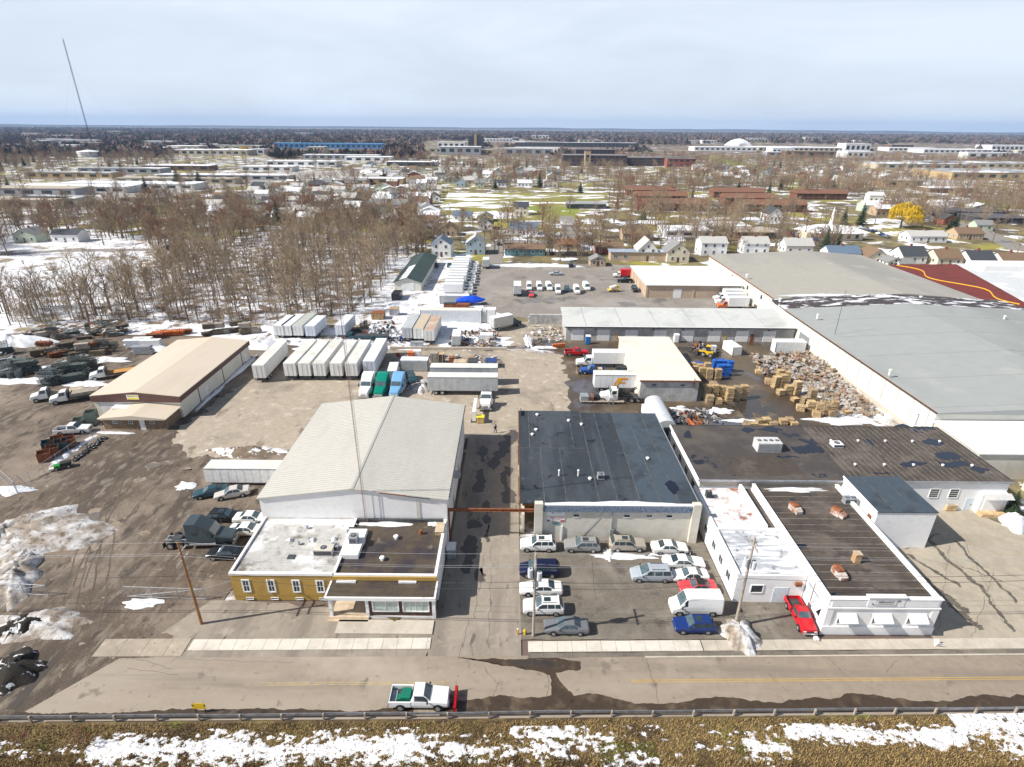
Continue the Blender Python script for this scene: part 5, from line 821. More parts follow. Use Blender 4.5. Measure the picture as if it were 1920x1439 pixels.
# far cars of the town
# ---------------------------------------------------------------- trailers, box trucks, tractors
def trailer(label, c, rz, L=14.6, H=4.0, body=None, roof=None, wheels=True, name='semi_trailer', W=1.28, z0=1.05):
    body = body or M('trailer_white', (.70, .70, .68), [((.52, .50, .45), .5, .55, .75), ((.38, .34, .28), 2.5, .68, .85, (1, 1, .15))], rough=.5, var=.05); roof = roof or M('trailer_roof', (.64, .63, .59), [((.52, .50, .45), .25, .5, .7)], rough=.6, var=.06)
    t = thing(name, label, 'trailer', (c[0], c[1], .01), rz); pbox('body', body, t, -L / 2, L / 2, -W, W, z0, H); pbox('roof', roof, t, -L / 2 + .02, L / 2 - .02, -W + .02, W - .02, H, H + .04)
    for s in (-1, 1):
        pbox('door', body, t, -L / 2 - .04, -L / 2, s * .04 if s > 0 else -W + .04, W - .04 if s > 0 else -.04, z0 + .08, H - .08); pbox('top_rail', GALV, t, -L / 2, L / 2, s * W - .03, s * W + .03, H - .1, H + .05); pbox('side_rail', GALV, t, -L / 2, L / 2, s * W - .025, s * W + .025, z0 - .02, z0 + .12)
        MB().tube((-L / 2 - .07, s * .5, z0 + .1), (-L / 2 - .07, s * .5, H - .1), .025, .025, 5).build('lock_rod', GALV, t)
        if wheels:
            for x in (-L / 2 + 1.6, -L / 2 + 2.9): wheel(t, x, s * .98, .5, .5, RIM)
            pbox('landing_leg', STEEL, t, L / 2 - 2.9, L / 2 - 2.75, s * .8 - .07, s * .8 + .07, 0, z0)
    sm = MB()
    for i in range(1, int(L / 1.2)): sm.box(-L / 2 + i * 1.2 - .015, -L / 2 + i * 1.2 + .015, -W - .012, -W, z0 + .15, H - .12).box(-L / 2 + i * 1.2 - .015, -L / 2 + i * 1.2 + .015, W, W + .012, z0 + .15, H - .12)
    tag(sm.build('wall_seam', GALV, t), kind='stuff')
    pbox('underframe', STEEL, t, -L / 2 + .3, L / 2 - .5, -.5, .5, z0 - .3, z0); pbox('rear_bumper', STEEL, t, -L / 2 - .03, -L / 2 + .1, -1.1, 1.1, .5, .65); return t
NTH = ('first', 'second', 'third', 'fourth', 'fifth', 'sixth', 'seventh', 'eighth', 'ninth', 'tenth', 'eleventh')
six = trailer('white semi trailer in the row of six, first from the left', ((-47.28, 111.43)[0], (-47.28, 111.43)[1] + 7.3), R(90)); remember(six)
for k, px in enumerate([(-44.21, 111.49), (-41.13, 111.55), (-37.60, 111.61), (-34.41, 111.68)]): dup(six, 'white semi trailer in the row of six, %s from the left' % NTH[k + 1], (px[0], px[1] + 7.3, .01), R(90 + k * .4))
BLUW = M('trailer_bluewhite', (.55, .60, .68), [((.65, .67, .70), .3, .5, .65)], rough=.45, var=.05)
trailer('blue-white semi trailer at the right end of the row of six', ((-30.90, 112.88)[0], (-30.90, 112.88)[1] + 7.3), R(91), body=BLUW, roof=SNOW)
dup(six, 'lone white semi trailer beside the tan warehouse', ((-53.64, 110.19)[0], (-53.64, 110.19)[1] + 7.3, .01), R(92))
trailer('white storage trailer without tractor beside the ribbed warehouse', ((-39.65, 72.45)[0] - .4, (-39.65, 72.45)[1] + 1.2), 0, L=12.4, H=2.9, z0=.45, wheels=False, body=M('trailer_clean', (.70, .70, .69), rough=.5))
GRYW = M('trailer_grey', (.44, .46, .47), [((.36, .37, .37), .5, .5, .7)], rough=.55)
trailer('grey-white long trailer in front of its twin, behind the ribbed warehouse', ((-9.98, 104.66)[0], (-9.98, 104.66)[1] + 1.3), 0, L=14.2, body=GRYW); trailer('grey-white long trailer standing behind its twin', ((-10.12, 109.10)[0], (-10.12, 109.10)[1] + 1.8), 0, L=14.2, body=GRYW)
for k, (px, L, b, r_) in enumerate([((-59.25, 137.01), 9, None, SNOW), ((-57.22, 137.06), 10, None, SNOW), ((-54.38, 137.12), 11, None, M('trailer_dullroof', (.40, .42, .38), rough=.7)), ((-51.14, 136.80), 9, BLUW, SNOW), ((-43.78, 137.77), 9, BLUW, SNOW)]): trailer('old trailer by the edge of the wood, %s from the left' % NTH[k], (px[0], px[1] + L / 2), R(88), L=L, H=3.7, body=b, roof=r_)
RROOF = M('rusty_trailer_roof', (.42, .30, .22), [((.52, .45, .38), .4, .5, .65)], rough=.8)
for k, (px, b, r_, w) in enumerate([((-26.32, 135.78), GRYW, GRYW, 'grey box'), ((-23.43, 135.46), None, M('trailer_tanroof', (.48, .40, .30), rough=.8), 'tan roofed'), ((-20.54, 133.98), None, RROOF, 'rusty roofed')]): trailer(w + ' trailer at the edge of the scrap yard', (px[0], px[1] + 6), R(88), L=12, H=3.8, body=b, roof=r_)
def container(label, c, rz, L, W, H, mat, roof=None, name='shipping_container'):
    t = thing(name, label, 'container', (c[0], c[1], .01), rz); pbox('body', mat, t, -L / 2, L / 2, -W / 2, W / 2, .1, H); pbox('roof', roof or mat, t, -L / 2, L / 2, -W / 2, W / 2, H, H + .05)
    sm = MB(); n = int(L / .42)
    for i in range(n):
        for s in (-1, 1): sm.box(-L / 2 + (i + .2) * L / n, -L / 2 + (i + .7) * L / n, s * W / 2 - .03 if s > 0 else -W / 2 - .03, W / 2 + .03 if s > 0 else -W / 2 + .03, .25, H - .15)
    tag(sm.build('corrugation', mat, t), kind='stuff')
    for sx in (-1, 1):
        for sy in (-1, 1): pbox('corner_post', STEEL, t, sx * (L / 2 - .06) - .07, sx * (L / 2 - .06) + .07, sy * (W / 2) - .04, sy * (W / 2) + .04, 0, H)
    for s in (-1, 1): pbox('door', mat, t, L / 2, L / 2 + .05, s * W / 4 - W / 4 + .06, s * W / 4 + W / 4 - .06, .2, H - .1)
    return t
container('corrugated grey container behind the tractor units', ((-21.82, 116.90)[0], (-21.82, 116.90)[1] + 1.2), 0, 6.1, 2.4, 2.6, GRYW, SNOW); container('long white storage trailer body across the scrap yard', ((-17.08, 151.51)[0], (-17.08, 151.51)[1] + 1.3), 0, 17, 2.6, 3.6, M('box_white', (.66, .68, .70), rough=.5), M('cream_roof', (.66, .63, .55)), 'storage_box'); container('short grey box at the right end of the storage bodies', ((-8.62, 151.72)[0], (-8.62, 151.72)[1] + 1.3), 0, 3, 2.5, 3.4, GRYW, None, 'storage_box'); container('white upright box at the right end of the storage bodies', ((-5.92, 151.31)[0], (-5.92, 151.31)[1] + 1.4), 0, 2.6, 2.6, 3.9, WHITE, None, 'storage_box'); container('grey corrugated container under the blue tarpaulin boat', ((-17.94, 169.78)[0], (-17.94, 169.78)[1] + 1.5), 0, 9, 2.4, 2.6, GRYW, SNOW)
container('white container with timber stacked behind in the pallet yard', ((67.55, 129.63)[0], (67.55, 129.63)[1] + 1.2), 0, 7.4, 2.5, 3.0, M('box_white', (.66, .68, .70)), WHITE); container('small white skip container with pink drum beside the garages', ((53.68, 127.92)[0], (53.68, 127.92)[1] + 2.5), R(100), 5.0, 2.3, 2.2, WHITE, SNOW)
BOXC = [(3.1, .55, .85, .95, .85, .75), (3.0, .5, 1.25, 1.35, 1.0, .86), (1.95, .5, 1.45, 1.55, 1.05, .92), (1.75, .5, 1.5, 1.58, 1.05, .95), (1.2, .5, 1.55, 2.35, 1.05, .86), (.25, .5, 1.55, 2.4, 1.05, .88), (.2, .55, 1.5, 2.35, 1.02, .86)]
def box_truck(label, c, rz, L=6.2, body=P_WHITE, boxm=None, H=3.7, name='box_truck'):
    boxm = boxm or M('cargo_white', (.74, .75, .76), [((.62, .61, .58), .6, .55, .8)], rough=.5, var=.04); t = thing(name, label, 'box truck', (c[0], c[1], .01), rz); lf = Loft(BOXC); lf.mesh().build('cab', body, t); lf.top(3.12, 3.94, .92, .014, .012).build('windshield', BGLASS, t)
    for s in (-1, 1):
        lf.side(3.5, 4.8, .1, .85, s).build('side_window', GLASS, t); wheel(t, 2.2, s * .95, .45, .3); wheel(t, -L + 1.7, s * .92, .45, .5); pbox('mirror', BLACK, t, 1.5, 1.6, s * 1.15 - .1, s * 1.15 + .1, 1.5, 1.95); pbox('headlight', LAMP, t, 3.06, 3.13, s * .65 - .15, s * .65 + .15, .85, 1.05)
    pbox('cargo_box', boxm, t, -L + .1, .1, -1.22, 1.22, 1.0, H); pbox('box_roof', WHITE, t, -L + .12, .08, -1.2, 1.2, H, H + .04); pbox('chassis', STEEL, t, -L + .3, 2.6, -.5, .5, .55, .98); pbox('front_bumper', CHROME, t, 3.1, 3.25, -1.0, 1.0, .45, .7); pbox('rear_door', GRYW, t, -L + .05, -L + .1, -1.1, 1.1, 1.1, H - .1); pbox('grille', BLACK, t, 3.09, 3.12, -.45, .45, .75, 1.15); return t
bt = remember(box_truck('white box truck in the packed truck row, nearest the boat', (-16.21, 180.82), 0.0))
a0, a1 = (-16.21, 180.82), (-16.65, 221.95)
for k in range(1, 11):
    f = k / 10; dup(bt, 'white box truck in the packed truck row, %s from the boat' % NTH[k], (lerp(a0[0], a1[0], f) + rnd.uniform(-.4, .4), lerp(a0[1], a1[1], f), .01), R(rnd.uniform(-1, 1)), 'box trucks packed along the drive')
for k in range(6): dup(bt, 'white box truck beside the tan garage, %s from the garage' % NTH[5 - k], (lerp((65.09, 167.51)[0], (69.23, 188.68)[0], k / 5) , lerp((65.09, 167.51)[1], (69.23, 188.68)[1], k / 5), .01), math.pi, 'box trucks by the tan garage', mats={'cab': P_WHITE if k else P_ORANGE})
dup(bt, 'white box truck with its box toward the camera in the back lot', (1.53, 184.63) + (.01,), R(90)); dup(bt, 'cream box truck on the ramp beside the retaining wall', (-0.56, 148.66) + (.01,), R(35), mats={'cargo_box': CREAM, 'cab': P_TEAL}); dup(bt, 'long white box truck backed to the block workshop, far one', ((18.47, 119.88)[0], (18.47, 119.88)[1] + 1.2, .01), math.pi, scale=(1.25, 1, 1)); dup(bt, 'white box truck cab standing in the scrap yard', (-13.98, 136.85) + (.01,), R(92), scale=.85); dup(bt, 'small white box truck beside the grey container', (-25.75, 115.02) + (.01,), R(95), scale=.8); dup(bt, 'white box truck at the head of the packed truck row by the houses', (-10.40, 222.17) + (.01,), R(90), scale=(.8, 1, 1))
ft = trailer('white trailer with big yellow F emblem backed to the block workshop', ((20.96, 106.51)[0] + .3, (20.96, 106.51)[1] + 1.4), 0, L=8.6, H=3.9, name='cargo_trailer', body=M('cargo_white', (.74, .75, .76)))
FY = M('emblem_yellow', (.85, .42, .01), rough=.5); FO = M('emblem_orange', (.72, .30, .05), rough=.5); fm = MB()
def fpoly(mb, pts, y): n = len(pts); mb.add([(x, y, z) for x, z in pts] + [(x, y + .02, z) for x, z in pts], [tuple(range(n)), tuple(range(2 * n - 1, n - 1, -1))] + [(i, n + i, n + (i + 1) % n, (i + 1) % n) for i in range(n)])
fpoly(fm, [(-.7, 1.2), (.05, 1.2), (.55, 2.1), (1.9, 2.1), (2.05, 2.45), (.75, 2.45), (.95, 2.85), (2.3, 2.85), (2.5, 3.35), (.5, 3.35)], -1.325); fm.build('emblem', FO, ft)
fm = MB(); fpoly(fm, [(.1, 1.75), (.45, 1.75), (.75, 2.25), (1.0, 2.25), (1.2, 3.3), (.72, 3.3)], -1.335); fm.build('emblem_core', FY, ft)
# tractor units
TRC = [(4.0, .55, .95, 1.05, .80, .66), (3.9, .5, 1.35, 1.5, .95, .80), (2.2, .5, 1.75, 1.9, 1.12, .98), (1.95, .5, 1.8, 1.95, 1.2, 1.05), (1.3, .5, 1.9, 2.85, 1.25, 1.05), (.6, .5, 1.95, 3.25, 1.25, 1.08), (-.3, .5, 1.95, 3.75, 1.25, 1.12), (-1.6, .5, 1.95, 3.8, 1.25, 1.14), (-1.65, .55, 1.9, 3.7, 1.22, 1.1)]
TRD = [(3.6, .55, .95, 1.05, .80, .66), (3.5, .5, 1.4, 1.55, .95, .82), (2.0, .5, 1.65, 1.8, 1.08, .95), (1.8, .5, 1.7, 1.85, 1.15, 1.0), (1.35, .5, 1.8, 2.65, 1.18, 1.0), (.3, .5, 1.8, 2.7, 1.18, 1.02), (.25, .55, 1.75, 2.6, 1.16, 1.0)]
def tractor(label, c, rz, paintm, sleeper=True, name='tractor_unit'):
    t = thing(name, label, 'truck', (c[0], c[1], .01), rz); st = TRC if sleeper else TRD; lf = Loft(st); lf.mesh().build('cab', paintm, t); lf.top(3.1, 3.92, .92, .014, .012).build('windshield', BGLASS, t); xr = -1.6 if sleeper else .3
    for s in (-1, 1):
        lf.side(3.45, 4.5 if sleeper else 4.8, .06, .62 if sleeper else .85, s).build('side_window', GLASS, t)
        if sleeper: lf.side(5.9, 6.4, .1, .35, s).build('sleeper_window', GLASS, t)
        wheel(t, 3.1, s * 1.02, .5, .32, CHROME)
        for x in (-2.6, -3.9): wheel(t, x, s * .95, .5, .56, CHROME)
        MB().tube((xr + .2, s * 1.0, .75), (1.9, s * 1.0, .75), .3, .3, 12).build('fuel_tank', CHROME, t); MB().tube((xr - .15, s * .9, .8), (xr - .15, s * .9, 3.7), .07, .07, 8).build('exhaust_stack', CHROME, t)
        pbox('frame_rail', GALV, t, -4.8, xr, s * .42 - .06, s * .42 + .06, .75, 1.0); pbox('headlight', LAMP, t, st[0][0] - .03, st[0][0] + .04, s * .62 - .14, s * .62 + .14, .9, 1.08); pbox('mirror', BLACK, t, 1.7, 1.8, s * 1.38 - .1, s * 1.38 + .1, 1.9, 2.6); pbox('mudguard', BLACK, t, -4.75, -4.7, s * .95 - .3, s * .95 + .3, .25, .95)
    for x in (-4.7, -3.2, -1.9): pbox('crossmember', GALV, t, x - .06, x + .06, -.36, .36, .78, .96)
    pbox('fifth_wheel', STEEL, t, -3.9, -2.8, -.45, .45, 1.0, 1.12); pbox('front_bumper', CHROME, t, st[0][0] - .05, st[0][0] + .12, -1.15, 1.15, .4, .75); pbox('grille', CHROME, t, st[0][0] - .02, st[0][0] + .03, -.42, .42, .8, 1.2); return t
tractor('slate grey sleeper tractor unit parked facing the mustard office', ((-39.91, 58.05)[0], (-39.91, 58.05)[1] + 1.2), R(3), P_SLATE)
tractor('white sleeper tractor unit behind the ribbed warehouse', ((-29.53, 102.32)[0], (-29.53, 102.32)[1] + 4), R(-92), P_WHITE); tractor('green sleeper tractor unit behind the ribbed warehouse', ((-26.55, 102.38)[0], (-26.55, 102.38)[1] + 4), R(-92), P_GREEN); tractor('sky blue sleeper tractor unit behind the ribbed warehouse', ((-23.36, 102.44)[0], (-23.36, 102.44)[1] + 4), R(-94), P_SBLUE)
tractor('white day-cab truck with long nose on the yard drive', ((-4.99, 97.60)[0], (-4.99, 97.60)[1] + 3.5), R(-91), P_WHITE, False)
rt_ = tractor('white day-cab recovery truck with black boom on a low trailer', ((21.23, 101.54)[0], (21.23, 101.54)[1] + 1.4), math.pi, P_WHITE, False)
MB().tube((-1, .3, 1.2), (-3.6, .3, 2.9), .14, .1).tube((-1, -.3, 1.2), (-3.6, -.3, 2.9), .14, .1).box(-2.4, -.2, -.9, .9, 1.0, 1.5).build('recovery_boom', BLACK, rt_); pbox('headache_rack', BLACK, rt_, .02, .14, -1.1, 1.1, 1.0, 2.9)
lt = thing('low_trailer', 'low flat trailer with mesh cage in front of the yellow F trailer', 'trailer', ((16.77, 101.46)[0], (16.77, 101.46)[1] + .9, 0)); pbox('deck', WOODG, lt, -3.2, 5.5, -1.1, 1.1, .35, .5); pbox('cage', GALV, lt, -3.1, -1.6, -.9, .9, .5, 1.5); pbox('ramp', RUST, lt, -.9, -.6, -.9, .9, .5, 1.4); pbox('tank', BLACK, lt, -.3, .7, -.6, .6, .5, 1.3)
for s in (-1, 1):
    for x in (2.5, 3.3): wheel(lt, x, s * 1.2, .3, .2)
bo = thing('crane_arm', 'white folded lifting arm beside the day-cab truck', 'crane', ((-6.99, 93.65)[0], (-6.99, 93.65)[1], 0)); pbox('arm', WHITE, bo, -.3, .3, 0, 5.5, 1.6, 2.1); pbox('mast', WHITE, bo, -.35, .35, -.4, .3, 0, 2.2); pbox('foot', STEEL, bo, -.6, .6, -.6, .6, 0, .2); pbox('rear_stand', WHITE, bo, -.25, .25, 5.0, 5.4, 0, 1.6)
# white flatbed stake trucks in the left yard
def flatbed(label, c, rz, deck, load):
    t = thing('flatbed_truck', label, 'flatbed truck', (c[0], c[1], .01), rz); lf = Loft(BOXC); lf.mesh().build('cab', P_WHITE, t); lf.top(3.12, 3.94, .92, .014, .012).build('windshield', BGLASS, t)
    for s in (-1, 1): lf.side(3.5, 4.8, .1, .85, s).build('side_window', GLASS, t); wheel(t, 2.2, s * .95, .45, .3); wheel(t, -3.6, s * .92, .45, .5); pbox('side_rave', STEEL, t, -5.4, .1, s * 1.22 - .04, s * 1.22 + .04, .98, 1.2); pbox('headlight', LAMP, t, 3.06, 3.13, s * .65 - .15, s * .65 + .15, .85, 1.05)
    pbox('deck', deck, t, -5.4, .12, -1.18, 1.18, 1.0, 1.14); pbox('headboard', STEEL, t, -.02, .1, -1.2, 1.2, 1.14, 2.3); pbox('chassis', STEEL, t, -5.2, 2.6, -.5, .5, .55, .98); pbox('grille', BLACK, t, 3.09, 3.12, -.45, .45, .75, 1.15); pbox('front_bumper', CHROME, t, 3.1, 3.25, -1.0, 1.0, .45, .7)
    if load:
        for i in range(3):
            for j in range(4): MB().box(-5.2 + .1 * j, -.3, -1.1 + j * .56, -.6 + j * .56, 1.16 + i * .22, 1.35 + i * .22).build('plank_bundle', load, t)
    return t
flatbed('white flatbed truck with pale timber deck, leftmost of the three', (-91.58, 101.70), R(208), M('pale_deck', (.46, .37, .25), rough=.8), None); flatbed('white flatbed truck loaded with scaffold planks', (-87.13, 100.81), R(208), WOODG, WOODG); flatbed('white flatbed truck with orange-brown deck behind the tan warehouse', (-87.26, 112.36), R(208), M('orange_deck', (.48, .24, .06), rough=.8), None)
dup(bt, 'white truck with red tipper body beside the tan garage office', (39.40, 206.44) + (.01,), math.pi, mats={'cargo_box': P_RED, 'box_roof': P_RED}, scale=(.85, 1, .8))

# ================================================================ street furniture, fences, yard clutter
def upole(label, c, h, mat, arms=(), cans=(), name='utility_pole'):
    t = thing(name, label, 'utility pole', (c[0], c[1], 0)); MB().tube((0, 0, -.2), (0, 0, h), .17, .11, 10).build('pole', mat, t)
    for z in arms:
        a = MB().box(-.06, .06, -1.15, 1.15, z, z + .12).build('crossarm', WOODG, t)
        for y in (-1.0, -.5, .5, 1.0): MB().tube((0, y, z + .12), (0, y, z + .32), .045, .03, 6).build('insulator', GALV, a)
    for x, z in cans: c_ = MB().tube((x, -.1, z), (x, -.1, z + 1.0), .27, .27, 12).build('transformer', M('transformer_grey', (.55, .58, .60), rough=.5), t); MB().tube((x, -.1, z + 1.0), (x, -.1, z + 1.2), .06, .05, 6).build('bushing', STEEL, c_)
    return t
PL, PM, PR = (-33.88, 46.00), (2.51, 44.77), (24.79, 46.28)
upole('leaning-brown wooden utility pole beside the mustard office', PL, 11.2, WOODP, (8.9, 9.9)); upole('grey utility pole with two transformer cans at the driveway corner', PM, 11.2, WOODG, (10.3,), ((-.5, 8.3), (.42, 7.9))); upole('grey utility pole with two transformer cans rising from the dirty snow pile', PR, 12.2, WOODG, (11.2,), ((-.42, 8.6), (.45, 8.2)))
WIRE = M('wire', (.30, .31, .32), rough=.5); WIREB = M('black_wire', (.04, .04, .04), rough=.6)
stops = [(-100, 46.0), PL, PM, PR, (66, 47.2), (110, 48)]
for k, (dy, z0, sag, m, lab) in enumerate([(-1.0, 10.4, .55, WIRE, 'topmost near overhead wire along the street'), (1.0, 10.4, .6, WIRE, 'topmost far overhead wire along the street'), (.5, 9.4, .7, WIRE, 'second overhead wire strung along the street poles'), (0, 7.6, .8, WIREB, 'dark telephone cable below the overhead wires'), (-.1, 6.9, .8, WIREB, 'lowest dark cable strung along the street poles')]):
    w = MB()
    for a, b in zip(stops, stops[1:]):
        for i in range(14):
            f0, f1 = i / 14, (i + 1) / 14; w.tube((lerp(a[0], b[0], f0), lerp(a[1], b[1], f0) + dy, z0 - sag * 4 * f0 * (1 - f0)), (lerp(a[0], b[0], f1), lerp(a[1], b[1], f1) + dy, z0 - sag * 4 * f1 * (1 - f1)), .016 if k < 3 else .028, None, 4, False)
    tag(w.build('overhead_wire', m), lab, 'wire')
# guard rail
gd = thing('guard_rail', 'long galvanised guard rail between the street and the grassy bank', 'guard rail', (0, 35.4, 0))
beam = None; post = None
for i in range(-17, 31):
    x = i * 3.8; y = .018 * x + .10 * nz(i, 0, .4)
    if x > 70: continue
    if beam is None:
        bp_ = [(0, .50), (.05, .53), (.05, .60), (0, .64), (.05, .68), (.05, .75), (0, .78), (-.02, .78), (-.02, .50)]
        beam = MB().xprism(bp_, -1.9, 1.9).build('rail_beam', M('dull_rail', (.24, .25, .27), rough=.6, metal=.3, var=.3), gd); post = MB().box(-.07, .07, -.2, -.03, -.3, .82).build('post', WOODG, gd); bo_, po_ = beam, post
    else: bo_ = beam.copy(); COL.objects.link(bo_); po_ = post.copy(); COL.objects.link(po_)
    bo_.location = (x, y + .06, 0); bo_.rotation_euler.z = .018; po_.location = (x + 1.9, y + .1, 0)
ys = thing('yellow_road_board', 'yellow marker board with black corners on two legs at the guard rail', 'sign', (-28.74, 35.62) + (0,)); MB().box(-.62, .62, -.03, .0, .95, 1.32).build('board', P_YELLOW, ys); MB().box(-.62, .62, -.03, 0, .58, .93).build('board', P_YELLOW, ys)
for s in (-1, 1): MB().box(s * .45 - .035, s * .45 + .035, 0, .05, 0, 1.35).build('leg', BLACK, ys); MB().add([(s * .62, -.035, .95), (s * .62, -.035, 1.2), (s * .38, -.035, .95)], [(0, 1, 2), (2, 1, 0)]).build('black_corner', BLACK, ys)
hy = thing('fire_hydrant', 'yellow fire hydrant beside the driveway corner pole', 'hydrant', (1.60, 44.90)); MB().tube((0, 0, 0), (0, 0, .6), .13, .12, 10).build('barrel', P_YELLOW, hy); MB().tube((0, 0, .6), (0, 0, .78), .15, .05, 10).build('bonnet', P_YELLOW, hy); MB().tube((-.22, 0, .45), (.22, 0, .45), .06, .06, 8).build('nozzle', P_YELLOW, hy)
bd = thing('orange_bollard', 'short orange bollard beside the yellow hydrant', 'bollard', (0.85, 44.90)); MB().tube((0, 0, 0), (0, 0, .8), .08, .07, 8).build('post', P_ORANGE, bd); MB().tube((0, 0, .8), (0, 0, .86), .1, .05, 8).build('cap', WHITE, bd)
ad = thing('sandwich_board', 'white sandwich board on the kerb before the workshop', 'sign', (45.34, 43.79)); MB().obox((0, -.18, .4), (.55, .03, .8), (.35, 0, 0)).build('panel', WHITE, ad); MB().obox((0, .14, .4), (.55, .03, .8), (-.35, 0, 0)).build('panel', WHITE, ad)
MBX = thing('mailbox_stub', 'white stub of snow-topped box on the sidewalk by the red pickup', 'box', (32.87, 44.50)); MB().box(-.22, .22, -.22, .22, 0, .3).build('body', WHITE, MBX); mound_mb(MB(), 0, 0, .3, .28, .15, 2, 0, 10, 3, z0=.3).build('snow_cap', SNOW, MBX)
# chain link fences
def chain(label, a, b, h=1.9, name='chain_link_fence', gate=False, step=2.6):
    t = thing(name, label, 'fence' if not gate else 'gate', (a[0], a[1], 0), math.atan2(b[1] - a[1], b[0] - a[0])); L = math.hypot(b[0] - a[0], b[1] - a[1]); n = max(1, int(L / step))
    for i in range(n + 1): MB().tube((L * i / n, 0, 0), (L * i / n, 0, h + .08), .04, .04, 6).build('post', GALV, t)
    MB().tube((0, 0, h), (L, 0, h), .03, .03, 5).build('top_rail', GALV, t); MB().tube((0, 0, .12), (L, 0, .12), .025, .025, 5).build('bottom_rail', GALV, t)
    if gate: MB().tube((0, 0, .12), (L, 0, h), .02, .02, 5).build('brace', GALV, t)
    f = MB(); s = .2; k = 0
    while k * s < L + h:
        x0 = k * s - h
        for d in (1, -1):
            p, q = (x0, .12), (x0 + h, h)
            pts = []
            for (x, z) in (p, q): pts.append((x, z))
            (xa, za), (xb, zb) = pts
            if xa < 0: za += (0 - xa) * (zb - za) / (xb - xa); xa = 0
            if xb > L: zb -= (xb - L) * (zb - za) / (xb - xa + 1e-9); xb = L
            if xb > xa:
                if d < 0: za, zb = h + .12 - za, h + .12 - zb
                f.add([(xa, .004 * d, za - .006), (xb, .004 * d, zb - .006), (xb, .004 * d, zb + .006), (xa, .004 * d, za + .006)], [(0, 1, 2, 3)])
        k += 1
    tag(f.build('mesh_fabric', GALV, t), kind='stuff'); return t
chain('chain link fence running from the stone office past the rusty bins', (-73.19, 69.93), (-72.19, 88.15)); chain('chain link gate leaf standing open by the brown utility pole', (-44.48, 49.78), (-35.18, 49.47), 1.6, 'chain_link_gate', True); chain('short chain link fence joining the gate to the mustard office', (-35.00, 49.47), (-31.8, 51.2), 1.6); chain('chain link gate leaf at the left snow bank', (-59.42, 50.28), (-53.50, 49.85), 1.6, 'chain_link_gate', True); chain('chain link fence behind the snow bank at the left edge', (-79.13, 74.07), (-73.04, 69.93))
# rusty stillage bins
def bin_(label, c, rz, m, w=1.7, h=1.5):
    t = thing('stillage_bin', label, 'bin', c, rz); pbox('floor', m, t, -w / 2, w / 2, -w / 2, w / 2, .1, .16)
    for sx in (-1, 1):
        for sy in (-1, 1): pbox('post', m, t, sx * w / 2 - .05, sx * w / 2 + .05, sy * w / 2 - .05, sy * w / 2 + .05, 0, h + .1)
    for a in ((-w / 2 + .05, w / 2 - .05, -w / 2 - .02, -w / 2 + .02), (-w / 2 + .05, w / 2 - .05, w / 2 - .02, w / 2 + .02), (-w / 2 - .02, -w / 2 + .02, -w / 2 + .05, w / 2 - .05), (w / 2 - .02, w / 2 + .02, -w / 2 + .05, w / 2 - .05)): pbox('side_panel', m, t, *a, .16, h)
    pbox('contents', WOODG, t, -w / 2 + .1, w / 2 - .1, -w / 2 + .1, w / 2 - .1, .16, h * .6); return t
for k, px in enumerate([(-75.90, 79.23), (-75.73, 80.89), (-75.55, 82.60), (-75.14, 83.66), (-77.28, 83.99), (-77.69, 82.57)]): bin_('rusty open-topped stillage bin by the chain link fence, %s of six' % NTH[k], px, .62, RUST if k % 3 < 2 else P_TEAL)
for k, px in enumerate([(-78.02, 90.42), (-76.31, 91.46)]): bin_('grey-green wire stillage beside the stone office, %s one' % ('short', 'tall')[k], px, .4, M('grey_green', (.20, .24, .19), rough=.7), 1.7, (1.6, 2.6)[k])
p_ty = thing('scrap_tyre', 'x', 'tyre'); tm = MB(); nn = 14
for i in range(nn):
    for r_, z in ((.18, .03), (.34, 0), (.36, .1), (.34, .2), (.18, .17)): a = 6.283 * i / nn; tm.v.append((r_ * math.cos(a), r_ * math.sin(a), z))
tm.f = [(i * 5 + j, ((i + 1) % nn) * 5 + j, ((i + 1) % nn) * 5 + (j + 1) % 5, i * 5 + (j + 1) % 5) for i in range(nn) for j in range(5)]; tm.mi = [0] * len(tm.f); tm.build('tyre', RUBBER, p_ty); mound_mb(MB(), 0, 0, .2, .2, .12, 1, 0, 10, 2, z0=.04).build('snow_fill', SNOW, p_ty); remember(p_ty)
a0, a1 = (-71.25, 79.29), (-71.32, 86.27)
for k in range(22): f = (k // 2) / 10; dup(p_ty, 'scrap tyre filled with snow in the row along the fence', (lerp(a0[0], a1[0], f) + rnd.uniform(-.25, .25) + (k % 2) * .55, lerp(a0[1], a1[1], f) + rnd.uniform(-.3, .3) - (k % 2) * .5, .05), rnd.random() * 6, 'tyres along the fence')
dup(p_ty, 'tyre leaning at the bumper of the old white saloon', (22.97, 57.57) + (.4,), 0).rotation_euler = (0, R(75), 0)
purge_proto(p_ty)
gm = thing('green_machine', 'small green machine with black hood at the end of the fence', 'machine', (-71.32, 76.75), .6); pbox('hood', BLACK, gm, -.2, 1.2, -.5, .5, .4, 1.0); pbox('body', M('john_green', (.02, .30, .04), rough=.4), gm, -1.0, -.2, -.45, .45, .35, .8); pbox('bucket', CREAM, gm, -1.7, -1.05, -.4, .4, .15, .45)
for s in (-1, 1):
    for x in (-.8, .8): wheel(gm, x, s * .5, .3, .2)
def inpoly(x, y, poly):
    c = False; n = len(poly)
    for i in range(n):
        (x0, y0), (x1, y1) = poly[i], poly[i - 1]
        if (y0 > y) != (y1 > y) and x < (x1 - x0) * (y - y0) / (y1 - y0) + x0: c = not c
    return c
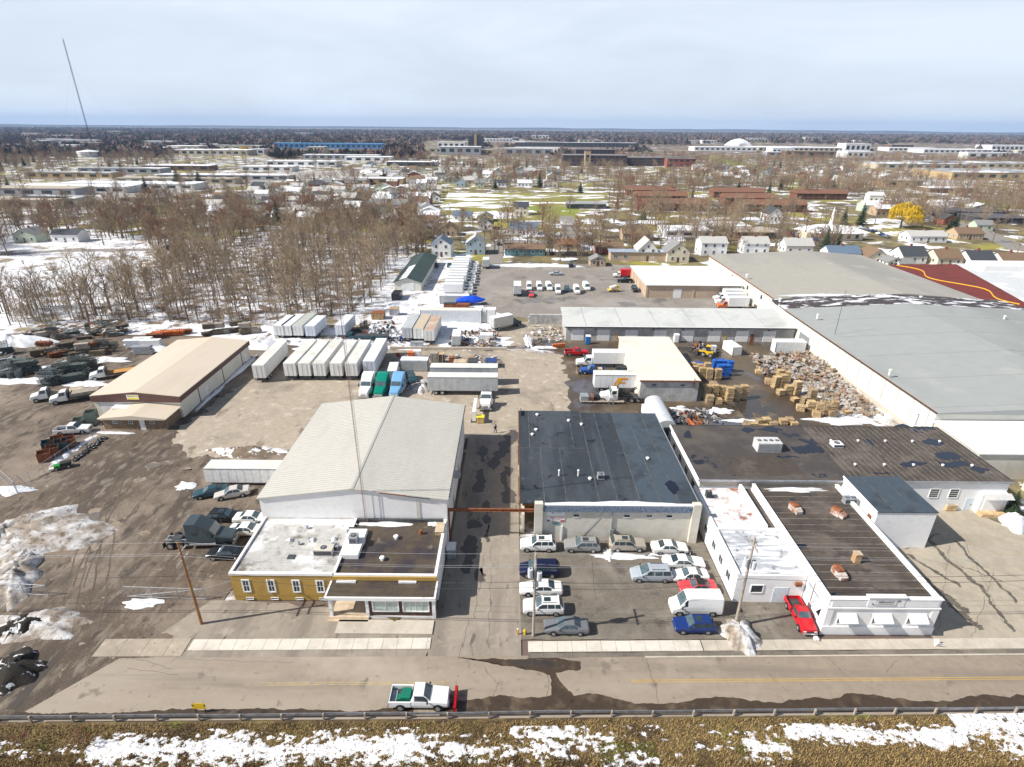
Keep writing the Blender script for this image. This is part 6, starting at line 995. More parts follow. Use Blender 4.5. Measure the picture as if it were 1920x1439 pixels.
# scaffold bundles and planks in the left yard
def bundle(kind, seed, m):
    r = random.Random(seed); t = thing('scaffold_bundle', 'x', 'scaffold bundle'); b = MB(); c = MB()
    if kind == 0:
        for l in range(7):
            for s in (-1, 1): b.tube((-1.5, s * .62 + r.uniform(-.08, .08), .2 + l * .18), (1.5, s * .62 + r.uniform(-.08, .08), .2 + l * .18), .05, .05, 5)
            for k in range(7): c.tube((-1.35 + k * .45, -.62, .2 + l * .18), (-1.35 + k * .45, .62, .2 + l * .18), .035, .035, 4)
    elif kind == 1:
        for l in range(7):
            for k in range(9): b.tube((-1.6 + r.uniform(-.4, .3), -.6 + k * .15, .15 + l * .14), (1.6 + r.uniform(-.3, .4), -.6 + k * .15, .15 + l * .14), .06, .06, 5)
        for x in (-1.0, 1.0): c.box(x - .06, x + .06, -.75, .75, 0, .1).box(x - .04, x + .04, -.78, -.7, 0, 1.3).box(x - .04, x + .04, .7, .78, 0, 1.3)
    else:
        for l in range(9): b.box(-1.4 + r.uniform(-.2, .2), 1.4 + r.uniform(-.2, .2), -.6, .6, .12 + l * .14, .24 + l * .14)
        for x in (-1.0, 0, 1.0): c.box(x - .06, x + .06, -.62, .62, 0, .11)
    tag(b.build('tubes' if kind < 2 else 'planks', m, t), kind='stuff'); tag(c.build('rungs' if kind == 0 else 'bearers', STEEL if kind < 2 else WOODG, t), kind='stuff'); return remember(t)
SC1 = M('teal_steel', (.07, .095, .09), [((.14, .12, .09), 2, .5, .7)], rough=.6, var=.4, vscale=4); SC2 = M('olive_steel', (.12, .095, .065), [((.16, .12, .08), 2, .5, .7)], rough=.7, var=.4, vscale=4); SC3 = M('pale_steel', (.22, .27, .28), [((.10, .10, .09), 2, .5, .7)], rough=.5, var=.3, vscale=4)
bs = [bundle(0, 1, SC1), bundle(1, 2, SC1), bundle(0, 3, SC3), bundle(1, 4, SC2), bundle(2, 5, WOODG), bundle(2, 6, SC2), bundle(1, 7, RUST)]
BN = ('teal framed', 'teal tubed', 'pale framed', 'olive tubed', 'grey planked', 'olive planked', 'rusty tubed')
ROWS = [('scaffold bundle in the back heap by the wood', 'scaffold in the back heap', (1, 3, 5, 4, 0), [(-124.53, 137.51), (-120.57, 135.20), (-117.87, 134.48), (-118.40, 138.47), (-114.52, 136.53), (-114.10, 139.40), (-108.90, 136.26), (-109.77, 141.18), (-109.52, 143.77), (-102.95, 138.84), (-102.05, 141.37), (-123.33, 140.44), (-121.52, 141.75), (-106.32, 142.12), (-113.02, 143.69), (-107.43, 139.56)], (.9)),
        ('scaffold bundle at the left edge of the yard', 'scaffold at the left edge', (1, 2, 1), [(-115.70, 119.67), (-111.33, 117.24), (-108.03, 115.47), (-109.84, 112.78), (-106.66, 111.98), (-105.84, 114.32), (-120.62, 125.22)], 1.2),
        ('scaffold bundle in the middle row of the left yard', 'scaffold in the middle row', (5, 4, 6, 0, 3), [(-111.15, 124.40), (-109.56, 125.81), (-106.58, 124.49), (-106.06, 126.59), (-103.80, 126.64), (-101.10, 125.30), (-99.78, 126.72), (-98.10, 127.47), (-97.84, 129.64), (-101.87, 124.59), (-97.86, 125.37), (-111.60, 127.17)], 1.1),
        ('scaffold bundle in the heap beside the flatbed trucks', 'scaffold beside the flatbed trucks', (0, 2, 1, 0, 2), [(-96.67, 108.27), (-96.43, 109.92), (-96.46, 112.18), (-96.50, 114.51), (-96.12, 116.32), (-95.73, 118.18), (-99.86, 116.24), (-99.52, 118.10), (-99.17, 120.01), (-97.93, 120.68), (-99.54, 113.86), (-93.68, 112.81), (-93.46, 110.54)], 1.25),
        ('bundle between the trailers and the wood edge', 'bundles by the wood edge', (3, 5, 4), [(-78.67, 140.24), (-76.73, 141.12), (-74.90, 142.01), (-72.91, 142.92), (-69.80, 141.28), (-67.94, 142.18)], 1.1)]
for lab, g_, ks, pts, sc in ROWS:
    for k, px in enumerate(pts):
        dup(bs[ks[k % len(ks)]], BN[ks[k % len(ks)]] + ' ' + lab, px + (0.01,), rnd.uniform(.1, .7) + (1.57 if rnd.random() < .25 else 0), g_, scale=(sc, sc, sc * rnd.uniform(.75, 1.2)))
        if rnd.random() < .45: dup(bs[ks[(k + 1) % len(ks)]], BN[ks[(k + 1) % len(ks)]] + ' ' + lab + ', on top', px + (1.45 * sc * 1.0,), rnd.uniform(.1, .7), g_ + ' on top', scale=sc * .9)
for k, (px, m, w) in enumerate([((-92.25, 130.50), SNOW, 'snow-white'), ((-90.92, 132.02), WHITE, 'white'), ((-87.99, 130.59), WHITE, 'tall white'), ((-87.79, 126.28), GALV, 'grey')]):
    d_ = dup(bs[4], w + ' wrapped timber pack behind the tan warehouse', px + (.01,), .12, None, {'planks': m}, (1.5, 1.3, 1.5))
for k, px in enumerate([(-91.41, 137.47), (-90.97, 139.12), (-89.24, 139.99), (-87.32, 140.03), (-85.98, 140.90)]): dup(bs[6], 'rust orange steel bundle at the wood edge behind the tan warehouse', px + (.01,), .2, 'orange bundles at the wood edge', {'tubes': P_ORANGE if k % 2 else RUST}, 1.1)
for q in bs: purge_proto(q)
for poly, n, sd in (([(-122.74, 134.37), (-99.42, 138.92), (-104.86, 146.56), (-127.66, 143.33)], 420, 31), ([(-110.75, 123.05), (-95.31, 126.12), (-99.64, 131.82), (-113.94, 128.92)], 300, 32), ([(-96.59, 106.67), (-93.60, 116.98), (-98.43, 122.31), (-100.16, 112.97)], 420, 33), ([(-109.36, 110.79), (-104.37, 113.18), (-110.57, 120.42), (-119.85, 123.53)], 260, 34)):
    r = random.Random(sd); b = MB(); k = 0; xs = [p[0] for p in poly]; ys_ = [p[1] for p in poly]
    while k < n:
        x, y = r.uniform(min(xs), max(xs)), r.uniform(min(ys_), max(ys_)); k += 1
        if not inpoly(x, y, poly): continue
        z = r.uniform(.05, 2.0); a = r.uniform(0, 3.14) if r.random() < .5 else .4; l_ = r.uniform(.6, 1.7); b.obox((x, y, z), (l_ * 1.6, r.uniform(.05, .3), r.uniform(.05, .14)), (r.uniform(-.4, .4), r.uniform(-.25, .25), a), r.randrange(7))
    tag(b.build('scaffold_scrap', [SC1, SC2, SC3, SNOW, RUST, WOODT, GALV]), 'loose tubes and boards strewn over the scaffold heaps in the left yard', 'scrap', kind='stuff')
# ---------------------------------------------------------------- pallets
def pstack(n, m, seed):
    t = thing('pallet_stack', 'x', 'pallet stack'); r = random.Random(seed); b = MB(); c = MB(); ly = max(1, n // 2)
    for l in range(ly):
        z = l * .30; ox_, oy_, a_ = r.uniform(-.07, .07), r.uniform(-.07, .07), r.uniform(-.05, .05)
        for y in (-.46, 0, .46): c.obox((ox_, y + oy_, z + .11), (1.2, .07, .18), (0, 0, a_))
        for x in (-.54, -.27, 0, .27, .54): b.obox((x + ox_, oy_, z + .22), (.15, 1.0, .05), (0, 0, a_))
        for y in (-.5, .5): b.obox((ox_, y + oy_, z + .255), (1.22, .05, .09), (0, 0, a_))
        for x in (-.5, 0, .5): b.obox((x + ox_, oy_, z + .01), (.12, 1.0, .025), (0, 0, a_))
    tag(b.build('deck_boards', m, t), kind='stuff'); tag(c.build('stringers', m, t), kind='stuff'); return remember(t)
PS = {n: pstack(n, PALLET, n) for n in (2, 4, 7, 10, 14, 17)}; PB = {n: pstack(n, PALBLUE, n + 40) for n in (7, 15)}
def pm(): m = rnd.choice((PALLET, PALLET, PALLET2, PALLET3)); return {'deck_boards': m, 'stringers': PALLET2}
def size_of(n): return 'low' if n <= 4 else ('waist-high' if n <= 7 else ('shoulder-high' if n <= 10 else ('tall' if n < 17 else 'tallest')))
for px, n in [((39.25, 101.86), 10), ((41.07, 101.89), 7), ((43.63, 103.15), 17), ((45.31, 103.67), 17), ((39.29, 104.05), 17), ((41.00, 104.33), 17), ((42.61, 104.61), 14), ((46.91, 104.19), 17) , ((41.29, 106.62), 14)]: dup(PS[n], size_of(n) + ' stack of tan pallets at the front corner of the block workshop', px + (.02,), rnd.uniform(-.06, .06), 'pallets at the workshop corner', mats=pm(), scale=(1.12, 1.12, 1.25))
for px, n in [((40.07, 115.43), 14), ((41.46, 114.58), 14), ((42.93, 114.03), 14), ((44.72, 113.78), 14), ((40.63, 119.08), 10), ((42.06, 118.18), 10), ((43.47, 117.29), 14)]: dup(PS[n], size_of(n) + ' tan pallet stack beside the blue pallets', px + (.02,), rnd.uniform(-.06, .06), 'tan pallets beside the blue ones', mats=pm(), scale=(1.12, 1.12, 1.2))
for px, n in [((45.86, 115.84), 15), ((47.29, 115.87), 15), ((45.79, 118.56), 15), ((47.24, 118.59), 15), ((40.43, 120.96), 7), ((41.94, 120.67), 7), ((43.44, 120.39), 7), ((44.82, 120.10), 7), ((48.73, 118.01), 15)]: dup(PB[n], size_of(n) + ' bright blue pallet stack behind the block workshop', px + (.02,), rnd.uniform(-.05, .05), 'blue pallets', scale=(1.12, 1.12, 1.3))
for px, n in [((55.06, 111.71), 7), ((55.75, 109.80), 14), ((57.23, 109.83), 17), ((57.61, 112.32), 17), ((59.00, 112.35), 14), ((55.42, 106.37), 7), ((57.09, 106.91), 10), ((58.64, 106.43), 17), ((57.05, 103.39), 4), ((55.27, 117.53), 4), ((58.10, 101.48), 10), ((60.31, 103.45), 14), ((56.17, 99.11), 7), ((59.61, 98.71), 10), ((60.52, 97.83), 10), ((61.30, 96.95), 7), ((61.82, 101.07), 7), ((62.91, 99.69), 10), ((64.67, 97.90), 4), ((58.00, 96.46), 7), ((58.27, 99.61), 10)]: dup(PS[n], size_of(n) + ' tan pallet stack at the edge of the broken crate heap', px + (.02,), rnd.uniform(-.3, .3), 'pallets at the crate heap', mats=pm(), scale=(1.15, 1.15, 1.25))
for px, n in [((69.44, 139.57), 17), ((71.16, 140.02), 14), ((72.70, 140.05), 14), ((73.82, 140.08), 10), ((71.35, 142.08), 17), ((73.06, 142.12), 14), ((67.42, 138.72), 4)]: dup(PS[n], size_of(n) + ' tan pallet stack behind the white container', px + (.02,), rnd.uniform(-.1, .1), 'pallets behind the white container', mats=pm(), scale=(1.3, 1.3, 1.5))
for px, n in [((43.51, 93.03), 4), ((44.62, 92.84), 4), ((46.15, 93.48), 7), ((47.52, 93.92), 7), ((48.48, 93.11), 4), ((50.45, 93.55), 7), ((51.83, 94.00), 7), ((52.26, 93.17), 4), ((46.62, 92.66), 2), ((45.09, 92.03), 2)]: dup(PS[n], size_of(n) + ' tan pallet pile against the back of the long workshop', px + (.02,), rnd.uniform(-.5, .5), 'low pallets behind the workshop', mats=pm(), scale=1.1)
for q in list(PS.values()) + list(PB.values()): purge_proto(q)
def scatter_heap(name, label, cat, poly, n, mats, seed, hmax, big=1.0):
    r = random.Random(seed); b = MB(); xs = [p[0] for p in poly]; ys_ = [p[1] for p in poly]; k = 0
    while k < n:
        x, y = r.uniform(min(xs), max(xs)), r.uniform(min(ys_), max(ys_))
        if not inpoly(x, y, poly): continue
        k += 1; h = hmax * max(.05, .5 + .8 * fb(x, y, .22, seed, 2)); kind = r.random(); mi = r.randrange(len(mats)); z = r.uniform(0, h)
        if kind < .72: s = (r.uniform(.6, 1.5) * big, r.uniform(.08, .22), .05)
        elif kind < .92: s = (r.uniform(.4, 1.1) * big, r.uniform(.4, .9) * big, r.uniform(.06, .3) * big)
        else: s = (r.uniform(.4, .9) * big, r.uniform(.4, .8) * big, r.uniform(.4, .8) * big)
        b.obox((x, y, z + s[2] / 2), s, (r.uniform(-.5, .5), r.uniform(-.5, .5), r.uniform(0, 3.1)), mi)
    return tag(b.build(name, mats), label, cat, kind='stuff')
BWOOD = M('broken_wood', (.30, .22, .15), [((.20, .145, .10), 2, .45, .6)], rough=.9, var=.3, vscale=2); PINKW = M('reddish_wood', (.27, .16, .115), rough=.9, var=.3, vscale=2); GREYW = M('weathered_wood', (.34, .31, .28), rough=.9, var=.3, vscale=2)
HP = [(57.18, 128.00), (65.62, 128.18), (72.17, 131.18), (72.56, 120.98), (71.37, 107.96), (70.84, 96.67), (64.47, 95.27), (63.66, 101.57), (62.37, 107.79), (60.69, 114.09), (55.63, 116.04)]
scatter_heap('crate_debris', 'sprawling heap of broken crates and boards along the cream wall', 'debris', HP, 1700, [BWOOD, GREYW, GREYW, GREYW, BWOOD, GREYW, M('pale_board', (.36, .29, .21), rough=.9, var=.2), PINKW], 3, 1.7)
tag(mound_mb(MB(), (67.55, 109.22)[0], (67.55, 109.22)[1], 9, 16, .35, 6, .1, 44, 8, lump=.9).build('debris_snow', DSNOW, smooth=True), 'snow lying among the broken crates by the cream wall', 'snow', kind='stuff')
for k, (c, s, m) in enumerate([((33.88, 93.91), (.35, 6.0, .3), RUST), ((32.98, 93.89), (.3, 6.2, .25), P_ORANGE), ((32.29, 93.88), (.35, 5.8, .3), RUST), ((34.81, 94.35), (.3, 5.2, .3), RUST), ((31.80, 94.30), (.25, 5.6, .25), STEEL)]):
    t = thing('steel_beam', 'rusty steel beam lying behind the black roofed building, %s from the right' % ('second', 'third', 'fourth', 'first', 'fifth')[k], 'beam', (c[0], c[1] + 1.2, .02), .18); MB().box(-s[0] / 2, s[0] / 2, -s[1] / 2, s[1] / 2, 0, .04).build('flange', m, t); MB().box(-s[0] / 2, s[0] / 2, -s[1] / 2, s[1] / 2, .36, .4).build('flange', m, t); MB().box(-.04, .04, -s[1] / 2, s[1] / 2, .04, .36).build('web', m, t)
scatter_heap('scrap_pieces', 'scrap timber and metal strewn in snow behind the long workshop', 'scrap', [(30.48, 98.21), (39.30, 98.36), (38.61, 93.15), (29.87, 93.01)], 130, [STEEL, GREYW, GALV, STEEL, GREYW], 5, .6)
# scrap yard between trailers
scatter_heap('scrap_pieces', 'orange and white scrap metal piled in the snowy scrap yard', 'scrap', [(-15.16, 131.09), (-3.35, 131.35), (-4.11, 144.56), (-14.44, 145.19), (-16.69, 136.79)], 620, [M('dull_orange', (.42, .13, .05), rough=.8), RUST, M('off_white', (.55, .55, .54), rough=.7), STEEL, GALV, GREYW, WOODT, STEEL, STEEL], 8, 1.2, .8)
scatter_heap('scrap_pieces', 'dark machine scrap in the snow beside the old trailers', 'scrap', [(-40.94, 134.29), (-26.93, 134.60), (-29.10, 147.06), (-40.26, 151.40), (-43.07, 142.34)], 380, [STEEL, P_BLACK, GREYW, SNOW, GALV, RUST, P_TEAL], 11, 1.2, 1.0)
scatter_heap('scrap_pieces', 'odds and ends lying between the grey container and the low wall', 'scrap', [(-19.39, 119.11), (-3.67, 119.43), (-3.88, 126.69), (-28.00, 126.17), (-26.02, 118.97)], 160, [WOODT, STEEL, PALLET, SNOW, GALV, RUST], 12, .7)
scatter_heap('scrap_pieces', 'scrap lying along the foot of the wood behind the trailers', 'scrap', [(-66.31, 135.66), (-41.61, 134.27), (-44.59, 140.20), (-64.54, 141.41)], 150, [STEEL, GREYW, SNOW, GALV, WOODT], 13, .7)
scatter_heap('scrap_pieces', 'rubble and scrap below the concrete block retaining wall', 'scrap', [(3.92, 133.38), (12.90, 137.47), (13.84, 149.47), (5.75, 149.28)], 120, [G_WALK, GALV, SNOW, STEEL, GREYW], 14, .7)
scatter_heap('scrap_pieces', 'scrap and junk in front of the garage row by the blue pallets', 'scrap', [(42.90, 129.82), (49.87, 129.25), (51.56, 134.45), (46.05, 136.25)], 70, [STEEL, GREYW, GALV, RUST, BLACK], 15, .6)
def crate(label, c, s, m, lid=None, rz=0.0, name='crate', cat='crate'):
    t = thing(name, label, cat, c + (.01,), rz); pbox('body', m, t, -s[0] / 2, s[0] / 2, -s[1] / 2, s[1] / 2, .1, s[2]); pbox('skid', STEEL, t, -s[0] / 2 + .05, s[0] / 2 - .05, -s[1] / 2 + .1, s[1] / 2 - .1, 0, .1); pbox('lid', lid or m, t, -s[0] / 2 - .04, s[0] / 2 + .04, -s[1] / 2 - .04, s[1] / 2 + .04, s[2], s[2] + .07)
    for sx in (-1, 1): pbox('batten', lid or m, t, sx * s[0] * .3 - .06, sx * s[0] * .3 + .06, -s[1] / 2 - .03, -s[1] / 2, .1, s[2])
    return t
for lab, c, s, m, l_ in [('orange-brown crate behind the grey container', (-23.73, 124.89), (1.5, 1.3, 1.6), P_ORANGE, None), ('rounded white tank crate behind the grey container', (-22.40, 125.26), (1.7, 1.5, 1.8), WHITE, SNOW), ('tall grey crate by the low wall', (-17.99, 122.34), (1.6, 1.3, 2.4), GREYW, WOODG), ('dark stacked crate by the low wall', (-16.51, 122.37), (1.6, 1.3, 2.2), STEEL, PALLET), ('rust red crate before the low wall', (-13.91, 122.43), (1.2, 1.2, 1.3), RUST, None), ('pale plywood crate before the low wall', (-11.89, 120.53), (2.8, 2, 1.1), PALLET, TAN), ('dark open skip before the low wall', (-8.92, 119.95), (2.2, 2.6, 1.6), P_BLACK, STEEL), ('blue skip before the low wall', (-4.79, 120.35), (2.6, 2.4, 1.5), P_STEELB, P_BLUE), ('dark green skip beside the F trailer', (24.29, 116.91), (2.4, 1.8, 1.5), P_TEAL, BLACK),
        ('pale timber box in front of the white day-cab truck', (-5.78, 93.25), (1.4, 1.1, 1.2), PALLET, YEL), ('grey transformer box in front of the old trailers', (-24.48, 132.75), (1.5, 1.1, 1.2), GALV, None), ('grey electrical box beside its twin by the old trailers', (-22.90, 132.79), (1.5, 1.1, 1.2), GALV, None), ('white appliance standing on the blue pallets side', (48.93, 129.95), (1.2, 1.0, 1.8), WHITE, None), ('tall blue plastic drum crate in the scrap snow', (-28.22, 136.53), (.9, .9, 1.2), P_BLUE, None), ('round timber bin in the snow below the shed', (-38.14, 155.33), (3.4, 3.0, 1.8), WOODT, RUST), ('small grey hut in the snow below the shed', (-34.27, 158.97), (2.6, 2.2, 1.8), GALV, WOODT), ('black covered trailer load below the shed', (-36.65, 175.82), (2.6, 5, 2.0), P_BLACK, BLACK), ('grey cabinet at the foot of the orange scrap', (-14.22, 132.23), (1.6, 1.0, 1.4), GALV, None), ('pale cabinet beside the orange scrap', (-4.73, 133.19), (1.4, 1.0, 1.3), GREYW, None), ('white crate topped with snow in the orange scrap', (-6.63, 137.02), (3.2, 2.4, 1.9), WHITE, SNOW)]: crate(lab, c, s, m, l_)
def portaloo(label, c, m):
    t = thing('portable_toilet', label, 'portable toilet', c + (.01,)); pbox('cabin', m, t, -.6, .6, -.6, .6, .08, 2.1); pbox('door', m, t, -.42, .42, -.64, -.6, .15, 1.95); MB().xprism([(-.62, 2.1), (.62, 2.1), (.45, 2.3), (-.45, 2.3)], -.62, .62).build('roof', WHITE, t); pbox('base', BLACK, t, -.62, .62, -.62, .62, 0, .08)
portaloo('blue portable toilet before the garage row', (19.11, 135.64), M('toilet_blue', (.02, .15, .42), rough=.5)); portaloo('white portable toilet before the garage row', (41.85, 137.34), WHITE)
om = thing('orange_attachment', 'orange plough attachment lying before the garage row', 'plough', (11.48, 132.80), .2); pbox('blade', P_ORANGE, om, -1.6, 1.6, -.3, .2, .1, 1.0); pbox('frame', P_ORANGE, om, -.8, 1.2, .3, 1.4, .1, .6); pbox('hinge', STEEL, om, -.3, .3, .15, .5, .2, .7)
ld = thing('yellow_loader', 'yellow wheel loader behind the blue pallets', 'loader', (46.82, 127.77), 2.6); pbox('body', P_YELLOW, ld, -1.4, .6, -.7, .7, .6, 1.5); pbox('cab', GLASS, ld, -.7, .3, -.6, .6, 1.5, 2.6); pbox('cab_roof', P_YELLOW, ld, -.8, .4, -.65, .65, 2.6, 2.7); pbox('arm', P_YELLOW, ld, .6, 2.0, -.2, .2, .9, 1.2); pbox('bucket', STEEL, ld, 2.0, 2.7, -1.0, 1.0, .2, 1.0)
for s in (-1, 1):
    for x in (-1.0, .7): wheel(ld, x, s * .85, .6, .4)
mx = thing('yellow_mixer', 'yellow and cream concrete mixer trailer in the back lot', 'mixer', (33.65, 186.25), .2); MB().tube((-1.2, 0, 1.0), (1.0, 0, 1.9), .9, .55, 12).build('drum', CREAM, mx); pbox('frame', P_YELLOW, mx, -2.0, 1.8, -.9, .9, .55, .8); pbox('hopper', P_YELLOW, mx, 1.1, 1.8, -.5, .5, 1.2, 2.0)
for s in (-1, 1): wheel(mx, -.6, s * 1.05, .42, .25); wheel(mx, .7, s * 1.05, .42, .25)
bt_ = thing('covered_boat', 'boat under a bright blue tarpaulin beside the packed truck row', 'boat', (-12.98, 169.34) + (0,), .12); TARP = M('blue_tarpaulin', (.008, .07, .62), [((.01, .11, .75), 1.2, .5, .6)], rough=.45, bump=.5, bscale=2)
Loft([(4.6, 1.6, 1.8, 1.85, .12, .05), (3.4, 1.0, 1.7, 2.1, .7, .3), (1.5, .8, 1.7, 2.9, 1.2, .35), (-1.5, .8, 1.7, 2.7, 1.3, .4), (-4.2, .8, 1.5, 1.7, 1.2, .8)]).mesh().build('tarpaulin', TARP, bt_); Loft([(4.5, 1.3, 1.55, 1.6, .1, .08), (3.3, .7, 1.4, 1.5, .65, .6), (-4.1, .6, 1.3, 1.4, 1.15, 1.1)]).mesh().build('hull', WHITE, bt_); pbox('trailer_frame', STEEL, bt_, -4.5, 5.2, -.5, .5, .4, .55)
for s in (-1, 1): wheel(bt_, -1.5, s * .9, .35, .22)
crate('dark red skip under the boat', (-18.74, 166.35), (4, 1.8, 1.3), RUST, P_BLACK, name='skip', cat='skip'); crate('second dark red skip beside the boat trailer', (-14.99, 165.90), (4, 1.8, 1.3), RUST, None, name='skip', cat='skip')
lb_ = thing('lowboy_trailer', 'dark lowboy trailer in the snow beside the old trailers', 'trailer', ((-36.73, 136.33)[0], (-36.73, 136.33)[1] + 1, 0)); pbox('deck', STEEL, lb_, -5, 5, -1.2, 1.2, .9, 1.3); pbox('gooseneck', P_TEAL, lb_, -5.5, -4, -.8, .8, 1.3, 1.9); pbox('side_beam', P_TEAL, lb_, -5, 5, -1.3, -1.2, .8, 1.45)
for s in (-1, 1):
    for x in (3, 4): wheel(lb_, x, s * 1.0, .45, .4)
for k, (px) in enumerate([(2.53, 218.03), (5.62, 218.14), (8.70, 218.25), (11.80, 218.35), (14.83, 217.56), (18.13, 217.67), (21.14, 216.88), (24.21, 216.98), (27.50, 217.10), (10.65, 182.91), (26.12, 187.39), (32.93, 216.39)]): sheet('stall_line', YWORN, rect(px[0] - .08, px[0] + .08, px[1] - 5 - (k > 8) * 3, px[1] + 5), .012)
# walking person
def person(label, loc, rz):
    t = thing('person', label, 'person', loc, rz)
    J = dict(pel=(0, 0, .95), chest=(0, 0, 1.28), neck=(0, 0, 1.48), head=(0, -.02, 1.60), crown=(0, -.02, 1.74), shl=(.19, 0, 1.42), ell=(.25, -.08, 1.14), hal=(.24, -.2, .92), shr=(-.19, 0, 1.42), elr=(-.25, .09, 1.15), har=(-.25, .1, .9), hil=(.1, 0, .9), knl=(.1, -.16, .5), anl=(.1, -.12, .09), tol=(.1, -.3, .05), hir=(-.1, 0, .9), knr=(-.1, .08, .48), anr=(-.1, .28, .12), tor=(-.1, .14, .05))
    E_ = [('pel', 'chest'), ('chest', 'neck'), ('neck', 'head'), ('head', 'crown'), ('neck', 'shl'), ('shl', 'ell'), ('ell', 'hal'), ('neck', 'shr'), ('shr', 'elr'), ('elr', 'har'), ('pel', 'hil'), ('hil', 'knl'), ('knl', 'anl'), ('anl', 'tol'), ('pel', 'hir'), ('hir', 'knr'), ('knr', 'anr'), ('anr', 'tor')]
    Rr = dict(pel=(.17, .12), chest=(.19, .13), neck=(.07, .07), head=(.10, .115), crown=(.06, .07), shl=(.085, .085), ell=(.06, .06), hal=(.045, .045), shr=(.085, .085), elr=(.06, .06), har=(.045, .045), hil=(.1, .1), knl=(.075, .075), anl=(.055, .055), tol=(.05, .05), hir=(.1, .1), knr=(.075, .075), anr=(.055, .055), tor=(.05, .05))
    K = list(J); me = bpy.data.meshes.new('body'); me.from_pydata([J[k] for k in K], [(K.index(a), K.index(b)) for a, b in E_], []); o = bpy.data.objects.new('body', me); COL.objects.link(o)
    o.modifiers.new('skin', 'SKIN'); sv_ = me.skin_vertices[0].data if me.skin_vertices else None
    if sv_ is None:
        import bmesh
        bm_ = bmesh.new(); bm_.from_mesh(me); bm_.verts.layers.skin.verify(); bm_.to_mesh(me); bm_.free(); sv_ = me.skin_vertices[0].data
    for i, k in enumerate(K): sv_[i].radius = Rr[k]; sv_[i].use_root = (k == 'pel')
    o.modifiers.new('sub', 'SUBSURF').render_levels = 2; o.modifiers['sub'].levels = 2
    m2 = bpy.data.meshes.new_from_object(o.evaluated_get(bpy.context.evaluated_depsgraph_get())); bpy.data.objects.remove(o); m2.materials.clear()
    for m in (M('dark_jacket', (.02, .03, .06), rough=.8), M('dark_trousers', (.035, .045, .09), rough=.8), M('skin', (.45, .27, .19), rough=.6), M('boots', (.02, .017, .015), rough=.7)): m2.materials.append(m)
    for p in m2.polygons: z = p.center.z; p.material_index = 2 if (1.5 < z < 1.68) or (abs(p.center.x) > .2 and z < .97) else (0 if z > .9 else (1 if z > .13 else 3)); p.use_smooth = True
    b = bpy.data.objects.new('body', m2); COL.objects.link(b); b.parent = t
    mound_mb(MB(), 0, -.02, .115, .13, .12, 1, 0, 12, 4, z0=1.66, lump=.1).build('cap', M('dark_jacket', (.02, .03, .06)), t); return t
person('person in dark jacket and trousers walking across the yard drive', (-2.89, 89.26) + (.012,), R(60))

# ================================================================ trees
BARK = M('bark', (.19, .15, .12), rough=.95, var=.3, vscale=.4); TWIG = M('twigs', (.245, .185, .13), rough=.95, var=.3, vscale=.12); TWIGR = M('reddish_twigs', (.25, .115, .07), rough=.95, var=.3, vscale=.1); TWIGT = M('tan_twigs', (.36, .275, .175), rough=.95, var=.25, vscale=.12); BARKP = M('pale_bark', (.36, .32, .26), rough=.95, var=.3, vscale=.4)
NEEDLE = M('needles', (.022, .042, .018), [((.045, .06, .02), 1.2, .5, .7)], rough=.9, var=.3, vscale=1); WILLOW = M('willow_twigs', (.60, .41, .02), [((.40, .25, .02), .5, .45, .65)], rough=.9, var=.25, vscale=.5)
def bare_mesh(seed, h, spread, r0, nl, ns, nt, start, tw, up=.75):
    r = random.Random(seed); T = MB(); C = MB(); pts = [Vector((0, 0, -.1))]; n = 6
    for i in range(1, n + 1): pts.append(Vector((r.uniform(-.12, .12) * i * .5, r.uniform(-.12, .12) * i * .5, h * .82 * i / n)))
    for i in range(n): T.tube(pts[i], pts[i + 1], r0 * (1 - .86 * i / n), r0 * (1 - .86 * (i + 1) / n), 5, False)
    def along(f): q = f * n; i = min(int(q), n - 1); return pts[i].lerp(pts[i + 1], q - i)
    for k in range(nl):
        f = start + (1 - start) * (k + r.random()) / nl; b = along(min(f, 1)); a = k * 2.4 + r.uniform(-.4, .4); ln = spread * (1.05 - .55 * max(0, f - start) / (1 - start + .01)) * r.uniform(.75, 1.15); e = up + .5 * f + r.uniform(-.15, .15)
        d = Vector((math.cos(a), math.sin(a), e)).normalized(); m = b + d * ln * .55; t = m + (d + Vector((0, 0, .35)) + Vector((r.uniform(-.3, .3), r.uniform(-.3, .3), 0))).normalized() * ln * .6
        rr_ = r0 * .42 * (1.1 - .6 * f); T.tube(b, m, rr_, rr_ * .6, 4, False); T.tube(m, t, rr_ * .6, rr_ * .25, 4, False)
        for j in range(ns):
            g_ = r.uniform(.25, 1); p = b.lerp(m, g_ / .5) if g_ < .5 else m.lerp(t, (g_ - .5) / .5); d2 = (d * .6 + Vector((r.uniform(-1, 1), r.uniform(-1, 1), r.uniform(-.1, 1)))).normalized(); l2 = ln * r.uniform(.28, .55); q = p + d2 * l2; C.spike(p, q, tw * 1.5)
            for w in range(nt):
                s_ = p.lerp(q, r.uniform(.2, 1)); d3 = (d2 * .7 + Vector((r.uniform(-1, 1), r.uniform(-1, 1), r.uniform(-.3, 1)))).normalized(); C.spike(s_, s_ + d3 * l2 * r.uniform(.35, .8), tw * r.uniform(.6, 1))
    return T, C
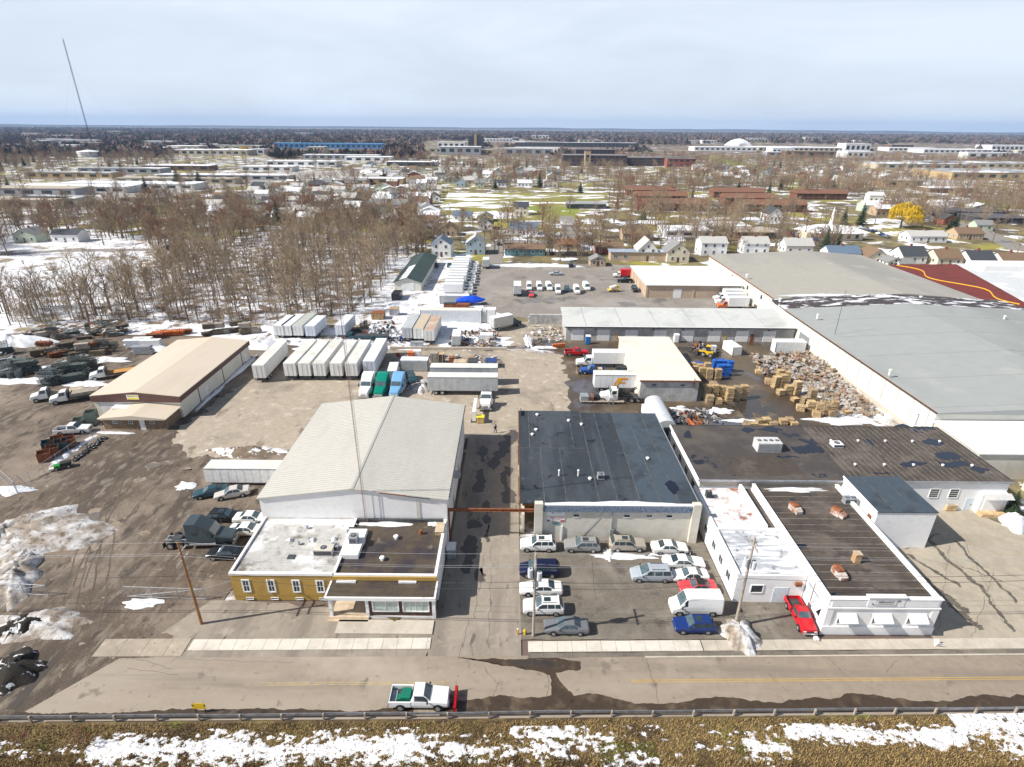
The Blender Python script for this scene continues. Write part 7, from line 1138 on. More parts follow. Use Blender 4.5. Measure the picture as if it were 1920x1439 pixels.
def evergreen_mesh(seed, h, w):
    r = random.Random(seed); T = MB().tube((0, 0, -.1), (0, 0, h * .95), .22, .03, 6); C = MB(); tiers = 18
    for i in range(tiers):
        f = i / tiers; z = h * (.08 + .9 * f); rad = w * (1 - f) ** .8 * r.uniform(.85, 1.12) + .12; nb = int(13 * (1 - f) + 6)
        for k in range(nb):
            a = 6.283 * k / nb + r.uniform(-.25, .25) + i; L = rad * r.uniform(.7, 1.15); d = Vector((math.cos(a), math.sin(a), -.18 - .2 * r.random())); sd = Vector((-math.sin(a), math.cos(a), 0)); b = Vector((0, 0, z + r.uniform(-.1, .1)))
            for q in range(4):
                f0 = .15 + q * .22; p0 = b + d * L * f0; p1 = b + d * L * min(1.05, f0 + .38) + Vector((0, 0, -.06)); ww = L * .17 * (1.15 - f0) + .06
                C.add([p0 - sd * ww + Vector((0, 0, r.uniform(-.1, .1))), p0 + sd * ww + Vector((0, 0, r.uniform(-.1, .1))), p1, p0 + Vector((0, 0, .14))], [(0, 2, 3), (3, 2, 1), (0, 1, 2)])
    C.spike((0, 0, h * .9), (0, 0, h * 1.02), .12); return T, C
def willow_mesh(seed, h, w):
    r = random.Random(seed); T, C0 = bare_mesh(seed, h * .9, w * .8, .4, 12, 1, 0, .25, .05); C = MB()
    for q in range(70):
        a = r.uniform(0, 6.283); u = math.sqrt(r.random()) * .95; R_ = w * u; top = h * (.36 + .64 * math.sqrt(max(0, 1 - u * u)) * r.uniform(.7, 1.08)); cx_, cy_ = R_ * math.cos(a), R_ * math.sin(a); cr = w * r.uniform(.12, .24)
        for k in range(34):
            b_ = r.uniform(0, 6.283); v = math.sqrt(r.random()); x, y = cx_ + cr * v * math.cos(b_), cy_ + cr * v * math.sin(b_); z = top - h * .07 * v * v; L = r.uniform(.08, .42) * h * (.45 + u * .6); C.spike((x, y, z), (x + .3 * math.cos(b_), y + .3 * math.sin(b_), max(.4, z - L)), .075)
    return T, C
def tree_proto(name, T, C, bark, leaf, label='x', cat='tree'):
    t = thing(name, label, cat); T.build('trunk', bark, t); C.build('crown', leaf, t); return remember(t)
BR = [tree_proto('bare_tree', *bare_mesh(s, 11, 4.6, .26, 13, 6, 8, .28, .034), BARK, m) for s, m in ((1, TWIG), (2, TWIGR), (3, TWIG), (4, TWIGT))]
PO = [tree_proto('bare_tree', *bare_mesh(s, hh, 2.3, .15, 11, 5, 7, .38, .026, 1.1), b, m) for s, hh, b, m in ((11, 12, BARKP, TWIGT), (12, 13.5, BARK, TWIG), (13, 10, BARKP, TWIGT), (14, 11, BARK, TWIG))]
SHR = [tree_proto('bare_shrub', *bare_mesh(s, 3.2, 2.0, .07, 10, 6, 8, .05, .018, 1.0), BARK, m, cat='shrub') for s, m in ((21, TWIG), (22, TWIGT))]
EV = [tree_proto('evergreen_tree', *evergreen_mesh(s, 10, w), BARK, NEEDLE) for s, w in ((31, 2.6), (32, 2.0), (33, 3.4))]
WI = tree_proto('willow_tree', *willow_mesh(41, 9, 6), BARK, WILLOW)
def plant(pr, label, c, sc=1.0, grp=None, mats=None, z=0.0):
    return dup(pr, label, (c[0], c[1], z), rnd.random() * 6.28, grp, mats, (sc * rnd.uniform(.92, 1.08), sc * rnd.uniform(.92, 1.08), sc * rnd.uniform(.9, 1.1)))
TN = ('pale-trunked', 'tall dark-trunked', 'short pale-trunked', 'short dark-trunked'); TB = ('grey-twigged', 'reddish', 'wide grey', 'tan')
WOODS = [(-107.13, 150.20), (-63.73, 146.66), (-48.30, 153.60), (-41.93, 166.84), (-46.35, 213.69), (-43.87, 247.83), (-43.84, 275.63), (-93.33, 279.14), (-141.17, 271.45), (-141.50, 239.58), (-126.36, 201.03), (-124.86, 173.30)]
SCRUB = [(-136.70, 143.99), (-105.83, 149.29), (-117.86, 168.74), (-135.47, 165.97), (-150.82, 161.15)]
pts = []
xs = [p[0] for p in WOODS]; ys_ = [p[1] for p in WOODS]; gx = min(xs)
while gx < max(xs):
    gy = min(ys_)
    while gy < max(ys_):
        x, y = gx + rnd.uniform(-1.7, 1.7), gy + rnd.uniform(-1.7, 1.7); gy += 3.7
        if inpoly(x, y, WOODS) and nz(x, y, .06, 2) > -.26: pts.append((x, y))
    gx += 3.7
pts.sort(key=lambda p: p[1] + .35 * p[0]); near, deep = pts[:95], pts[95:]
for k, p in enumerate(near):
    zone = 'behind the old trailers' if p[0] > -75 else 'behind the tan warehouse'
    plant(PO[k % 4] if k % 5 else BR[3], (TN[k % 4] if k % 5 else 'spreading tan') + ' bare tree at the near edge of the snowy wood ' + zone, p, rnd.uniform(.6, 1.3), 'wood edge trees ' + zone)
for k in range(24):
    x, y = [(lerp((-159.98, 185.20)[0], (-112.83, 186.64)[0], hr_) , lerp((-127.32, 173.23)[1], (-169.91, 238.50)[1], rnd.random())) for hr_ in (rnd.random(),)][0]; plant(PO[k % 4] if k % 3 else BR[k % 4], 'scattered bare tree on the snow between the two snow fields', (x, y), rnd.uniform(.5, .85), 'scattered snow field trees')
for k in range(90):
    while True:
        x, y = rnd.uniform(-165, -60), rnd.uniform(130, 180)
        if inpoly(x, y, SCRUB): break
    if k % 2: deep.append((x, y)); continue
    plant(PO[k % 4], TN[k % 4] + ' thin bare tree in the scrub strip behind the scaffold heaps', (x, y), rnd.uniform(.45, .8), 'scrub strip trees')
for k in range(70):
    x = rnd.uniform(-140, -48); y = 148 + 3 * nz(x, 0, .1) + (8 if x > -60 else 0) + rnd.uniform(0, 6); plant(SHR[k % 2], ('brown', 'tan')[k % 2] + ' bare shrub along the foot of the snowy wood', (x, y), rnd.uniform(.6, 1.2), 'shrubs at the foot of the wood')
for px, lab, sc in [((58.70, 95.82), 'bare spreading shrub among the pallets behind the long workshop', 1.5), ((-26.72, 141.46), 'bare shrub between the scrap and the old trailers', 1.0), ((-39.45, 143.72), 'bare shrub over the dark lowboy trailer', 1.1), ((-44.22, 175.60), 'bare thorny shrub at the right end of the wood', 1.3), ((-42.49, 32.13), 'dark brown bush at the left of the grassy bank', .55), ((-37.31, 32.40), 'rusty brown bush on the snowy bank', .6)]: plant(SHR[1] if sc > 1.2 else SHR[0], lab, px, sc, mats={'crown': TWIGR} if sc < .7 else None)
dup(EV[2], 'bushy evergreen at the corner of the long workshop dock', (71.26, 66.66) + (0,), 0, None, None, (.42, .42, .42))
# notable trees of the near town
for px, k, sc, lab in [((8.13, 248.71), 0, .85, 'broad bare tree before the teal bungalow'), ((26.71, 231.22), 2, .8, 'round bare tree at the back lot hedge'), ((19.25, 232.96), 3, .75, 'pale bare tree beside the round hedge tree'), ((35.47, 371.00), 0, 1.15, 'big dark bare tree at the edge of the snowy field'), ((-48.82, 240.94), 3, 1.35, 'tan crowned bare tree at the right end of the wood'), ((-56.75, 251.98), 3, 1.3, 'second tan crowned tree at the right end of the wood'), ((20.21, 281.22), 3, 1.2, 'pale slender tree beside the cul-de-sac'), ((38.12, 279.15), 3, 1.1, 'tan tree on the right of the cul-de-sac'), ((90.69, 291.69), 2, .9, 'bare tree among the snowy roofs left of the tall spruce'), ((-5.39, 339.97), 2, .9, 'bare tree beside the white house with slate roof'), ((-36.58, 278.76), 1, .9, 'reddish bare tree behind the white house'), ((-27.73, 328.88), 1, .8, 'reddish small tree behind the blue-grey house'), ((234.08, 323.11), 0, 1.2, 'broad bare tree right of the yellow willow'), ((234.61, 283.31), 2, 1.1, 'bare tree by the street at the far right'), ((220.53, 251.17), 3, 1.0, 'bare tree at the right edge above the red roof'), ((55.53, 275.72), 3, .8, 'bare tree before the tan brick bungalow'), ((210.40, 340.91), 1, 1.1, 'reddish bare tree left of the yellow willow'), ((-208.23, 234.88), 0, 1.2, 'bare tree on the snow field at the left edge'), ((-184.53, 259.06), 0, 1.1, 'bare tree on the snow field before the white house'), ((-148.88, 182.15), 2, .8, 'bushy bare tree between the two snow fields')]: plant(BR[k], lab, px, sc)
for px, k, sc, lab in [((-177.89, 287.25), 0, 1.45, 'tall dark spruce among the bare trees at left'), ((-129.14, 319.99), 2, 1.25, 'broad dark spruce beyond the wood'), ((-109.39, 344.95), 0, 1.0, 'dark spruce beyond the wood, right of the broad one'), ((101.40, 281.87), 1, 1.35, 'tall green spruce among the snowy roofs'), ((98.23, 281.74), 1, 1.0, 'shorter spruce beside the tall green one'), ((199.53, 336.41), 1, 1.4, 'tall pointed spruce left of the yellow willow'), ((138.21, 254.92), 0, 1.1, 'dark spruce before the church'), ((146.30, 260.03), 0, 1.0, 'second dark spruce before the church'), ((242.17, 319.93), 1, 1.1, 'dark spruce right of the yellow willow'), ((239.14, 319.79), 0, .9, 'shorter spruce right of the yellow willow'), ((23.71, 542.69), 0, 1.4, 'spruce behind the snowy field, left of its twin'), ((-0.05, 691.02), 2, 1.1, 'dark round evergreen at the far edge of the field'), ((-45.50, 737.02), 2, 1.2, 'dark evergreen by the far houses'), ((-61.76, 753.73), 2, 1.2, 'dark evergreen left of its neighbour by the far houses'), ((55.83, 499.48), 2, .9, 'low dark evergreen at the right of the field'), ((13.30, 551.93), 1, 1.0, 'pointed evergreen among the far houses'), ((77.33, 350.59), 2, .9, 'olive evergreen beside the brick apartments'), ((-172.15, 395.01), 1, .9, 'small spruce between the left houses'), ((225.58, 898.27), 0, 1.2, 'spruce before the dark brick school'), ((80.95, 724.19), 0, 1.1, 'pair of spruces left of the dark brick school'), ((-134.79, 626.74), 2, 1.0, 'round evergreen in the middle suburb'), ((-190.92, 525.38), 2, 1.1, 'round evergreen beside the left industrial roofs'), ((-289.62, 517.41), 2, 1.6, 'dark evergreen clump beside the long white roofs'), ((-291.59, 473.72), 2, 1.4, 'dark evergreen at the end of the long white roofs'), ((-276.56, 528.13), 2, 1.5, 'dark evergreen hedge tree by the left suburb')]: plant(EV[k], lab, px, sc)
plant(WI, 'bright yellow weeping willow among the houses at right', (216.00, 325.88), 1.5)

# ================================================================ town
HW = {'white': M('siding_white', (.74, .74, .74), rough=.7, var=.05), 'cream': M('siding_cream', (.66, .60, .48), rough=.7, var=.05), 'blue-grey': M('siding_bluegrey', (.30, .38, .45), rough=.7, var=.05), 'tan': M('siding_tan', (.44, .33, .22), rough=.7, var=.06), 'brick red': M('siding_brick', (.26, .09, .06), [((.19, .07, .05), 3, .5, .6)], rough=.9), 'teal': M('siding_teal', (.10, .22, .25), rough=.7), 'pale green': M('siding_green', (.45, .52, .42), rough=.7)}
HR = {'grey': M('shingle_grey', (.22, .22, .22), rough=.9, var=.12), 'dark': M('shingle_dark', (.055, .06, .07), rough=.9, var=.15), 'brown': M('shingle_brown', (.19, .125, .08), rough=.9, var=.12), 'pale': M('shingle_pale', (.44, .43, .41), rough=.9, var=.1), 'snow covered': M('roof_snowed', (.78, .79, .82), rough=.7), 'slate blue': M('shingle_blue', (.12, .17, .24), rough=.8), 'rust': M('shingle_rust', (.26, .12, .06), rough=.9)}
def house(label, c, w, d, h, axis='x', wall='white', roof='grey', rise=2.2, grp=None, detail=2, name='house', rz=0.0, chimney=False, winrows=1, cat='house'):
    t = thing(name, label, cat, (c[0], c[1], -.03), rz, grp); W = HW[wall]; Rf = HR[roof]; o = .35
    if axis == 'x':
        MB().xprism([(-d / 2, 0), (d / 2, 0), (d / 2, h), (0, h + rise), (-d / 2, h)], -w / 2, w / 2).build('wall', W, t)
        for s in (-1, 1): MB().xprism([(0, h + rise + .02), (s * (d / 2 + o), h - o * rise / d * 2 + .02), (s * (d / 2 + o), h - o * rise / d * 2 + .16), (0, h + rise + .18)], -w / 2 - o, w / 2 + o).build('roof', Rf, t)
    else:
        MB().yprism([(-w / 2, 0), (w / 2, 0), (w / 2, h), (0, h + rise), (-w / 2, h)], -d / 2, d / 2).build('wall', W, t)
        for s in (-1, 1): MB().yprism([(0, h + rise + .02), (s * (w / 2 + o), h - o * rise / w * 2 + .02), (s * (w / 2 + o), h - o * rise / w * 2 + .16), (0, h + rise + .18)], -d / 2 - o, d / 2 + o).build('roof', Rf, t)
    if detail:
        n = max(2, int(w / 3.2))
        for rr_ in range(winrows):
            for i in range(n):
                x = -w / 2 + w * (i + .5) / n; z = 1.6 + rr_ * 2.7
                if detail > 1: wall_window(t, 'f', (x, -d / 2), z, 1.0, 1.2, WHITE, GLASS, bars=0, rows=1, t=.1)
                else: MB().box(x - .55, x + .55, -d / 2 - .05, -d / 2 + .02, z - .6, z + .6).build('window', GLASS, t)
        if detail > 1:
            for y in (-d / 5, d / 5): wall_window(t, 'l', (-w / 2, y), 1.6, 1.0, 1.2, WHITE, GLASS, bars=0, rows=1, t=.1)
            wall_door(t, 'f', (w * .5 / n * 0 + .0, -d / 2), .95, 2.05, BRF)
            if axis == 'y': wall_window(t, 'f', (0, -d / 2), h + rise * .35, .8, .9, WHITE, GLASS, bars=0, t=.09)
    if chimney: MB().box(-.35, .35, -.35, .35, h, h + rise + 1.0).build('chimney', HW['brick red'], t)
    return t
for lab, px, w, d, h, ax, wl_, rf, rise, rows in [('white two-storey house with dark blue roof above the shed', (-30.02, 243.85), 8, 9, 5.2, 'y', 'white', 'slate blue', 2.6, 2), ('blue-grey two-storey gabled house above the packed truck row', (-15.98, 248.92), 8, 9, 4.8, 'y', 'blue-grey', 'pale', 2.8, 2), ('white house with long slate blue roof', (5.43, 298.77), 14, 9, 3.4, 'x', 'white', 'slate blue', 2.4, 1), ('long low teal bungalow above the back lot', (5.09, 247.45), 17, 8, 2.8, 'x', 'teal', 'brown', 1.5, 1), ('brick bungalow with orange-brown roof by the cul-de-sac', (24.63, 260.08), 11, 8, 2.6, 'x', 'tan', 'rust', 1.6, 1), ('brick red bungalow with brown roof', (41.64, 251.16), 12, 8, 2.7, 'x', 'brick red', 'brown', 1.8, 1), ('white steep-gabled house above the white garage roof', (55.10, 238.42), 8, 9, 4.6, 'y', 'white', 'pale', 4.0, 2), ('cream steep-gabled house with porch, right of the white one', (67.16, 236.77), 9, 9, 4.2, 'y', 'cream', 'grey', 3.8, 2), ('tall white two-storey house, plain ended', (86.12, 250.58), 11, 9, 5.4, 'x', 'white', 'pale', 2.0, 2), ('white two-storey house with pale roof, second of three', (105.73, 253.66), 11, 8, 4.6, 'x', 'white', 'pale', 2.4, 2), ('white house with long snow-grey roof, third of three', (125.48, 255.61), 12, 8, 3.6, 'x', 'white', 'pale', 2.6, 1), ('white house with blue-grey wing behind the dark spruces', (136.50, 239.32), 13, 8, 3.6, 'x', 'white', 'slate blue', 2.4, 1), ('cream cottage with brown roof', (147.81, 235.61), 8, 9, 3.0, 'y', 'cream', 'brown', 3.0, 1), ('white cottage with dark roof and front dormer', (164.47, 238.26), 10, 9, 3.2, 'x', 'white', 'dark', 3.0, 1), ('cream cottage with brown roof, right of the dark roofed one', (176.46, 234.62), 10, 9, 3.0, 'x', 'cream', 'brown', 2.8, 1), ('white cottage with dark roof near the right edge', (187.75, 232.04), 10, 9, 3.0, 'x', 'white', 'dark', 2.8, 1), ('white cottage with tan roof at the right edge', (198.81, 229.51), 10, 9, 3.0, 'x', 'white', 'brown', 2.6, 1),
        ('long white and brick ranch house behind the cottages', (202.01, 286.19), 18, 9, 3.0, 'x', 'white', 'pale', 2.0, 1), ('tan house with ribbed brown roof by the far right street', (228.74, 294.76), 13, 9, 3.0, 'x', 'tan', 'brown', 2.4, 1), ('white gambrel barn with dark roof before the brick apartments', (155.86, 354.74), 9, 12, 4.0, 'y', 'white', 'dark', 3.4, 1), ('tan square house with hipped tan roof by the field', (59.50, 285.84), 13, 11, 3.4, 'x', 'tan', 'brown', 2.6, 1), ('small white house with dark roof behind the blue-grey house', (-14.78, 314.71), 8, 8, 2.8, 'y', 'white', 'dark', 2.4, 1), ('white bungalow behind the snowy lot', (-29.64, 344.94), 11, 8, 2.8, 'x', 'white', 'slate blue', 2.0, 1), ('grey bungalow right of the white bungalow', (-16.29, 341.46), 9, 8, 2.6, 'y', 'tan', 'grey', 2.2, 1), ('tall dark roofed house beside the snowy field', (4.86, 369.28), 9, 9, 5.0, 'x', 'cream', 'dark', 2.4, 2), ('tan house behind the white house at the wood', (-32.49, 293.86), 9, 8, 3.2, 'y', 'tan', 'brown', 2.8, 1), ('white raised ranch house on the snow field at left', (-205.77, 268.67), 12, 8, 3.6, 'x', 'white', 'dark', 1.8, 1), ('pale house at the left edge of the snow field', (-223.35, 267.92), 10, 9, 3.6, 'y', 'pale green', 'grey', 2.4, 1), ('dark roofed cottage half hidden in the wood', (-137.62, 229.24), 8, 8, 3.0, 'y', 'white', 'dark', 3.0, 1), ('small grey garage at the back lot hedge', (33.46, 226.56), 6, 6, 2.4, 'y', 'tan', 'grey', 1.5, 1), ('small white garage beside the cottages', (151.07, 227.84), 6, 6, 2.4, 'y', 'white', 'grey', 1.6, 1), ('small white garage before the dark roofed cottage', (154.68, 226.07), 6, 6, 2.2, 'x', 'white', 'grey', 1.4, 1)]: house(lab, px, w, d, h, ax, wl_, rf, rise, winrows=rows, chimney=w > 9)
# church with spire
chh = thing('church', 'low white round-roofed church with slender white spire', 'church', (158.33, 291.66) + (0,)); box('wall', HW['cream'], -14, 14, -6, 6, 0, 3.6, chh); mound_mb(MB(), 0, 0, 17, 9, 3.2, 3, 0, 24, 5, z0=3.6, lump=.05).build('roof', HR['snow covered'], chh); MB().tube((0, 0, 6), (0, 0, 15), 1.3, .15, 4).build('spire', HW['white'], chh)
for x in (-11, -7, -3, 3, 7, 11): wall_window(chh, 'f', (x, -6), 1.8, 1.6, 2.0, WHITE, GLASS, bars=0)
# brick apartment rows
def block(label, px, w, d, h, wallm, roofm, rise=1.6, nw=8, rows=2, name='apartment_block', cat='building', flat=False, rz=0.0):
    t = thing(name, label, cat, (px[0], px[1] + d / 2, -.03), rz)
    MB().box(-w / 2, w / 2, -d / 2, d / 2, 0, h).build('wall', wallm, t)
    if flat: MB().box(-w / 2 - .3, w / 2 + .3, -d / 2 - .3, d / 2 + .3, h, h + .4).build('roof', roofm, t)
    else: MB().xprism([(-d / 2 - .6, h), (d / 2 + .6, h), (0, h + rise)], -w / 2 - .6, w / 2 + .6).build('roof', roofm, t)
    for r_ in range(rows):
        for i in range(nw): x = -w / 2 + w * (i + .5) / nw; z = h * (r_ + .55) / rows; MB().box(x - w / nw * .28, x + w / nw * .28, -d / 2 - .08, -d / 2 + .02, z - h / rows * .22, z + h / rows * .22).build('window', GLASS, t)
    return t
APB = HW['brick red']; APR = M('apartment_roof', (.19, .095, .06), rough=.9, var=.15)
for lab, px, wpx, row in [('brick apartment row with brown roof behind the field, back left', (111.14, 479.29), 108, 368), ('brick apartment row with brown roof, second on the left', (108.81, 436.73), 104, 380), ('brick apartment row with brown roof, front left', (105.54, 390.02), 130, 396), ('brick apartment row with brown roof, centre back', (177.26, 468.85), 110, 372), ('brick apartment row with brown roof, centre front', (170.26, 428.01), 100, 384), ('brick apartment row with brown roof, centre right', (171.23, 388.64), 120, 398), ('brick apartment row with brown roof, right back', (239.07, 462.24), 108, 375)]: block(lab, px, wpx * .36, 13, 4.6, M('apartment_brick', (.17, .075, .05), rough=.9, var=.15), APR, 2.8, 9, 2)
SCH = M('school_brick', (.075, .05, .055), rough=.9, var=.15); SCR = M('school_roof', (.20, .18, .18), rough=.9)
for lab, px, w, d, h, dy in [('dark brick school wing with window bands, left', (114.39, 859.56), 90, 40, 14, 0), ('dark brick school wing, long right part', (187.90, 868.69), 120, 40, 11, 0), ('dark brick school upper block', (124.62, 938.79), 60, 30, 19, 15)]: block(lab, px, w, d, h, SCH, SCR, nw=10, rows=3, flat=True, name='school_wing')
block('red brick school wing at the right end', (234.13, 850.83), 40, 30, 11, APB, SCR, nw=5, rows=2, flat=True, name='school_wing'); block('tan stair tower of the dark brick school', (102.28, 846.31), 8, 8, 20, HW['tan'], SCR, nw=1, rows=1, flat=True, name='school_tower')
IW = {'white': M('shed_white', (.66, .66, .66), rough=.7, var=.06), 'cream': M('shed_cream', (.48, .43, .34), rough=.7, var=.06), 'blue': M('shed_blue', (.06, .20, .45), rough=.6, var=.06), 'tan': M('shed_tan', (.42, .31, .17), rough=.8, var=.06), 'dark': M('shed_dark', (.07, .065, .07), rough=.8, var=.1), 'brown': M('shed_brown', (.17, .10, .07), rough=.8, var=.1), 'grey': M('shed_grey', (.32, .33, .35), rough=.7, var=.06)}
IR = {'white': HR['snow covered'], 'grey': M('ind_roof_grey', (.30, .31, .32), [((.74, .75, .78), .02, .5, .56)], rough=.8), 'blue': M('ind_roof_blue', (.12, .34, .60), rough=.6), 'dark': M('ind_roof_dark', (.10, .10, .11), rough=.8), 'tan': M('ind_roof_tan', (.40, .35, .28), rough=.8)}
for px, w, d, h, wl_, rf, lab in [((-437.17, 1446.09), 255, 60, 11, 'blue', 'blue', 'long bright blue warehouse near the horizon'), ((-533.38, 1076.04), 130, 70, 9, 'cream', 'white', 'cream warehouse left of the blue one, near half'), ((-630.00, 1170.05), 60, 60, 12, 'cream', 'white', 'taller cream warehouse block left of the blue one'), ((-498.15, 1124.54), 80, 50, 9, 'white', 'grey', 'white warehouse beside the yellow tree'), ((-283.25, 810.15), 95, 45, 8, 'white', 'white', 'white flat building with snow roof in the left distance'), ((-289.92, 710.27), 60, 40, 7, 'white', 'white', 'low white building left of the snow roofed one'), ((-274.83, 972.60), 120, 40, 7, 'grey', 'white', 'grey low building under the blue warehouse'), ((-220.00, 919.91), 70, 40, 7, 'white', 'white', 'white building left of the dark flat roof'), ((-141.78, 827.73), 62, 35, 7, 'dark', 'white', 'dark walled flat roofed building in the middle distance'), ((-129.79, 566.48), 50, 30, 6, 'tan', 'white', 'tan shop building above the wood'), ((-157.42, 548.10), 45, 30, 6, 'cream', 'grey', 'cream building beside the tan shop'),
        ((-399.38, 715.87), 80, 35, 7, 'brown', 'white', 'brown brick building in the left industrial park'), ((-431.70, 662.13), 90, 35, 7, 'grey', 'grey', 'grey building at the back of the left industrial park'), ((-441.36, 597.68), 85, 30, 7, 'tan', 'grey', 'tan long building in the left industrial park'), ((-285.70, 593.38), 130, 30, 6, 'grey', 'white', 'long grey building with snow roof in the left park'), ((-310.10, 550.99), 110, 25, 6, 'cream', 'tan', 'long tan roofed building in the left park'), ((-320.63, 496.69), 110, 40, 6, 'white', 'white', 'long white roof in the left park, front'), ((-349.98, 469.39), 90, 35, 6, 'white', 'white', 'white roofed building at left, second row'), ((-363.14, 445.75), 70, 35, 7, 'grey', 'tan', 'grey building at the left edge, second row'), ((-317.11, 375.51), 50, 30, 7, 'cream', 'tan', 'cream building with small windows at the left edge'), ((-305.18, 386.85), 40, 28, 7, 'cream', 'grey', 'cream building beside the left edge one'), ((-260.58, 412.81), 28, 14, 4, 'cream', 'tan', 'low cream roofed hall before the left suburb'),
        ((172.41, 1709.62), 340, 40, 11, 'dark', 'grey', 'long dark building row near the horizon'), ((-65.17, 2250.54), 120, 60, 9, 'white', 'white', 'white roofed hall far near the horizon'), ((-71.41, 1200.01), 60, 25, 8, 'tan', 'tan', 'tan apartment row in the middle distance'), ((-146.25, 1260.84), 55, 30, 8, 'cream', 'grey', 'cream building left of the dark tower'), ((507.41, 1475.25), 150, 50, 9, 'white', 'white', 'long white plant under the white dome'), ((730.65, 1487.06), 280, 90, 9, 'cream', 'white', 'very long cream plant with snow roof at right'), ((822.31, 1473.16), 60, 40, 19, 'white', 'white', 'white cube building on the long plant'), ((1020.68, 1577.87), 120, 50, 8, 'white', 'white', 'white hall right of the long plant'), ((1071.58, 1459.16), 200, 60, 8, 'white', 'white', 'long white hall near the right edge'), ((1329.89, 1639.69), 120, 60, 14, 'white', 'white', 'tall white hall at the right edge horizon'), ((576.73, 846.53), 140, 60, 9, 'cream', 'grey', 'cream warehouse behind the right wood'), ((684.94, 881.58), 170, 60, 9, 'cream', 'grey', 'long cream warehouse behind the tan one'), ((542.12, 669.50), 115, 70, 10, 'tan', 'grey', 'big tan warehouse at the right edge'), ((291.64, 370.96), 42, 20, 4, 'dark', 'dark', 'dark flat roofed building at the right edge street'), ((289.63, 344.91), 30, 20, 4, 'dark', 'dark', 'low black canopy building at the right edge'), ((371.02, 570.70), 34, 20, 8, 'tan', 'tan', 'tan two-storey hall in the right suburb'), ((386.19, 523.98), 46, 16, 5, 'brown', 'grey', 'brick low school in the right suburb'), ((87.97, 291.57), 24, 16, 4, 'white', 'white', 'snow roofed hall before the tall spruce'), ((111.97, 306.96), 26, 16, 4, 'white', 'white', 'snow roofed hall behind the tall spruce'), ((121.69, 288.56), 22, 14, 4, 'brown', 'tan', 'brown flat shop before the gambrel barn'), ((49.30, 397.38), 26, 14, 4, 'dark', 'grey', 'dark low pavilion at the field edge')]: block(lab, px, w, d * (.6 if px[0] < -120 else 1), h * (.75 if px[1] < 900 else 1), IW[wl_], IR[rf], nw=max(3, int(w / 12)), rows=1, flat=True, name='industrial_building')
tw_ = thing('dark_tower', 'dark brown high-rise tower with pale stair shaft near the horizon', 'tower', (-95.35, 1561.42) + (0,)); box('wall', IW['dark'], -19, 19, -12, 12, 0, 28, tw_); box('stair_shaft', IW['tan'], -4, 2, -13, -12, 0, 33, tw_); box('crown_block', IW['dark'], -10, 12, -8, 8, 28, 32, tw_)
for r_ in range(7):
    for s in (-1, 1): MB().box(-17 if s < 0 else 4, -6 if s < 0 else 17, -12.1, -11.9, 2 + r_ * 3.7, 3.8 + r_ * 3.7).build('window_band', GLASS, tw_)
dm = thing('white_dome', 'white inflatable sports dome near the right horizon', 'dome', (727.99, 2004.16) + (0,)); mound_mb(MB(), 0, 0, 36, 26, 20, 2, 0, 30, 7, lump=.0).build('shell', HR['snow covered'], dm, smooth=True); MB().box(-8, 8, -30, -24, 0, 7).build('entrance', IW['white'], dm)
tk = thing('white_tank', 'low white round storage tank under the radio mast', 'tank', (-701.03, 1009.27) + (0,)); MB().tube((0, 0, 0), (0, 0, 8), 17, 17, 24).build('shell', IW['white'], tk); MB().tube((0, 0, 8), (0, 0, 10.5), 17, 1, 24).build('roof', IR['white'], tk)
rm = thing('radio_mast', 'very tall thin guyed radio mast on the left horizon', 'mast', (-861.9, 1257.1, 0)); MS = M('mast_steel', (.10, .08, .09), rough=.6)
for k in range(3): a = k * 2.094; MB().tube((1.1 * math.cos(a), 1.1 * math.sin(a), 0), (1.1 * math.cos(a), 1.1 * math.sin(a), 196), .24, .2, 5).build('leg', MS, rm)
lt2 = MB()
for i in range(65):
    for k in range(3): a, b = k * 2.094, (k + 1) * 2.094; lt2.tube((1.1 * math.cos(a), 1.1 * math.sin(a), i * 3), (1.1 * math.cos(b), 1.1 * math.sin(b), i * 3 + 3), .12, None, 3, False)
tag(lt2.build('lacing', MS, rm), kind='stuff')
for k in range(3): a = k * 2.094 + .4; MB().tube((0, 0, 150), (75 * math.cos(a), 75 * math.sin(a), 0), .05, .05, 3).build('guy_wire', MS, rm)
for z in (196,): MB().tube((0, 0, z), (0, 0, z + 5), .2, .1, 5).build('tip', MS, rm)
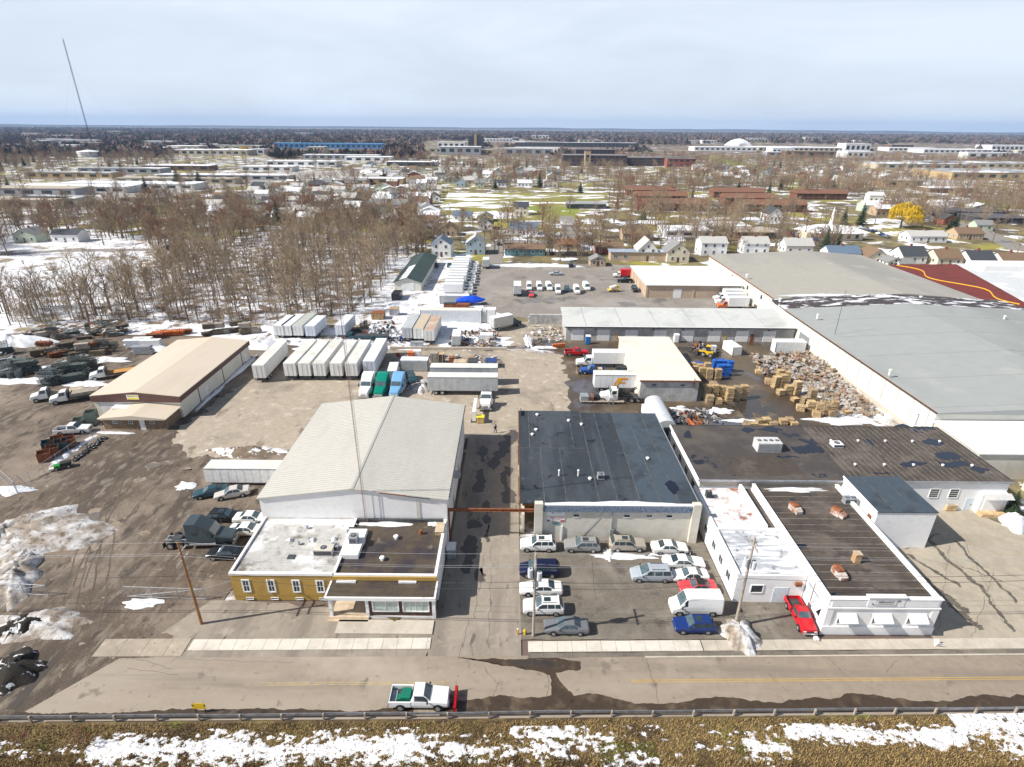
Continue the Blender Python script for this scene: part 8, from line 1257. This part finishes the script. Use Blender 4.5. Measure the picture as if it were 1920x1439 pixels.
# streets of the town
TST = M('town_street', (.24, .22, .20), [((.72, .73, .76), .08, .62, .66)], rough=.9)
def street(pts, w, z):
    L_, R_ = [], []
    for i, p in enumerate(pts):
        a = pts[max(i - 1, 0)]; b = pts[min(i + 1, len(pts) - 1)]; d = math.hypot(b[0] - a[0], b[1] - a[1]); nx, ny = -(b[1] - a[1]) / d, (b[0] - a[0]) / d; L_.append((p[0] + nx * w / 2, p[1] + ny * w / 2)); R_.append((p[0] - nx * w / 2, p[1] - ny * w / 2))
    sheet('street', TST, L_ + R_[::-1], z)
street([(-7.68, 222.27), (-7.55, 253.93), (-6.17, 277.25)], 7, -.02); street([(25.53, 267.76), (31.14, 322.38), (32.18, 363.75)], 9, -.02); street([(-5.66, 277.27), (29.80, 273.27), (49.26, 268.74)], 7, -.025); street([(234.12, 263.51), (261.00, 333.68), (267.54, 402.14), (271.85, 447.29)], 11, -.02); street([(301.59, 1058.10), (308.33, 935.45), (311.71, 776.13)], 12, -.02); street([(-213.15, 236.84), (-193.56, 246.56), (-147.54, 250.74)], 6, -.018); street([(-530.65, 622.47), (-324.12, 549.78), (-189.92, 589.94)], 14, -.03); street([(267.54, 402.14), (458.67, 538.40)], 10, -.028); street([(-119.20, 324.26), (-122.47, 421.75), (-121.11, 516.81)], 8, -.03); street([(-67.50, 571.83), (19.97, 608.86), (123.69, 588.26)], 9, -.03)
GRN = M('field_grass', (.22, .20, .045), [((.80, .81, .84), .035, .49, .53, (.6, 1.4, 1)), ((.16, .13, .06), .1, .6, .7)], rough=.95, var=.2)
sheet('sports_field', GRN, [(-53.91, 491.34), (79.28, 501.22), (63.02, 418.24), (38.86, 348.56), (-44.62, 331.92)], -.035, 3, 6)
sheet('sports_field', M('green_field', (.20, .23, .03), [((.78, .79, .82), .03, .6, .64)], rough=.95, var=.2), [(349.50, 466.08), (415.19, 485.18), (358.56, 415.85), (326.66, 408.35)], -.035, 2, 5); sheet('sports_field', MATS['green_field'], [(385.95, 1280.90), (376.94, 987.78), (363.96, 843.74), (318.85, 776.91), (307.71, 908.76)], -.035, 3, 8); sheet('sports_field', MATS['green_field'], [(8.31, 411.86), (46.90, 408.44), (38.82, 364.11), (16.12, 374.76)], -.033, 2, 4)
sheet('parking_lot', M('pale_lot', (.36, .33, .30), [((.75, .76, .78), .05, .58, .62)], rough=.9), [(435.15, 719.00), (565.90, 716.01), (443.79, 576.57), (376.66, 610.00)], -.03, 2, 8); sheet('parking_lot', MATS['pale_lot'], [(-11.76, 3751.56), (-3.41, 1166.30), (96.00, 1140.15), (134.98, 1614.38)], -.03, 5, 20)
sheet('parking_lot', MATS['pale_lot'], [(-461.11, 538.01), (-253.72, 714.23), (-175.92, 760.02), (-153.42, 660.17), (-251.83, 520.46), (-277.93, 377.85), (-311.40, 356.17)], -.035, 5, 12)
bpy.context.view_layer.update()
# suburb houses, generated street by street
hr = random.Random(5); walls = ['white', 'white', 'cream', 'blue-grey', 'tan', 'brick red', 'pale green', 'white']; roofs = ['grey', 'dark', 'brown', 'pale', 'snow covered', 'snow covered', 'pale']
occupied = [(o.location.x, o.location.y, 12) for o in bpy.data.objects if o.parent is None and 'category' in o and o['category'] in ('house', 'building', 'church')]
SUB = [('left suburb beyond the wood', [(-161.15, 312.92), (-93.29, 316.26), (-124.26, 530.75), (-210.40, 533.56), (-213.73, 422.11)], 56), ('middle suburb behind the snowy field', [(-152.00, 528.52), (47.05, 544.57), (63.85, 748.99), (-167.72, 723.64)], 56), ('right suburb behind the brick apartments', [(171.81, 592.40), (399.51, 611.97), (497.21, 837.39), (238.90, 807.70)], 46), ('suburb left of the snowy field', [(-101.34, 345.38), (-46.06, 309.70), (-63.64, 499.03), (-116.21, 495.07)], 34), ('right suburb around the yellow willow', [(222.75, 386.49), (264.31, 307.37), (332.57, 392.72), (293.28, 484.38)], 10), ('houses far at the middle distance', [(-214.80, 755.55), (60.07, 787.14), (80.18, 1060.19), (-215.62, 1014.86)], 16)]
for zone, poly, n in SUB:
    xs = [p[0] for p in poly]; ys_ = [p[1] for p in poly]; k = 0; tries = 0
    while k < n and tries < 4000:
        tries += 1; x = hr.uniform(min(xs), max(xs)); y = hr.uniform(min(ys_), max(ys_)); y = round(y / 19) * 19 + hr.uniform(-2, 2)
        if not inpoly(x, y, poly) or any(abs(x - a) < b + 3 and abs(y - c_) < b for a, c_, b in occupied): continue
        occupied.append((x, y, 11)); wl_, rf = hr.choice(walls), hr.choice(roofs); k += 1
        house('%s house with %s roof in the %s' % (wl_, rf, zone), (x, y), hr.uniform(8, 13), hr.uniform(7, 9), hr.uniform(2.8, 4.6), hr.choice('xxy'), wl_, rf, hr.uniform(1.8, 3), 'houses: %s, %s roof, %s' % (wl_, rf, zone), detail=1, rz=hr.uniform(-.12, .12))
# ---- bare trees of the town: the nearest as individuals, the mass beyond as woodland
def clear_of(x, y, m=1.0): return not any(abs(x - a) < b * .62 * m and -b * .9 < y - c_ < b * .62 for a, c_, b in occupied)
FIELD = [(-54.78, 491.28), (81.54, 501.39), (63.62, 409.46), (39.37, 344.37), (-45.03, 328.01)]; PARK = [(-603.44, 710.88), (-339.53, 963.01), (-202.51, 951.89), (-155.26, 725.01), (-200.66, 560.39), (-232.16, 478.12), (-261.59, 354.34), (-302.46, 345.32)]; SNOWF = [(-195.71, 215.67), (-229.89, 257.18), (-184.44, 272.35), (-141.50, 239.58), (-139.46, 200.60), (-133.90, 151.42), (-146.62, 156.04)]; YARD = [(-50, 120), (240, 120), (300, 270), (150, 252), (-40, 238), (-60, 200)]
CAMT = math.tan(R(42.5)); tp = []; CENTRE = [(-39.57, 246.86), (57.23, 258.93), (74.43, 378.07), (97.24, 585.99), (-59.68, 545.94), (-51.42, 348.05)]
BLD = [(o.location.x, o.location.y, max((c.dimensions.x for c in kids(o)), default=20) / 2) for o in bpy.data.objects if o.parent is None and stemname(o.name) in ('industrial_building', 'dark_tower', 'white_dome', 'white_tank', 'school_wing', 'apartment_block')]
def hides(x, y): return any(by_ - min(420, by_ * .3) < y < by_ + 5 and abs(x / y - bx_ / by_) < (hw_ + 4) / by_ for bx_, by_, hw_ in BLD)
for k in range(14000):
    y = 235 + 900 * hr.random() ** 1.5; x = hr.uniform(-1, 1) * y * CAMT * 1.04
    if inpoly(x, y, FIELD) or inpoly(x, y, SNOWF) or inpoly(x, y, YARD) or inpoly(x, y, WOODS): continue
    if inpoly(x, y, CENTRE) and hr.random() < .8: continue
    inp = inpoly(x, y, PARK)
    if inp and hr.random() < .72: continue
    d_ = nz(x, y, .009, 4) + .5 * nz(x, y, .03, 7)
    thr = -.32 if x < -20 and y < 480 else (-.08 if y < 600 else -.2)
    if x > 60 and y < 330: thr = .45
    if d_ < thr - .25 + .3 * hr.random(): continue
    if hides(x, y) and hr.random() < (.6 if y < 800 else .9): continue
    if clear_of(x, y): tp.append((x, y))
tp.sort(key=lambda p: p[1]); town_near, town_far = tp[:75], tp[75:]
for k, p in enumerate(town_near):
    side = 'left of the wood' if p[0] < -120 else ('behind the wood' if p[0] < -20 else 'among the houses beyond the yard'); plant(BR[k % 4], TB[k % 4] + ' bare tree ' + side, p, hr.uniform(.7, 1.15), 'bare trees ' + side)
for k in range(64):
    for _ in range(50):
        y = 300 + 560 * hr.random(); x = hr.uniform(-1, 1) * y * CAMT
        if not (inpoly(x, y, FIELD) or inpoly(x, y, SNOWF) or inpoly(x, y, YARD) or inpoly(x, y, WOODS)) and clear_of(x, y) and not hides(x, y): break
    plant(EV[k % 3], ('narrow', 'slim', 'broad')[k % 3] + ' dark evergreen scattered through the ' + ('left', 'middle', 'right')[0 if x / y < -.3 else (1 if x / y < .3 else 2)] + ' town', (x, y), hr.uniform(.7, 1.25), 'town evergreens')
def gn_scatter(name, label, pts, protos, seed, lo, hi, cat='woodland'):
    me = bpy.data.meshes.new(name); me.from_pydata([(p[0], p[1], p[2] if len(p) > 2 else -.03) for p in pts], [], []); o = bpy.data.objects.new(name, me); COL.objects.link(o)
    ng = bpy.data.node_groups.new(name, 'GeometryNodeTree'); ng.interface.new_socket('Geometry', in_out='INPUT', socket_type='NodeSocketGeometry'); ng.interface.new_socket('Geometry', in_out='OUTPUT', socket_type='NodeSocketGeometry')
    N = ng.nodes; L = ng.links; gi = N.new('NodeGroupInput'); go = N.new('NodeGroupOutput'); iop = N.new('GeometryNodeInstanceOnPoints'); iop.inputs['Pick Instance'].default_value = True; jn = N.new('GeometryNodeJoinGeometry')
    for parts in protos:
        j2 = N.new('GeometryNodeJoinGeometry')
        for ob_ in parts: oi = N.new('GeometryNodeObjectInfo'); oi.inputs['Object'].default_value = ob_; oi.transform_space = 'ORIGINAL'; L.new(oi.outputs['Geometry'], j2.inputs[0])
        g2 = N.new('GeometryNodeGeometryToInstance'); L.new(j2.outputs[0], g2.inputs[0]); L.new(g2.outputs[0], jn.inputs[0])
    rv = N.new('FunctionNodeRandomValue'); rv.data_type = 'FLOAT'; rv.inputs[2].default_value = 0; rv.inputs[3].default_value = 6.28; rv.inputs['Seed'].default_value = seed; cx = N.new('ShaderNodeCombineXYZ'); L.new(rv.outputs[1], cx.inputs[2])
    rs_ = N.new('FunctionNodeRandomValue'); rs_.data_type = 'FLOAT'; rs_.inputs[2].default_value = lo; rs_.inputs[3].default_value = hi; rs_.inputs['Seed'].default_value = seed + 5
    L.new(gi.outputs[0], iop.inputs['Points']); L.new(jn.outputs[0], iop.inputs['Instance']); L.new(cx.outputs[0], iop.inputs['Rotation']); L.new(rs_.outputs[1], iop.inputs['Scale']); L.new(iop.outputs[0], go.inputs[0])
    o.modifiers.new('scatter', 'NODES').node_group = ng; return tag(o, label, cat, kind='stuff')
def parts_of(root): return [c for c, _ in KIDS[root.name]]
def live(root, label, c, sc=1.0): root.location = (c[0], c[1], 0); root.scale = (sc,) * 3; root['label'] = label; return root     # prototypes stand in the scene as trees themselves
hr.shuffle(deep)
gn_scatter('snowy_wood', 'deep part of the leafless wood standing in snow', deep, [parts_of(q) for q in PO] + [parts_of(BR[3])], 3, .55, 1.35)
gn_scatter('town_trees', 'leafless trees massed through the distant town', town_far, [parts_of(BR[1]), parts_of(BR[0]), parts_of(BR[3]), parts_of(BR[2]), parts_of(BR[3]), parts_of(PO[1])], 5, .5, 1.35)
# far forest to the horizon
clump = []
for s, m in ((1, M('far_wood', (.17, .12, .105), rough=.95, var=.35, vscale=.01)), (2, M('far_wood_dark', (.12, .09, .09), rough=.95, var=.3, vscale=.01)), (3, M('far_conifer', (.055, .065, .05), rough=.95, var=.3, vscale=.01)), (4, MATS['far_wood'])):
    r = random.Random(s); b = MB()
    for k in range(26):
        a = r.uniform(0, 6.28); u = math.sqrt(r.random()); z = 3 + 8 * (1 - u * .7) * r.random(); x, y = 6 * u * math.cos(a), 6 * u * math.sin(a); q = 1.6 + r.random() * 1.4
        b.add([(x - q, y + r.uniform(-1, 1), z), (x + q, y + r.uniform(-1, 1), z + r.uniform(-1, 1)), (x + r.uniform(-1, 1), y, z + q * 1.5)], [(0, 1, 2)])
    b.tube((0, 0, 0), (0, 0, 6), .5, .3, 4, False); t = thing('far_tree', 'lone tree in the far right distance, %s of four' % NTH[s - 1], 'tree', (900 + s * 60, 1250 + s * 40, 0)); b.build('crown', m, t); clump.append(remember(t))
fp = []
for k in range(42000):
    y = 1000 + 6500 * hr.random() ** 2.2; x = hr.uniform(-1, 1) * y * CAMT * 1.05; d_ = nz(x, y, .0021, 9) + .5 * nz(x, y, .008, 3)
    open_ = (-.1 if -.15 < x / y < .75 and y < 2300 else -.75) if x > -300 else (-.55 if y < 1500 else -.9)
    if d_ < open_ + (.45 if y < 2600 else .15): continue
    if y < 2300 and hides(x, y): continue
    fp.append((x, y, -.08))
for k in range(46):
    y = 1150 + 2300 * hr.random() ** 1.4; x = hr.uniform(-.85, .88) * y
    block('distant %s building standing in the far forest' % ('white', 'cream', 'grey', 'brown')[k % 4], (x, y), hr.uniform(25, 110), hr.uniform(20, 40), hr.uniform(7, 15), IW[('white', 'cream', 'grey', 'brown')[k % 4]], IR[('white', 'grey', 'white', 'tan')[k % 4]], nw=5, rows=1, flat=True, name='distant_building')['group'] = 'distant buildings'
    BLD.append((x, y, 45))
fp = [p for p in fp if p[1] > 3600 or not hides(p[0], p[1]) or hr.random() < .25]
gn_scatter('far_forest', 'leafless forest and suburbs stretching to the horizon', fp, [parts_of(q) for q in clump], 9, .7, 1.35)
yw = plant(WI, 'small bright yellow willow beside the cream warehouse far left', (-493.60, 1125.34), 1.6)
for k, (q, c) in enumerate([(BR[0], (-76.72, 326.40)), (BR[1], (-85.82, 346.21)), (BR[2], (-62.17, 337.02)), (BR[3], (-51.75, 301.00)), (PO[0], (-55.49, 157.39)), (PO[1], (-60.56, 154.26)), (PO[2], (-69.15, 153.07)), (PO[3], (-76.16, 151.93))]): live(q, 'bare tree %s' % ['with grey twigs before the left suburb', 'with reddish twigs before the left suburb', 'with grey twigs behind the wood end', 'with tan twigs behind the wood end', 'with pale trunk right of the old trailers', 'with dark trunk above the old trailers', 'with pale short trunk left of the old trailers', 'with dark short trunk left of the old trailers'][k], c)
for q in SHR + EV + [WI]: purge_proto(q)
# far low hills
hm = MB(); n = 120
for i in range(n + 1):
    a = R(-48 + 96 * i / n); r_ = 13000; h = 30 + 16 * fb(i * .11, 0, 1, 3, 3); x, y = r_ * math.sin(a), r_ * math.cos(a); hm.v += [(x * .96, y * .96, -5), (x, y, h), (x * 1.05, y * 1.05, -5)]
for i in range(n):
    o = i * 3
    for j in range(2): hm.f.append((o + j, o + 3 + j, o + 4 + j, o + 1 + j))
hm.mi = [0] * len(hm.f); struct(hm.build('hills', M('far_hills', (.07, .07, .075), rough=.95), smooth=True))
# parked cars far away in the town
pc = thing('distant_car', 'x', 'car'); Loft(SED).mesh().build('body', P_WHITE, pc); Loft(SED).top(3.1, 5.9, .95, 0, .012).build('glass', GLASS, pc); remember(pc)
for k, (a, b, n, lab) in enumerate([((141.89, 455.71), (140.80, 408.44), 9, 'car parked beside the brick apartments'), ((143.51, 301.87), (148.67, 283.90), 9, 'car parked before the church'), ((193.11, 321.15), (189.96, 296.10), 8, 'car parked below the yellow willow'), ((291.99, 395.58), (298.65, 371.34), 6, 'car on the lot at the far right'), ((708.29, 1118.42), (940.53, 1152.87), 26, 'car on the big lot near the right horizon'), ((-339.26, 576.48), (-255.29, 596.18), 14, 'car parked in the left industrial park'), ((-125.91, 1554.39), (96.80, 1457.53), 14, 'car parked by the dark tower'), ((-30.72, 272.06), (-6.74, 269.05), 4, 'car parked before the houses above the shed')]):
    for i in range(n): f = i / max(1, n - 1); dup(pc, lab, (lerp(a[0], b[0], f), lerp(a[1], b[1], f) + hr.uniform(-2, 2), 0), hr.choice((1.57, 1.57, -1.57, 1.2)), lab, {'body': hr.choice((P_WHITE, P_BLACK, P_RED, P_SILVER, P_GREY, P_BLUE))})
purge_proto(pc)
# number look-alikes of small groups from the left
groups = {}
for o in bpy.data.objects:
    if o.parent is None and 'label' in o and 'group' in o: groups.setdefault((o['label'], o['group']), []).append(o)
for (lab, g_), os_ in groups.items():
    if 1 < len(os_) <= 11 and len(lab.split()) <= 12:
        for k, o in enumerate(sorted(os_, key=lambda q: q.location.x / max(q.location.y, 1))): o['label'] = lab + ', %s from the left' % NTH[k]
# ---------------------------------------------------------------- haze
hz = MB().box(-15500, 15500, -3000, 15500, -8, 206).build('haze', None); hz.data.materials.clear(); tag(hz, 'thin bluish winter haze over the whole town', 'haze', kind='stuff')
hmat = bpy.data.materials.new('haze'); hmat.use_nodes = True; hn = hmat.node_tree.nodes
for n_ in list(hn): hn.remove(n_)
ho = hn.new('ShaderNodeOutputMaterial'); hv_ = hn.new('ShaderNodeVolumePrincipled'); hv_.inputs['Color'].default_value = (.42, .64, 1.0, 1); hv_.inputs['Density'].default_value = .00006; hv_.inputs['Anisotropy'].default_value = .0; hmat.node_tree.links.new(hv_.outputs[0], ho.inputs['Volume']); hz.data.materials.append(hmat)
